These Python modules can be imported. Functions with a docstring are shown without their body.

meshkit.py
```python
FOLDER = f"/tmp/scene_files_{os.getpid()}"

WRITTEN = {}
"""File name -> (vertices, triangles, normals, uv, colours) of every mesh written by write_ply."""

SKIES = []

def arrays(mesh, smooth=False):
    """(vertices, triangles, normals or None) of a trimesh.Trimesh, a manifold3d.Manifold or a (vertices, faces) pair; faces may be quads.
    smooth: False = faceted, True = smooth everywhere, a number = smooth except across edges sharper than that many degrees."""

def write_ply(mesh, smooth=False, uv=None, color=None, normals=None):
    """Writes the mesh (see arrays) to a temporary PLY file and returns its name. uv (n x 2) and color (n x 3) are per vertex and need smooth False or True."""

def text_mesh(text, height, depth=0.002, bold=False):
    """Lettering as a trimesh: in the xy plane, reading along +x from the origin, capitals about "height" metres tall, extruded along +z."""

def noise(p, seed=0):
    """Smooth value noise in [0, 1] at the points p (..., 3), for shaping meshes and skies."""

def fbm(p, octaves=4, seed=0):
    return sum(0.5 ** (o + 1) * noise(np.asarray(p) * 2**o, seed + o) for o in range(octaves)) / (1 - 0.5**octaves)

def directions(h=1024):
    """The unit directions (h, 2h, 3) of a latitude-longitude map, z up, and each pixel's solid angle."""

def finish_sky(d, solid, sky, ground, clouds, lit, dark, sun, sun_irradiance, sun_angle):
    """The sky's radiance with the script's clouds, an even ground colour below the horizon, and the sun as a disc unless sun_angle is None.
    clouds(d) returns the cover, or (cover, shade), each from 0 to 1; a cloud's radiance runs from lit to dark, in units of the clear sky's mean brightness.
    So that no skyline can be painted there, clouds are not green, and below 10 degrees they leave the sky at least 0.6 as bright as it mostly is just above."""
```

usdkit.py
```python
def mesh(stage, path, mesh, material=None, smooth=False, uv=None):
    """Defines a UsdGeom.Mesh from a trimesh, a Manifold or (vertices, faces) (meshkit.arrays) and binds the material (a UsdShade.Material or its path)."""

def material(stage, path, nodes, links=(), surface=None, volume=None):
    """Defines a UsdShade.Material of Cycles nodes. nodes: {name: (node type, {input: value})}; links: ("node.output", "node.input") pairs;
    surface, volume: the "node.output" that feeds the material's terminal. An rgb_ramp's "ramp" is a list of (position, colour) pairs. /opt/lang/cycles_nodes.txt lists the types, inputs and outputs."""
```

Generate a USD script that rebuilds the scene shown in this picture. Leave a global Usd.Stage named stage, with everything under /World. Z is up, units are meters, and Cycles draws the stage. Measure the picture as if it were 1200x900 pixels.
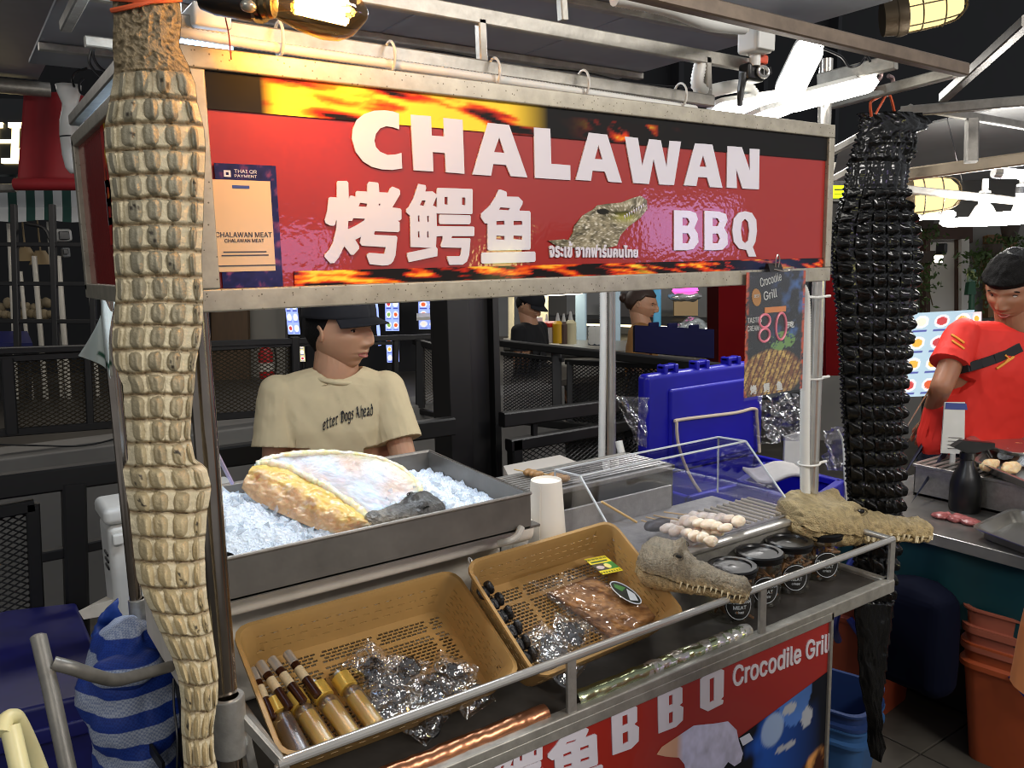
import math, random
import numpy as np, trimesh, manifold3d as m3, usdkit, meshkit
from pxr import Usd, UsdGeom, UsdLux, UsdShade, Gf, Sdf, Vt
from shapely.geometry import Polygon, LineString, MultiPolygon, box as sbox
from shapely.ops import unary_union
from shapely import affinity
from scipy.spatial import ConvexHull
stage = Usd.Stage.CreateInMemory()
UsdGeom.SetStageUpAxis(stage, 'Z')
random.seed(7); rng = np.random.default_rng(7)
stage.DefinePrim('/World', 'Xform'); stage.DefinePrim('/World/Looks', 'Scope')
# ---------------------------------------------------------------- camera
CAM = np.array([-0.2248, -0.8958, 1.55]); YAW, PITCH, ROLL, FPX = 0.6018, 0.148, -0.0214, 964.36
EXPOSURE = 0.15
def _basis():
    f = np.array([math.sin(YAW)*math.cos(PITCH), math.cos(YAW)*math.cos(PITCH), -math.sin(PITCH)])
    r = np.array([math.cos(YAW), -math.sin(YAW), 0.0]); u = np.cross(r, f)
    return f, r*math.cos(ROLL)+u*math.sin(ROLL), -r*math.sin(ROLL)+u*math.cos(ROLL)
FW, RT, UP = _basis()
cam = UsdGeom.Camera.Define(stage, '/World/camera')
cam.CreateHorizontalApertureAttr(36.0); cam.CreateVerticalApertureAttr(27.0)
cam.CreateFocalLengthAttr(FPX*36/1200)
cam.CreateClippingRangeAttr(Gf.Vec2f(0.02, 200)); cam.CreateExposureAttr(EXPOSURE)
_m = np.eye(4); _m[0, :3], _m[1, :3], _m[2, :3], _m[3, :3] = RT, UP, -FW, CAM
cam.AddTransformOp().Set(Gf.Matrix4d(_m.tolist()))
# ---------------------------------------------------------------- light: night sky plus unseen market lamps (the lamps in view carry their own light, in their builders)
dome = UsdLux.DomeLight.Define(stage, '/World/night_sky'); dome.CreateIntensityAttr(0.095); dome.CreateColorAttr(Gf.Vec3f(0.92, 0.95, 1.0))
def rect_lamp(path, pos, target, w, h, power, color):
    l = UsdLux.RectLight.Define(stage, path); l.CreateWidthAttr(w); l.CreateHeightAttr(h)
    l.CreateIntensityAttr(power); l.CreateColorAttr(Gf.Vec3f(*color))
    z = np.asarray(pos, float)-np.asarray(target, float); z /= np.linalg.norm(z)
    x = np.cross([0, 0, 1.0] if abs(z[2]) < .99 else [0, 1.0, 0], z); x /= np.linalg.norm(x); y = np.cross(z, x)
    m = np.eye(4); m[0, :3], m[1, :3], m[2, :3], m[3, :3] = x, y, z, pos
    l.AddTransformOp().Set(Gf.Matrix4d(m.tolist()))
    return l
# unseen lamps over the aisle on the viewer's side, and under the neighbouring canopies
rect_lamp('/World/aisle_lamp', (-1.5, -2.2, 2.9), (0.2, 0, 1.1), 1.2, 0.5, 9, (1.0, 0.93, 0.84))  # out of view behind the viewer, lights the stall front from the left
rect_lamp('/World/aisle_lamp_001', (1.6, -2.4, 2.8), (0.5, 0, 1.0), 1.2, 0.5, 30, (1.0, 0.95, 0.9))  # out of view behind the viewer, lights the stall front from the right
rect_lamp('/World/canopy_lamp', (0.45, 0.42, 1.98), (0.45, 0.42, 0), 0.9, 0.06, 56, (0.86, 0.93, 1.0))  # unseen behind the sign, placed to light the ice tray and the seller
rect_lamp('/World/neighbour_lamp', (2.5, 1.1, 2.15), (2.5, 1.1, 0), 0.9, 0.25, 26, (1.0, 0.98, 0.95))  # unseen, lights the neighbouring table from above
rect_lamp('/World/walkway_lamp', (0.0, 3.4, 2.5), (0.0, 3.2, 0), 1.6, 0.3, 8, (1.0, 0.93, 0.85))  # unseen, lights the walkway wall behind the seller
rect_lamp('/World/terrace_lamp', (5.2, 2.2, 2.75), (6.8, 2.7, 1.5), 1.2, 0.3, 75, (1.0, 0.93, 0.82))  # unseen, placed to brighten the right wall and its plants
rect_lamp('/World/walkway_lamp_001', (3.2, 5.6, 2.7), (3.2, 5.6, 0), 1.8, 0.3, 16, (1.0, 0.95, 0.88))  # unseen, lights the shop behind the far railing
# unseen lamps standing for lit boards across the aisle, mirrored in the laminated sign
rect_lamp('/World/lit_board_across', (2.85, -3.2, 1.53), (2.85, 0, 1.53), 0.85, 0.26, 9, (1.0, 0.92, 0.30))
rect_lamp('/World/lit_board_across_001', (4.1, -3.2, 1.75), (4.1, 0, 1.75), 0.9, 0.36, 5, (0.62, 0.45, 1.0))
rect_lamp('/World/lit_board_across_002', (1.25, -3.2, 1.62), (1.25, 0, 1.62), 0.45, 0.22, 4, (0.7, 0.45, 0.9))
# ---------------------------------------------------------------- pixels of the 1200 x 900 picture to points of the place
def ray(px, py): return FW+RT*(px-600)/FPX-UP*(py-450)/FPX
def W(px, py, t): return CAM+ray(px, py)*t
def onY(px, py, y): d = ray(px, py); return CAM+d*((y-CAM[1])/d[1])
def onX(px, py, x): d = ray(px, py); return CAM+d*((x-CAM[0])/d[0])
def onZ(px, py, z): d = ray(px, py); return CAM+d*((z-CAM[2])/d[2])
def onP(px, py, o, n): d = ray(px, py); return CAM+d*(np.dot(np.asarray(o)-CAM, n)/np.dot(d, n))
# ---------------------------------------------------------------- scene tree
_names = {}
def uniq(parent, name):
    k = (str(parent), name); i = _names.get(k, -1)+1; _names[k] = i
    return f'{parent}/{name}' if i == 0 else f'{parent}/{name}_{i:03d}'
def tag(prim, label=None, cat=None, group=None, kind=None):
    for k, v in (('label', label), ('category', cat), ('group', group), ('kind', kind)):
        if v: prim.SetCustomDataByKey(k, v)
class T:
    def __init__(s, path, mtx): s.path, s.inv, s.mtx = path, np.linalg.inv(mtx), mtx
def mtx(loc=(0, 0, 0), rz=0.0, axes=None):
    m = np.eye(4)
    if axes is not None: m[:3, 0], m[:3, 1], m[:3, 2] = axes
    else:
        c, s = math.cos(rz), math.sin(rz); m[:2, :2] = [[c, -s], [s, c]]
    m[:3, 3] = loc
    return m
def frame(z, x=(1, 0, 0)):
    z = np.asarray(z, float); z = z/np.linalg.norm(z); x = np.asarray(x, float); x = x-z*np.dot(x, z)
    if np.linalg.norm(x) < 1e-6: x = np.cross(z, [0, 1, 0.3])
    x /= np.linalg.norm(x)
    return x, np.cross(z, x), z
def thing(name, label, cat, m=None, group=None, kind=None):
    """An Xform at the thing's base; its parts follow. m: 4x4 or a location."""
    m = np.eye(4) if m is None else (mtx(m) if np.ndim(m) == 1 else np.asarray(m, float))
    x = UsdGeom.Xform.Define(stage, uniq('/World', name)); x.AddTransformOp().Set(Gf.Matrix4d(m.T.tolist()))
    tag(x.GetPrim(), label, cat, group, kind)
    return T(str(x.GetPath()), m)
def tri(mesh):
    if hasattr(mesh, 'to_mesh'):
        q = mesh.to_mesh(); return trimesh.Trimesh(q.vert_properties[:, :3].copy(), q.tri_verts.copy(), process=False)
    if isinstance(mesh, (tuple, list)) and not isinstance(mesh[0], trimesh.Trimesh):
        return trimesh.Trimesh(np.asarray(mesh[0], float), np.asarray(mesh[1]), process=False)
    if isinstance(mesh, list): return trimesh.util.concatenate(mesh)
    return mesh
def _define(path, mesh, mat, smooth, col):
    if col is not None:
        m = usdkit.mesh(stage, path, mesh, mat, smooth=True)
        UsdGeom.PrimvarsAPI(m).CreatePrimvar('tint', Sdf.ValueTypeNames.Color3fArray, 'vertex').Set(Vt.Vec3fArray.FromNumpy(np.asarray(col, np.float32)))
    else: m = usdkit.mesh(stage, path, mesh, mat, smooth=smooth)
    return m
def part(t, name, mesh, mat, smooth=30, local=False, label=None, col=None, sub=None, kind=None):
    """A mesh under a thing (or, with sub, under one of its parts). World coordinates unless local."""
    mesh = tri(mesh).copy()
    if not local: mesh.apply_transform(t.inv)
    path = uniq(sub or t.path, name)
    m = _define(path, mesh, mat, smooth, col)
    tag(m.GetPrim(), label, None, None, kind)
    return path
def one(name, label, cat, mesh, mat, smooth=30, group=None, kind=None, col=None):
    """A thing that is a single mesh (world coordinates)."""
    p = uniq('/World', name); m = _define(p, tri(mesh), mat, smooth, col)
    tag(m.GetPrim(), label, cat, group, kind)
    return p
def struct(name, mesh, mat, smooth=30, label=None):
    p = uniq('/World', name); m = usdkit.mesh(stage, p, tri(mesh), mat, smooth=smooth)
    tag(m.GetPrim(), label, None, None, 'structure'); return T(p, np.eye(4))
def copy(t, m, label, group=None):
    was = stage.GetPrimAtPath(t.path); cd = was.GetCustomData(); base = t.path.split('/')[-1].rstrip('0123456789').rstrip('_')
    m = mtx(m) if np.ndim(m) == 1 else np.asarray(m, float)
    x = UsdGeom.Xform.Define(stage, uniq('/World', base))
    x.GetPrim().GetReferences().AddInternalReference(t.path)
    x.ClearXformOpOrder() if False else None
    op = x.GetPrim().GetAttribute('xformOp:transform'); op.Set(Gf.Matrix4d(m.T.tolist()))
    x.GetPrim().SetInstanceable(True); tag(x.GetPrim(), label, cd.get('category'), group or cd.get('group'))
    return T(str(x.GetPath()), m)
# ---------------------------------------------------------------- shapes
def box(lo, hi):
    lo, hi = np.minimum(lo, hi), np.maximum(lo, hi); b = trimesh.creation.box(hi-lo); b.apply_translation((lo+hi)/2); return b
def rbox(lo, hi, r=.004, seg=2):
    lo, hi = np.minimum(lo, hi).astype(float), np.maximum(lo, hi).astype(float); r = min(r, (hi-lo).min()*.49)
    s = trimesh.creation.icosphere(seg-1 if seg > 1 else 1, r); pts = []
    for i in range(8):
        c = [lo[k]+r if not (i >> k) & 1 else hi[k]-r for k in range(3)]; pts.append(s.vertices+c)
    return hullmesh(np.vstack(pts))
def hullmesh(p):
    h = trimesh.convex.convex_hull(np.asarray(p)); return h
def obox(c, ax, half):
    """Box with centre c, axes (3 vectors), half sizes."""
    b = trimesh.creation.box([2*h for h in half]); m = np.eye(4); m[:3, 0], m[:3, 1], m[:3, 2] = ax; m[:3, 3] = c
    b.apply_transform(m); return b
def bar(a, b, w, h=None, up=(0, 0, 1)):
    """Square tube from a to b, w across, h tall."""
    a, b = np.asarray(a, float), np.asarray(b, float); h = h or w; d = b-a; L = np.linalg.norm(d); x = d/L
    u = np.asarray(up, float); u = u-x*np.dot(u, x)
    if np.linalg.norm(u) < 1e-4: u = np.array([1.0, 0, 0])-x*x[0]
    u /= np.linalg.norm(u); v = np.cross(u, x)
    c = min(w, h)*.12; pts = []
    for sx, e in ((-1, 0), (1, 0)):
        for (p, q) in ((w/2-c, h/2), (w/2, h/2-c), (w/2, -h/2+c), (w/2-c, -h/2), (-w/2+c, -h/2), (-w/2, -h/2+c), (-w/2, h/2-c), (-w/2+c, h/2)):
            pts.append((a+b)/2+x*sx*L/2+v*p+u*q)
    return hullmesh(pts)
def rod(a, b, r, n=16, r2=None):
    return tube([a, b], r if r2 is None else [r, r2], n)
def tube(path, r, n=12, closed=False, caps=True):
    p = np.asarray(path, float); k = len(p); r = np.broadcast_to(np.asarray(r, float), (k,))
    d = np.gradient(p, axis=0) if not closed else np.roll(p, -1, 0)-np.roll(p, 1, 0)
    d /= np.linalg.norm(d, axis=1, keepdims=True)+1e-12
    x = np.cross(d[0], [0, 0, 1.0] if abs(d[0][2]) < .9 else [1.0, 0, 0]); x /= np.linalg.norm(x); vs = []
    an = np.linspace(0, 2*np.pi, n, endpoint=False)
    for i in range(k):
        x = x-d[i]*np.dot(x, d[i]); x /= np.linalg.norm(x); y = np.cross(d[i], x)
        vs.append(p[i]+r[i]*(np.cos(an)[:, None]*x+np.sin(an)[:, None]*y))
    v = np.vstack(vs); f = []
    for i in range(k if closed else k-1):
        a, b = i*n, ((i+1) % k)*n
        for j in range(n):
            j2 = (j+1) % n; f += [[a+j, a+j2, b+j2], [a+j, b+j2, b+j]]
    if caps and not closed:
        v = np.vstack([v, p[0], p[-1]]); c0, c1 = len(v)-2, len(v)-1; e = (k-1)*n
        for j in range(n):
            j2 = (j+1) % n; f += [[c0, j2, j], [c1, e+j, e+j2]]
    return trimesh.Trimesh(v, f, process=False)
def smoothpath(p, n=8):
    """Catmull-Rom through the points."""
    p = np.asarray(p, float); q = np.vstack([2*p[0]-p[1], p, 2*p[-1]-p[-2]]); out = []
    for i in range(1, len(q)-2):
        for t in np.linspace(0, 1, n, endpoint=False):
            a, b, c, d = q[i-1:i+3]; out.append(.5*((2*b)+(c-a)*t+(2*a-5*b+4*c-d)*t*t+(3*b-3*c+d-a)*t**3))
    out.append(p[-1]); return np.array(out)
def lathe(prof, n=32, m=None):
    """Profile of (radius, height) about z."""
    pr = np.asarray(prof, float); an = np.linspace(0, 2*np.pi, n, endpoint=False); k = len(pr)
    v = np.stack([pr[:, 0, None]*np.cos(an), pr[:, 0, None]*np.sin(an), np.repeat(pr[:, 1, None], n, 1)], -1).reshape(-1, 3); f = []
    for i in range(k-1):
        for j in range(n):
            j2 = (j+1) % n; a, b = i*n, (i+1)*n; f += [[a+j, a+j2, b+j2], [a+j, b+j2, b+j]]
    o = trimesh.Trimesh(v, f, process=False); o.merge_vertices(); o.update_faces(o.nondegenerate_faces())
    if m is not None: o.apply_transform(m)
    return o
def prism(poly, h, m=None, z0=0.0):
    """shapely polygon(s) extruded along z."""
    gs = [g for g in getattr(poly, 'geoms', [poly]) if g.area > 1e-12]
    o = trimesh.util.concatenate([trimesh.creation.extrude_polygon(g, h, engine='earcut') for g in gs])
    if z0: o.apply_translation([0, 0, z0])
    if m is not None: o.apply_transform(m)
    return o
def grid(fn, nu, nv, thick=None, closed_u=False):
    """Surface fn(u, v) -> (..., 3) on a grid; thick: gives it a back side this far along the normals."""
    u, v = np.meshgrid(np.linspace(0, 1, nu), np.linspace(0, 1, nv), indexing='ij'); p = np.asarray(fn(u, v)).reshape(-1, 3)
    i = np.arange(nu*nv).reshape(nu, nv); q = np.stack([i[:-1, :-1], i[1:, :-1], i[1:, 1:], i[:-1, 1:]], -1).reshape(-1, 4)
    f = np.vstack([q[:, [0, 1, 2]], q[:, [0, 2, 3]]]); o = trimesh.Trimesh(p, f, process=False)
    if thick is not None:
        b = p-o.vertex_normals*thick; n = len(p); ring = np.concatenate([i[:, 0], i[-1, 1:], i[-2::-1, -1], i[0, -2:0:-1]])
        r2 = np.roll(ring, -1); side = np.vstack([np.stack([ring, r2+n, r2], 1), np.stack([ring, ring+n, r2+n], 1)])
        o = trimesh.Trimesh(np.vstack([p, b]), np.vstack([f, f[:, ::-1]+n, side]), process=False)
        trimesh.repair.fix_normals(o) if nu*nv < 4000 else None
    return o
def ell(c, r, sub=2, ax=None):
    s = trimesh.creation.icosphere(sub); s.vertices = s.vertices*np.asarray(r)
    if ax is not None: s.vertices = s.vertices@np.asarray(ax)
    s.apply_translation(c); return s
def man(mesh):
    mesh = tri(mesh); return m3.Manifold(m3.Mesh(np.asarray(mesh.vertices, np.float32), np.asarray(mesh.faces, np.uint32)))
def union(ms): return m3.Manifold.batch_boolean([m if isinstance(m, m3.Manifold) else man(m) for m in ms], m3.OpType.Add)
def smooth_solid(ms, edge, it=12):
    o = tri(union(ms).refine_to_length(edge)); o.merge_vertices(); trimesh.smoothing.filter_taubin(o, iterations=it); return o
def bone(a, ra, b, rb, sub=2):
    s = trimesh.creation.icosphere(sub).vertices; return man(hullmesh(np.vstack([s*ra+a, s*rb+b])))
def fbm(p, s=1.0, o=4, seed=0): return meshkit.fbm(np.asarray(p)*s+37.7, o, seed)-.5
def rough(mesh, amp, scale, o=3, seed=0):
    mesh.vertices = mesh.vertices+mesh.vertex_normals*(fbm(mesh.vertices, scale, o, seed)*2*amp)[:, None]; return mesh
# ---------------------------------------------------------------- materials (sRGB 0..255 in)
def lin(c): c = np.asarray(c, float)/255; return tuple(np.where(c <= .04045, c/12.92, ((c+.055)/1.055)**2.4))
MM = {}
def mat(name, c, rough=.5, metal=0.0, var=0.0, scale=20.0, bump=0.0, bscale=None, det=4.0, stretch=(1, 1, 1), c2=None, spots=None, **pb):
    """Principled, with a noise between c and c2 (or c darkened by var) and a noise bump."""
    if name in MM: return MM[name]
    n = {'p': ('principled_bsdf', {'base_color': lin(c), 'roughness': rough, 'metallic': metal, **pb})}; l = []
    if var or c2 is not None or bump or spots:
        n['g'] = ('geometry', {}); n['mp'] = ('mapping', {'scale': stretch}); l.append(('g.position', 'mp.vector'))
    if var or c2 is not None:
        a, b = lin(c), lin(c2) if c2 is not None else tuple(x*(1-var) for x in lin(c))
        n['n'] = ('noise_texture', {'scale': scale, 'detail': det, 'roughness': .6}); n['r'] = ('rgb_ramp', {'ramp': [(.3, a), (.7, b)]})
        l += [('mp.vector', 'n.vector'), ('n.fac', 'r.fac')]
        top = 'r.color'
        if spots:
            n['v'] = ('voronoi_texture', {'scale': spots[0]}); n['vr'] = ('rgb_ramp', {'ramp': [(spots[1], (0, 0, 0)), (spots[1]+.05, (1, 1, 1))]})
            n['mx'] = ('mix', {'color1': lin(spots[2])}); l += [('mp.vector', 'v.vector'), ('v.distance', 'vr.fac'), ('vr.color', 'mx.fac'), (top, 'mx.color2')]; top = 'mx.color'
        l.append((top, 'p.base_color'))
    if bump:
        n['bn'] = ('noise_texture', {'scale': bscale or scale, 'detail': 3.0}); n['b'] = ('bump', {'strength': min(1, bump), 'distance': .004})
        l += [('mp.vector', 'bn.vector'), ('bn.fac', 'b.height'), ('b.normal', 'p.normal')]
    MM[name] = usdkit.material(stage, '/World/Looks/'+name, n, l, surface='p.BSDF'); return MM[name]
def tint(name, rough=.5, metal=0.0, bump=0.0, bscale=200.0, emit=0.0, **pb):
    """Colour printed or grown per vertex (primvar tint)."""
    if name in MM: return MM[name]
    n = {'p': ('principled_bsdf', {'roughness': rough, 'metallic': metal, **pb}), 'a': ('attribute', {'attribute': 'tint'})}; l = [('a.color', 'p.base_color')]
    if emit: n['p'][1]['emission_strength'] = emit; l.append(('a.color', 'p.emission_color'))
    if bump:
        n['g'] = ('geometry', {}); n['bn'] = ('noise_texture', {'scale': bscale, 'detail': 3.0}); n['b'] = ('bump', {'strength': bump, 'distance': .004})
        l += [('g.position', 'bn.vector'), ('bn.fac', 'b.height'), ('b.normal', 'p.normal')]
    MM[name] = usdkit.material(stage, '/World/Looks/'+name, n, l, surface='p.BSDF'); return MM[name]
def glow(name, c, s):
    if name not in MM: MM[name] = usdkit.material(stage, '/World/Looks/'+name, {'e': ('emission', {'color': lin(c), 'strength': s})}, [], surface='e.emission')
    return MM[name]
def film(name, c=(255, 255, 255), rough=.03, gloss=None, bump=0.0, bscale=120.0, ior=1.5):
    """Clear pane or film: transparency mixed with gloss by fresnel."""
    if name in MM: return MM[name]
    n = {'t': ('transparent_bsdf', {'color': lin(c)}), 'g': ('glossy_bsdf', {'color': (1, 1, 1), 'roughness': rough}), 'f': ('fresnel', {'IOR': ior}), 'm': ('mix_closure', {})}
    l = [('t.BSDF', 'm.closure1'), ('g.BSDF', 'm.closure2')]
    # seen from inside the sheet only the even gloss counts (no false total reflection in a thin pane)
    n['gb'] = ('geometry', {}); n['nb'] = ('math', {'math_type': 'subtract', 'value1': 1.0}); n['fm'] = ('math', {'math_type': 'multiply'}); n['k'] = ('math', {'math_type': 'add', 'value2': gloss or 0.0, 'use_clamp': True})
    l += [('gb.backfacing', 'nb.value2'), ('f.fac', 'fm.value1'), ('nb.value', 'fm.value2'), ('fm.value', 'k.value1'), ('k.value', 'm.fac')]
    if bump:
        n['o'] = ('geometry', {}); n['bn'] = ('noise_texture', {'scale': bscale, 'detail': 2.0}); n['b'] = ('bump', {'strength': bump, 'distance': .004})
        l += [('o.position', 'bn.vector'), ('bn.fac', 'b.height'), ('b.normal', 'g.normal'), ('b.normal', 'f.normal')]
    MM[name] = usdkit.material(stage, '/World/Looks/'+name, n, l, surface='m.closure'); return MM[name]
steel = lambda: mat('brushed_steel', (168, 165, 158), .36, .6, var=.25, scale=60, bump=.12, bscale=160)
chrome = lambda: mat('chrome', (196, 193, 186), .2, .72, var=.12, scale=30)
alu = lambda: mat('worn_aluminium', (160, 157, 148), .45, .5, var=.35, scale=35, bump=.1, bscale=120)
galv = lambda: mat('galvanised_tube', (150, 146, 138), .45, .5, var=.35, scale=28)
black_paint = lambda: mat('black_painted_steel', (15, 14, 14), .5, .0, var=.35, scale=25)
white_plastic = lambda: mat('white_plastic', (205, 205, 200), .4, var=.08, scale=15)
black_plastic = lambda: mat('black_plastic', (18, 18, 19), .35)
def quad3(pts, n, push=0.0):
    return [np.asarray(p)+np.asarray(n)*push for p in pts]
def slab(corners, thick, n=None):
    """Flat board through 4 (or more, convex) corner points, thickened away from n."""
    c = np.asarray(corners, float)
    if n is None: n = np.cross(c[1]-c[0], c[2]-c[0]); n = n/np.linalg.norm(n)
    return hullmesh(np.vstack([c, c-np.asarray(n)*thick]))
def print_grid(o, ex, ez, nu, nv, fn, mat_, t, name, thick=.0006, sub=None, label=None, nrm=None):
    """A printed sheet: origin o (bottom left), edges ex (right) and ez (up); fn(u, v) -> linear rgb. Flat print only."""
    u, v = np.meshgrid(np.linspace(0, 1, nu), np.linspace(0, 1, nv), indexing='ij')
    n = np.cross(ex, ez); n /= np.linalg.norm(n)
    p = (np.asarray(o)+u[..., None]*ex+v[..., None]*ez+n*thick).reshape(-1, 3)
    i = np.arange(nu*nv).reshape(nu, nv); q = np.stack([i[:-1, :-1], i[1:, :-1], i[1:, 1:], i[:-1, 1:]], -1).reshape(-1, 4)
    c = np.asarray(fn(u, v)).reshape(-1, 3)
    nn = len(p); ring = np.concatenate([i[:, 0], i[-1, 1:], i[-2::-1, -1], i[0, -2:0:-1]]); r2 = np.roll(ring, -1)
    f = np.vstack([q[:, [0, 1, 2]], q[:, [0, 2, 3]], np.stack([ring+nn, r2+nn, r2], 1), np.stack([ring+nn, r2, ring], 1), q[:, [0, 2, 1]]+nn, q[:, [0, 3, 2]]+nn])
    m = trimesh.Trimesh(np.vstack([p, p-n*thick]), f, process=False)
    # flat shading for print: own normals
    m.apply_transform(t.inv); path = uniq(sub or t.path, name)
    g = usdkit.mesh(stage, path, m, mat_, smooth=False)
    UsdGeom.PrimvarsAPI(g).CreatePrimvar('tint', Sdf.ValueTypeNames.Color3fArray, 'vertex').Set(Vt.Vec3fArray.FromNumpy(np.vstack([c, c]).astype(np.float32)))
    tag(g.GetPrim(), label); return path
def paint(img, mask, c):
    img[mask] = lin(c); return img
def vnoise(u, v, s, seed=0, o=4): return meshkit.fbm(np.stack([u*s, v*s, np.zeros_like(u)+seed*7.3], -1)+11.1, o, seed)
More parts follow.
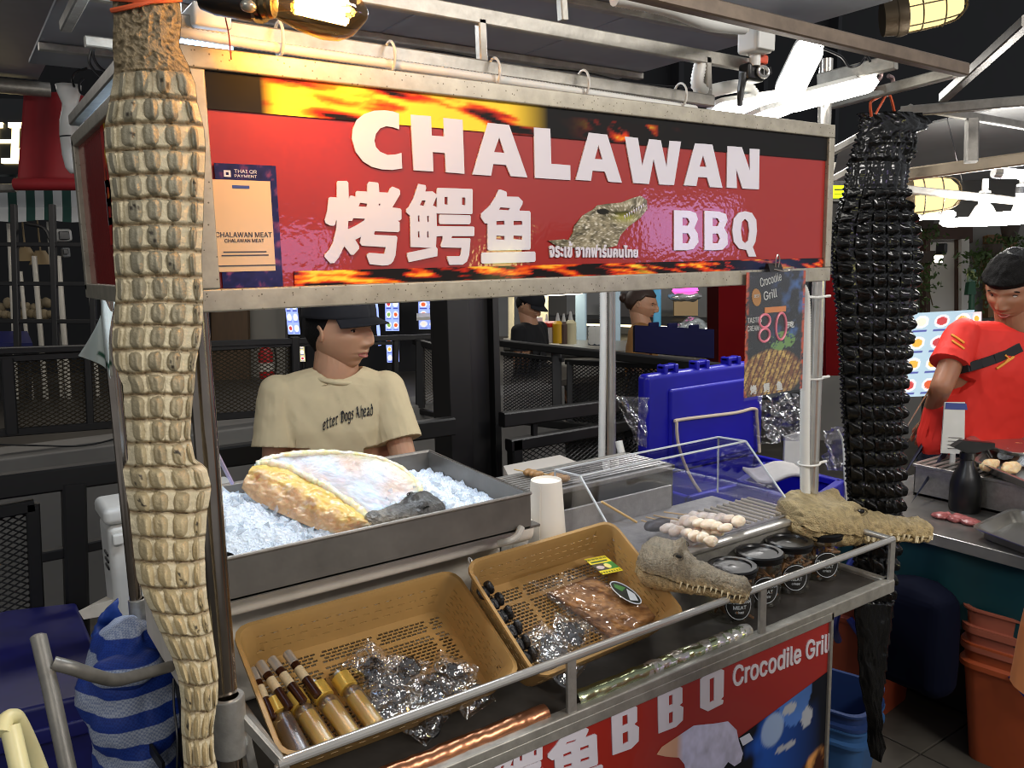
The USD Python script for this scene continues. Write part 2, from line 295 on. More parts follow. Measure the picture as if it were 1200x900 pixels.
# letter outlines of scripts that the lettering helper lacks: rings of x, y
GLYPHS = {"kao":{"w":159,"h":160,"p":[[[0,13,0,17,9,27,16,40,23,67,24,83,22,83,21,76,18,73,11,73,2,77,0,83,5,100,8,125,11,127,24,127,24,154,26,158,44,159,47,156,48,125,50,130,53,132,62,130,62,138,65,141,86,141,86,155,90,160,108,159,110,156,111,141,130,141,134,149,139,153,153,149,156,146,156,139,139,113,156,112,159,109,159,92,156,89,151,88,155,85,155,69,152,66,102,66,100,61,101,59,147,59,150,56,146,21,141,9,136,4,129,1,118,0,91,2,85,17,86,21,90,24,122,23,125,36,75,37,71,42,73,54,61,48,69,36,69,31,58,19,52,19,39,35,28,13,19,2,11,1],[110,116,112,115,114,119,110,119],[71,119,68,112,85,112,86,118],[46,69,48,68,66,77,80,86,81,89,57,89,55,84,47,83]]]},"e":{"w":154,"h":154,"p":[[[0,100,0,106,5,110,15,126,26,154,42,152,43,146,41,140,57,141,66,135,67,146,69,148,147,148,149,146,149,101,147,99,69,99,66,100,67,75,151,75,154,73,154,58,152,56,102,56,100,53,101,52,143,52,145,50,142,19,137,6,127,0,96,0,91,12,91,17,120,17,122,20,124,33,78,34,76,36,76,40,80,50,80,56,66,55,65,35,69,31,68,17,5,6,1,19,2,24,54,33,9,35,8,94],[124,117,130,116,132,117,132,129,131,131,124,131],[84,117,91,116,91,131,84,131],[58,114,67,111,67,129,65,129],[45,53,49,53,48,65,45,64],[49,94,45,94,46,82,49,83],[29,114,38,113,42,123,34,123],[25,53,29,53,28,65,25,64],[25,83,29,83,28,95,25,94]],[[72,95,74,97,143,97,145,94,145,83,142,79,74,79,72,82]]]},"yu":{"w":153,"h":154,"p":[[[1,3,1,20,4,23,150,23,153,20,153,3,150,0,4,0]],[[0,95,1,103,24,120,40,139,48,153,53,154,69,150,71,147,71,140,104,140,116,131,115,125,107,114,107,111,135,111,139,107,139,31,136,27,21,27,18,30,18,83,11,83],[89,50,114,49,115,57,90,58],[90,89,90,80,115,81,115,87,113,89],[49,112,76,111,80,116,53,117],[41,50,64,49,65,57,42,58],[42,88,42,80,65,81,64,89]]]},"haochi":{"w":321,"h":158,"p":[[[168,30,168,140,171,143,218,143,221,139,222,112,234,132,241,155,244,158,262,154,263,148,258,133,315,133,317,131,317,114,314,112,249,112,242,102,243,100,299,100,309,94,309,88,307,85,262,48,248,34,244,26,246,24,296,24,299,30,300,46,302,48,307,48,318,44,321,39,319,21,316,12,311,6,301,2,243,2,227,8,221,18,221,30,224,37,233,49,263,78,233,79,231,87,227,86,222,90,221,89,220,41,217,39,189,39,189,29,187,27,171,27],[189,62,200,62,199,121,189,120]],[[0,13,1,18,16,27,30,44,6,63,16,103,5,104,3,106,3,123,6,125,21,125,26,157,38,158,44,157,47,154,43,125,66,125,74,121,72,89,101,89,102,106,110,112,119,124,75,125,72,128,73,145,143,147,154,139,155,134,152,129,124,98,124,90,157,89,160,85,160,73,157,68,124,68,124,13,122,8,117,3,105,0,85,0,83,1,78,13,78,19,80,21,102,21,101,68,65,69,59,50,76,31,75,26,66,15,60,15,47,29,31,11,14,0,9,1],[38,104,31,70,41,65,47,82,51,104]]]},"thai":{"w":563,"h":54,"p":[[[531,8,531,15,534,19,531,24,531,30,534,35,536,35,538,37,547,37,548,36,550,36,549,28,548,27,546,28,544,28,542,26,542,24,543,23,548,23,549,22,549,16,548,15,543,15,542,13,542,11,543,10,548,9,552,12,552,36,563,36,563,9,562,9,561,5,558,2,553,1,553,0,541,0,541,1,538,1,538,2,534,3]],[[494,36,502,36,503,34,505,34,509,37,518,37,524,33,525,28,526,28,526,1,515,1,515,24,512,27,507,26,505,21,505,1,494,1]],[[468,44,469,53,490,53,491,52,491,45,490,44,487,44,485,41,485,10,489,9,489,7,490,6,490,1,488,1,487,0,480,0,479,1,477,1,475,3,475,5,474,5,474,42,475,43]],[[433,9,433,36,444,36,444,13,447,10,451,10,453,12,453,15,454,16,454,36,465,36,465,1,456,1,456,3,454,3,450,0,441,0,435,4,434,9]],[[395,2,395,27,396,27,397,32,400,35,405,36,405,37,417,37,417,36,422,35,425,32,426,27,427,27,427,2,426,1,417,1,416,2,416,24,413,28,408,28,406,25,406,22,407,21,408,22,414,22,414,13,410,13,407,12,406,9,406,2,405,1,396,1]],[[357,1,357,36,368,36,368,15,369,12,372,10,376,10,378,13,378,36,389,36,389,9,388,9,387,4,381,0,373,0,372,1,370,1,368,3,366,3,366,1]],[[323,5,324,5,324,8,325,8,325,11,326,12,334,10,335,9,339,9,341,11,340,13,335,14,326,19,326,21,324,23,324,30,325,30,325,32,330,36,336,37,335,46,336,46,336,48,338,48,340,50,353,50,353,42,345,42,345,38,344,37,344,36,348,36,350,34,350,26,346,26,346,27,342,27,341,28,338,28,335,26,335,25,337,25,337,24,340,24,340,23,343,23,343,22,347,21,351,17,351,15,352,15,352,8,351,8,350,4,348,2,343,1,343,0,332,0,331,1,328,1,328,2,323,3]],[[254,31,254,36,264,36,265,35,266,24,267,23,271,36,278,36,279,35,279,32,280,31,281,24,282,24,283,28,284,29,284,36,285,37,285,45,286,46,286,48,296,48,295,34,297,34,298,36,301,36,301,37,312,37,312,36,316,35,319,30,319,1,308,1,308,27,306,28,302,28,299,26,297,26,297,28,296,28,296,33,295,34,294,33,294,27,293,26,293,20,292,19,292,13,291,12,290,1,279,1,279,3,277,7,277,10,276,11,276,14,275,15,273,13,270,1,260,1,259,2,259,6,258,7,258,12,257,13,257,18,256,19,256,24,255,25,255,30]],[[218,24,219,26,219,30,221,31,221,33,228,37,240,37,240,36,245,35,248,32,248,30,250,28,250,2,249,1,240,1,239,2,239,25,237,28,232,28,230,25,235,23,235,20,233,17,231,17,230,15,230,2,229,1,220,1,219,2,219,16,220,17,220,19,222,21]],[[190,28,190,34,192,36,194,36,195,37,206,37,211,34,211,32,213,30,213,1,202,1,202,27,200,28,196,28,193,26,191,26,191,28]],[[157,27,157,33,158,33,158,35,160,35,161,36,164,36,165,37,176,37,176,36,179,36,179,35,183,34,185,32,185,30,187,28,187,24,188,24,188,13,187,13,187,10,186,10,185,6,183,4,181,4,179,2,176,2,176,1,162,1,162,14,159,15,159,23,172,23,172,12,173,11,175,11,176,12,176,15,177,16,177,22,174,27,171,27,170,28,163,27,160,25,158,25,158,27]],[[116,39,116,44,120,46,120,47,117,47,117,49,116,49,116,53,117,54,127,54,129,52,129,50,130,47,138,47,138,39]],[[107,30,107,35,109,35,109,36,119,36,122,34,122,32,123,32,123,25,119,18,119,12,121,9,123,9,126,12,126,36,137,36,137,9,136,8,136,6,132,2,127,1,127,0,118,0,118,1,113,2,109,6,109,8,108,9,108,19,109,20,109,22,112,25,112,27,111,28,109,27]],[[89,5,89,36,100,36,100,10,104,9,104,7,105,6,105,1,103,1,102,0,95,0,94,1,92,1]],[[65,26,65,31,66,31,66,33,74,33,74,29,83,29,83,21,70,21,70,22,68,22]],[[65,9,65,14,66,14,66,16,74,16,74,12,83,12,83,4,70,4,70,5,68,5]],[[34,5,35,5,35,8,36,8,36,11,37,12,45,10,46,9,50,9,52,11,51,13,46,14,37,19,37,21,35,23,35,30,36,30,36,32,39,35,44,36,44,37,55,37,56,36,59,36,61,34,61,26,57,26,57,27,53,27,52,28,49,28,46,27,46,26,48,24,51,24,51,23,54,23,54,22,58,21,62,17,62,15,63,15,63,8,62,8,61,4,59,2,54,1,54,0,43,0,42,1,39,1,39,2,34,3]],[[0,27,0,33,1,33,1,35,3,35,4,36,7,36,8,37,19,37,19,36,22,36,22,35,26,34,28,32,28,30,30,28,30,24,31,24,31,13,30,13,30,10,29,10,28,6,26,4,24,4,22,2,19,2,19,1,5,1,5,14,2,15,2,23,15,23,15,12,16,11,18,11,19,12,19,15,20,16,20,22,17,27,14,27,13,28,6,27,3,25,1,25,1,27]]]}}
# ================================================================ the stall: sign boards
V = lambda *a: np.array(a, float)
Z0, Z1, SW = 1.5157, 1.7651, 1.0737          # sign: lower and upper edge, width; its face is the plane y = 0
def sgn(px, py, off=0.0): p = onY(px, py, 0.0); p[1] = -off; return p
def pxpoly(pts, holes=(), f=lambda x, y: onY(x, y, 0.0)):
    """Outline given as picture points on a vertical plane y = const -> shapely polygon in (x, z)."""
    q = lambda r: [(p[0], p[2]) for p in (f(x, y) for x, y in r)]
    return Polygon(q(pts), [q(h) for h in holes]).buffer(0)
def xz(poly, y, h):
    """(x, z) polygon extruded from the plane y towards the viewer by h."""
    return prism(poly, h, mtx((0, y, 0), axes=((1, 0, 0), (0, 0, 1), (0, -1, 0))))
def zoomed(ox, oy, pts, k=4.0): return [(ox+x/k, oy+y/k) for x, y in pts]
glossy_red = usdkit.material(stage, '/World/Looks/laminated_red_print', {
    'p': ('principled_bsdf', {'base_color': lin((150, 22, 12)), 'roughness': .5, 'specular_ior_level': .3, 'coat_weight': 1.0, 'coat_roughness': .05}),
    'g': ('geometry', {}), 'n': ('noise_texture', {'scale': 130.0, 'detail': 1.5}), 'n2': ('noise_texture', {'scale': 9.0, 'detail': 2.0}),
    'a': ('math', {'math_type': 'multiply_add', 'value2': 5.0}), 'b': ('bump', {'strength': .045, 'distance': .004})},
    [('g.position', 'n.vector'), ('g.position', 'n2.vector'), ('n2.fac', 'a.value1'), ('n.fac', 'a.value3'), ('a.value', 'b.height'), ('b.normal', 'p.coat_normal')], surface='p.BSDF')
sign_white = mat('sign_white_print', (208, 203, 210), .4, coat_weight=.6, coat_roughness=.1)
sign_t = thing('signboard', 'wide red stall signboard with white lettering and flame borders in an aluminium frame', 'sign', (SW/2, 0, Z0))
fl, fb = .012, .014
part(sign_t, 'red_panel', rbox((0.01, 0.001, Z0+.01), (SW-.01, .014, Z1-.008), .001), glossy_red)
for lo, hi in (((-.006, -.006, Z0-.012), (SW+.003, .02, Z0+.012)), ((-.006, -.006, Z1-.016), (SW+.003, .02, Z1+.006)), ((-.006, -.006, Z0+.012), (.018, .02, Z1-.016)), ((SW-.013, -.006, Z0+.012), (SW+.003, .02, Z1-.016))):
    part(sign_t, 'frame_bar', rbox(lo, hi, .002), mat('painted_sign_frame', (168, 162, 146), .45, .35, var=.3, scale=40, spots=(160., .12, (90, 80, 64))))
def flame(u, v, seed, sx, lo=.42):
    n = meshkit.fbm(np.stack([u*sx+v*1.5, v*2.2-u*.8, u*0+seed], -1), 5, seed); k = np.clip((n-lo)*4.2, 0, 1)[..., None]
    a, b, c, d = (np.array(lin(x)) for x in ((14, 6, 5), (205, 40, 14), (250, 118, 12), (255, 214, 60)))
    return np.where(k < .35, a+(b-a)*k/.35, np.where(k < .7, b+(c-b)*(k-.35)/.35, c+(d-c)*(k-.7)/.3))
pr = tint('laminated_print', .6, coat_weight=.18, coat_roughness=.08, specular_ior_level=.15)
# black band with flames above, flames below
def band(u, v):
    c = flame(u, v, 3, 13, .26); black = np.array(lin((10, 8, 8)))
    x = np.clip((u-.36)/.06, 0, 1)[..., None]; c = c*(1-x)+black*x
    w = (np.exp(-((u-.56)/.05)**2)*(v < .75))[..., None]; c = c*(1-w)+w*flame(u, v, 9, 40, .52)
    l = (np.clip((.075-u)/.02, 0, 1))[..., None]; return c*(1-l)+black*l
bl, br = onY(226, 85, 0.0), onY(968, 165, 0.0)
print_grid(V(.018, -.0002, Z1-.054), V(SW-.031, 0, 0), V(0, 0, .038), 260, 16, band, pr, sign_t, 'flame_print', .0008)
def low(u, v):
    c = flame(u, v, 5, 26, .36+.22*v.mean()); red = np.array(lin((178, 26, 16)))
    x = np.clip((u-.53)/.05, 0, 1)[..., None]; dk = flame(u, v, 6, 30, .5); c = c*(1-x)+dk*x
    b = (np.exp(-((u-.86)/.09)**2))[..., None]*(v < .9)[..., None]; return c*(1-b)+b*(np.array(lin((46, 56, 96)))*.6+.4*dk)
print_grid(V(.1, -.0002, Z0+.012), V(SW-.113, 0, 0), V(0, 0, .0165), 240, 10, low, pr, sign_t, 'flame_print', .0008)
# letters, traced stroke by stroke
LET = [
 ('C', zoomed(300, 0, [(668,533),(669,607),(640,597),(610,592),(580,602),(560,628),(553,660),(560,690),(580,712),(615,727),(655,724),(680,717),(683,790),(640,797),(590,795),(540,782),(500,757),(465,712),(448,650),(452,605),(470,562),(505,535),(550,520),(600,517),(640,523)]), []),
 ('H', zoomed(300, 0, [(722,538),(818,545),(822,636),(879,640),(876,553),(966,562),(975,815),(888,808),(884,718),(826,713),(829,804),(737,799)]), []),
 ('A', [(553,204.5),(571,144),(596,146.5),(617.5,208),(598,206.5),(592.5,193.5),(577.5,192.3),(575,206)], [[(584.5,161),(578.4,178.3),(590.6,179.3)]]),
 ('L', zoomed(600, 0, [(100,598),(177,604),(182,768),(271,775),(272,845),(105,834)]), []),
 ('A', zoomed(600, 0, [(357,622),(444,632),(513,857),(450,852),(433,805),(375,800),(368,848),(296,843)]), [zoomed(600, 0, [(403,680),(386,745),(422,748)])]),
 ('W', zoomed(600, 0, [(526,640),(588,647),(608,778),(640,652),(695,658),(722,785),(735,660),(790,664),(757,868),(688,865),(661,745),(640,863),(566,858)]), []),
 ('A', zoomed(600, 0, [(855,672),(937,678),(984,881),(925,877),(912,833),(870,830),(862,872),(803,869)]), [zoomed(600, 0, [(893,728),(877,781),(909,783)])]),
 ('N', zoomed(600, 0, [(1007,685),(1075,690),(1113,800),(1111,697),(1158,700),(1155,888),(1078,884),(1048,790),(1052,882),(1004,880)]), []),
 ('B', zoomed(600, 225, [(757,85),(830,88),(860,99),(869,128),(852,170),(868,195),(872,235),(848,267),(815,273),(757,273)]), [zoomed(600, 225, [(797,120),(822,122),(831,140),(822,158),(797,158)]), zoomed(600, 225, [(797,193),(823,193),(834,215),(823,240),(797,240)])]),
 ('B', zoomed(600, 225, [(900,87),(970,92),(1001,104),(1008,132),(992,170),(1008,198),(1009,245),(985,270),(950,273),(900,272)]), [zoomed(600, 225, [(938,122),(962,124),(971,140),(962,160),(938,160)]), zoomed(600, 225, [(938,195),(963,195),(973,217),(963,240),(938,240)])]),
 ('Q', zoomed(600, 225, [(1090,90),(1122,98),(1142,130),(1146,182),(1138,235),(1126,258),(1143,303),(1108,303),(1096,272),(1062,265),(1038,235),(1030,180),(1038,125),(1060,97)]), [zoomed(600, 225, [(1090,126),(1075,140),(1070,182),(1077,228),(1090,240),(1104,228),(1110,182),(1104,140)])]),
]
for ch, o, h in LET:
    part(sign_t, 'letter', xz(pxpoly(o, h), .0006, .0018), sign_white, label=f'white capital letter {ch}')
def glyph_poly(key):
    g = GLYPHS[key]; ps = [Polygon(list(zip(r[0][::2], r[0][1::2])), [list(zip(q[::2], q[1::2])) for q in r[1:]]).buffer(0) for r in g['p']]
    return unary_union(ps), g['w'], g['h']
def on_quad(key, tl, tr, br_, bl_, f=lambda x, y: onY(x, y, 0.0)):
    """A glyph stretched bilinearly over four picture points on a plane y = const."""
    p, w, h = glyph_poly(key); P3 = [f(*q) for q in (bl_, br_, tr, tl)]; a, b, c, d = [np.array([q[0], q[2]]) for q in P3]
    from shapely.ops import transform
    def tf(x, y, z=None):
        u, v = np.asarray(x)/w, np.asarray(y)/h
        r = [(1-u)*(1-v)*a[k]+u*(1-v)*b[k]+u*v*c[k]+(1-u)*v*d[k] for k in (0, 1)]; return r[0], r[1]
    return transform(tf, p)
for key, q in (('kao', ((380,210),(470,215),(470,312),(380,309))), ('e', ((475.5,215),(556,218),(555,310),(476,311))), ('yu', ((563,221),(627,224),(627,307),(563,309)))):
    part(sign_t, 'letter', xz(on_quad(key, *q), .0006, .0018), sign_white, label='white Chinese character')
part(sign_t, 'small_lettering', xz(on_quad('thai', (643,281),(747,288),(747,302),(643,302)), .0006, .0022), sign_white, label='small white Thai lettering')
# crocodile picture printed on the sign
croc = zoomed(600, 225, [(168,228),(235,222),(265,225),(285,190),(290,160),(330,110),(375,85),(400,62),(450,55),(510,50),(560,30),(600,18),(630,38),(632,80),(600,120),(540,165),(505,205),(490,250),(400,275),(300,262),(215,258)])
cp = pxpoly(croc); m = xz(cp, .0004, .0016)
m = m.subdivide_to_size(.004, max_iter=12); q = m.vertices
def croc_tint(q):
    x, z = q[:, 0], q[:, 2]; n = fbm(np.stack([x*140, z*190, x*0], -1), 1, 4, 5); n2 = fbm(np.stack([x*420, z*520, x*0], -1), 1, 3, 8)
    a, b, c = (np.array(lin(k)) for k in ((66, 62, 48), (168, 158, 128), (224, 218, 200))); k = np.clip(.5+n*1.8+n2*1.2, 0, 1)[:, None]
    col = a+(b-a)*k; w = np.clip((n2-.08)*8, 0, 1)[:, None]; col = col*(1-w)+c*w
    for px, py, rx, rz in ((706, 248, .012, .004), (730, 250, .02, .0035)):
        e = onY(px, py, 0.0); dd = ((x-e[0])/rx)**2+((z-e[2])/rz)**2; col[dd < 1] = lin((26, 24, 18))
    g = onY(733, 255, 0.0); w = np.exp(-(((x-g[0])/.02)**2+((z-g[2])/.006)**2))[:, None]; return col*(1-w*.6)+np.array(lin((176, 176, 60)))*w*.6
part(sign_t, 'crocodile_print', m, pr, col=croc_tint(q), label='printed picture of a crocodile head looking up right')
# teeth of the printed crocodile
tm = []
for k in range(9):
    u = k/8; a = onY(731+u*22, 252-u*13, 0.0); tm.append(xz(Polygon([(a[0]-.0014, a[2]), (a[0]+.0014, a[2]), (a[0]+.0004, a[2]-.006)]), .0002, .0022))
part(sign_t, 'tooth_print', tm, sign_white)
# payment poster taped on the left of the sign (its code square left out)
pay = thing('payment_poster', 'cream payment poster with dark blue border on the left end of the red signboard', 'poster', onY(284, 335, 0.0))
a, b, c, d = onY(238, 190, 0.0), onY(325, 195, 0.0), onY(329, 336, 0.0), onY(243, 335, 0.0)
x0, x1, zt, zb = (a[0]+d[0])/2+.013, (b[0]+c[0])/2, (a[2]+b[2])/2, Z0+.0125
def payc(u, v):
    n = vnoise(u*8, v*14, 1.0, 3); im = np.array(lin((28, 30, 78)))*(0.5+n[..., None]); im += (np.clip(n-.62, 0, 1)*2)[..., None]*np.array(lin((190, 80, 60)))
    return im
print_grid(V(x0, -.001, zb), V(x1-x0, 0, 0), V(0, 0, zt-zb), 50, 80, payc, pr, pay, 'border', .0006)
a, b, c, d = onY(246, 210, 0.0), onY(319, 213, 0.0), onY(319, 318, 0.0), onY(251, 318, 0.0); cx0, cx1, cz0, cz1 = (a[0]+d[0])/2, (b[0]+c[0])/2, (c[2]+d[2])/2, (a[2]+b[2])/2
part(pay, 'card', box((cx0, -.0024, cz0), (cx1, -.0014, cz1)), mat('cream_paper', (212, 176, 130), .45, coat_weight=.5, coat_roughness=.15))
def text_on(t, s, p, ex, ez, h, m_, name='lettering', bold=False, depth=.0006, width=None, center=False, sub=None, label=None):
    """Lettering with its base line starting at p, running along ex, rising along ez."""
    g = meshkit.text_mesh(s, h, depth, bold); w = g.bounds[1][0]
    if width: g.apply_scale([width/w, 1, 1]); w = width
    if center: g.apply_translation([-w/2, 0, 0])
    ex, ez = np.asarray(ex, float), np.asarray(ez, float); ex /= np.linalg.norm(ex); ez -= ex*np.dot(ex, ez); ez /= np.linalg.norm(ez)
    g.apply_transform(mtx(p, axes=(ex, ez, np.cross(ex, ez)))); return part(t, name, g, m_, sub=sub, label=label, smooth=False)
dk = mat('dark_ink', (52, 48, 60), .5)
X, Zu = V(1, 0, 0), V(0, 0, 1); mid = (cx0+cx1)/2
text_on(pay, 'CHALAWAN MEAT', V(mid, -.0024, onY(285, 278, 0.)[2]), X, Zu, .0052, dk, width=.06, center=True)
text_on(pay, 'CHALAWAN MEAT', V(mid, -.0024, onY(285, 284, 0.)[2]), X, Zu, .0036, dk, width=.042, center=True)
for k, (py, wd) in enumerate(((296, .046), (300, .05), (312, .066))):
    part(pay, 'text_line', box((mid-wd/2, -.0028, onY(285, py, 0.)[2]), (mid+wd/2, -.0024, onY(285, py, 0.)[2]+.0013)), dk)
text_on(pay, 'THAI QR', V(mid-.006, -.0016, onY(281, 203, 0.)[2]), X, Zu, .0036, sign_white, width=.024)
text_on(pay, 'PAYMENT', V(mid-.006, -.0016, onY(281, 208, 0.)[2]), X, Zu, .0028, sign_white, width=.024)
part(pay, 'emblem', xz(sbox(mid-.0165, onY(281, 208, 0.)[2], mid-.0095, onY(281, 200.5, 0.)[2]).difference(sbox(mid-.0145, onY(281, 208, 0.)[2]+.0018, mid-.0115, onY(281, 200.5, 0.)[2]-.0018)), -.0016, .0006), sign_white)
part(pay, 'blue_tag', box((mid-.009, -.0029, onY(281, 221, 0.)[2]), (mid+.009, -.0024, onY(281, 217.5, 0.)[2])), mat('blue_ink', (40, 60, 130), .5))
# left side board: the same kind of board running back from the left post, seen edge on
side = thing('side_signboard', 'narrow red side signboard with printed flames left of the crocodile skin', 'sign', (-.004, .35, Z0))
SD = .69
part(side, 'red_panel', box((-.012, .02, Z0+.01), (-.003, SD, Z1-.01)), glossy_red)
for lo, hi in (((-.02, .0, Z0-.012), (.003, SD, Z0+.012)), ((-.02, .0, Z1-.012), (.003, SD, Z1+.008)), ((-.02, SD-.02, Z0), (.003, SD, Z1))):
    part(side, 'frame_bar', rbox(lo, hi, .002), MM['painted_sign_frame'])
print_grid(V(-.0126, .44, Z0+.07), V(0, -.045, 0), V(0, 0, .17), 24, 60, lambda u, v: np.where((np.abs(u-.5-.25*np.sin(v*9)) < .22)[..., None], flame(v*.5, u, 8, 14, .42)*.6, np.array(lin((160, 24, 16)))), pr, side, 'flame_print', .0006)
text_on(side, 'BBQ', V(-.0126, .45, Z0+.1), V(0, -1, 0), Zu, .06, sign_white, bold=True)
# lamp box behind the side board, lit bluish white
batten = thing('led_batten', 'bluish white lit LED batten under the canopy behind the left side board', 'lamp', (.04, .40, 1.80))
part(batten, 'housing', rbox((.02, .03, 1.80), (.06, .68, 1.825), .004), white_plastic())
part(batten, 'diffuser', rbox((.015, .04, 1.772), (.065, .67, 1.80), .01), glow('cold_led', (176, 212, 255), 5.0))
# ================================================================ the cart
cart = thing('food_cart', 'steel food cart with a dark deck, chrome rail and four canopy posts', 'cart', (.62, .3, 0))
XL, XR, YF, ZR, ZD = .035, 1.243, -.047, 1.0016, .917
dark_steel = mat('dark_deck_steel', (84, 80, 76), .3, .5, var=.4, scale=18, bump=.06, bscale=60)
part(cart, 'deck', rbox((XL, YF+.012, ZD-.02), (XR, .74, ZD-.004), .003), dark_steel)
r_ = .0062
part(cart, 'rail', tube([(XL, .30, ZR), (XL, YF, ZR), (XL, YF, ZR)][:2], r_, 12), chrome()); part(cart, 'rail', tube([(XL-.004, YF, ZR), (XR+.004, YF, ZR)], r_, 12), chrome()); part(cart, 'rail', tube([(XR, YF, ZR), (XR, .30, ZR)], r_, 12), chrome())
for x in (XL, .447, .858, XR):
    part(cart, 'rail_post', rbox((x-.008, YF-.004, ZD-.02), (x+.008, YF+.002, ZR), .001), steel())
part(cart, 'rail_post', rbox((XR-.004, .29, ZD), (XR+.004, .31, ZR), .001), steel())
part(cart, 'edge_bar', rbox((XL-.006, YF-.008, ZD-.022), (XR+.006, YF+.012, ZD+.004), .003), alu())
part(cart, 'edge_bar', rbox((XR-.012, YF, ZD-.022), (XR+.006, .74, ZD+.004), .003), alu())
part(cart, 'edge_bar', rbox((XL-.006, YF, ZD-.022), (XL+.012, .74, ZD+.004), .003), alu())
# foil tape wrapped round the deck's front edge
def foil(x0_, x1_, seed, m_):
    def f(u, v):
        a = (v-.15)*math.pi*1.1; r = .013+.0022*(meshkit.fbm(np.stack([u*26, v*3, u*0+seed], -1), 4, seed)-.5)*2; x = x0_+(x1_-x0_)*u
        return np.stack([x, YF+.018-r*np.cos(a), ZD+.004+r*np.sin(a)], -1)
    part(cart, 'foil_tape', grid(f, 90, 10), m_, smooth=True, label='crumpled shiny tape on the deck edge')
foil(.10, .415, 1, mat('copper_tape', (176, 120, 88), .3, .9, var=.4, scale=40)); foil(.47, .83, 2, mat('green_foil', (176, 186, 150), .2, .95, var=.3, scale=30)); foil(.60, .845, 5, chrome())
# posts
PR = .0125
def post(a, b, r=PR, m_=None): part(cart, 'post', rod(a, b, r, 20), m_ or chrome())
LP, RP, BR_, BL_ = V(-.006, 0, 0), onY(955, 470, .115), onY(716, 450, .735), onY(152, 600, .69)
dchr = mat('dark_chrome', (164, 152, 140), .16, 1.0, var=.25, scale=18); post((LP[0], .006, .62), (LP[0], .006, Z0-.012), m_=dchr); post((RP[0], .115, ZD), (RP[0], .115, 1.92)); post((BR_[0], .735, .3), (BR_[0], .735, 1.95)); post((BL_[0], .69, .3), (BL_[0]-.006, .69, Z0-.014), .011, dchr)
part(cart, 'socket', lathe([(PR, .0), (.0175, .0), (.0185, .002), (.0185, .068), (.0175, .07), (PR, .07)], 24, mtx((LP[0], 0, 1.005))), steel())
part(cart, 'socket', lathe([(.011, .0), (.016, .0), (.017, .002), (.017, .058), (.016, .06), (.011, .06)], 24, mtx((BL_[0], .69, .89))), steel())
part(cart, 'bolt', rod(V(BL_[0]-.03, .69, .915), V(BL_[0], .69, .915), .004, 10), mat('rusty_bolt', (120, 70, 50), .6, .5))
part(cart, 'bracket', bar((LP[0]+.01, -.004, 1.05), (XL, YF, ZR+.0), .006, .012), steel()); part(cart, 'bracket', bar((LP[0]+.012, 0, 1.06), (LP[0]+.03, 0, .92), .004, .01), steel())
for a, b in (((XL, YF+.02, .02), (XL, YF+.02, ZD-.02)), ((XR-.30, YF+.05, .02), (XR-.30, YF+.05, ZD-.02)), ((XL, .72, .02), (XL, .72, ZD-.02)), ((XR-.02, .72, .02), (XR-.02, .72, ZD-.02))):
    part(cart, 'leg', bar(a, b, .025), galv())
part(cart, 'body_panel', rbox((XL+.012, .02, .25), (XR-.2, .70, ZD-.022), .004), mat('dark_body', (44, 42, 40), .5, .3, var=.3, scale=14))
part(cart, 'brace', bar(onX(125, 800, -.03), onX(192, 900, .0), .005, .02), black_paint())
# canopy frame over the cart (bolted to the posts)
can = thing('canopy_frame', 'aluminium canopy frame of square bars over the red signboard', 'canopy frame', (.5, .05, 1.8))
B = lambda p, q, w, h=None, m_=None, t=can, nm='bar': part(t, nm, bar(p, q, w, h), m_ or alu())
B(onY(205, 27, .05), onY(833, 119, .05), .016, .018)
def onbeam(px, py): return onY(px, py, .055)
B(onY(420, -6, .055), onY(880, 77, .055), .012, .02); B(onY(563, 24, .055), onY(565, 74, .055), .012, .012); B(onY(658, -5, .055), onY(660, 24, .055), .012, .012); B(onY(828, 68, .055), onY(829, 117, .055), .012)
B(onY(700, -22, -.1), onY(1130, 82, -.1), .018, .022, mat('brown_grey_bar', (112, 98, 84), .5, .5, var=.35, scale=30))
B(onY(1120, 84, -.08), onY(975, 122, .2), .018, .02); B(onY(1050, 72, -.02), onY(960, 95, .12), .018, .026)
B(onY(205, -10, .3), onY(205, 60, .3), .014)
B(onY(-40, 160, .69)+V(.45, 0, 0), onY(190, 150, .69), .016) if False else None
B((-.01, .02, 1.80), (-.01, .70, 1.80), .018); B((-.01, .02, 1.95), (-.01, .70, 1.95), .018); B((BL_[0], .70, 1.93), (BR_[0], .735, 1.93), .018)
# roof sheets over the frame
roofm = mat('grey_roof_sheet', (146, 150, 156), .55, .2, var=.3, scale=3.5, det=6, bump=.03, bscale=12)
roof = thing('canopy_roof', 'grey sheet roof of the stall above the canopy frame', 'roof', (.7, .5, 2.0))
zs = 1.99
for x0_, x1_ in ((-.02, .52), (.525, .86), (.865, 1.21)):
    part(roof, 'roof_sheet', rbox((x0_, -.02, zs), (x1_, 1.2, zs+.008), .002), roofm)
for y in (.25, .62, 1.0): part(roof, 'batten', bar((-.02, y, zs-.008), (1.21, y, zs-.008), .02, .014), alu())
part(roof, 'wire', tube(smoothpath([(.3+.18*k, .62+(.02 if k % 2 else -.01), zs-.02) for k in range(7)], 5), .002, 6), black_plastic())
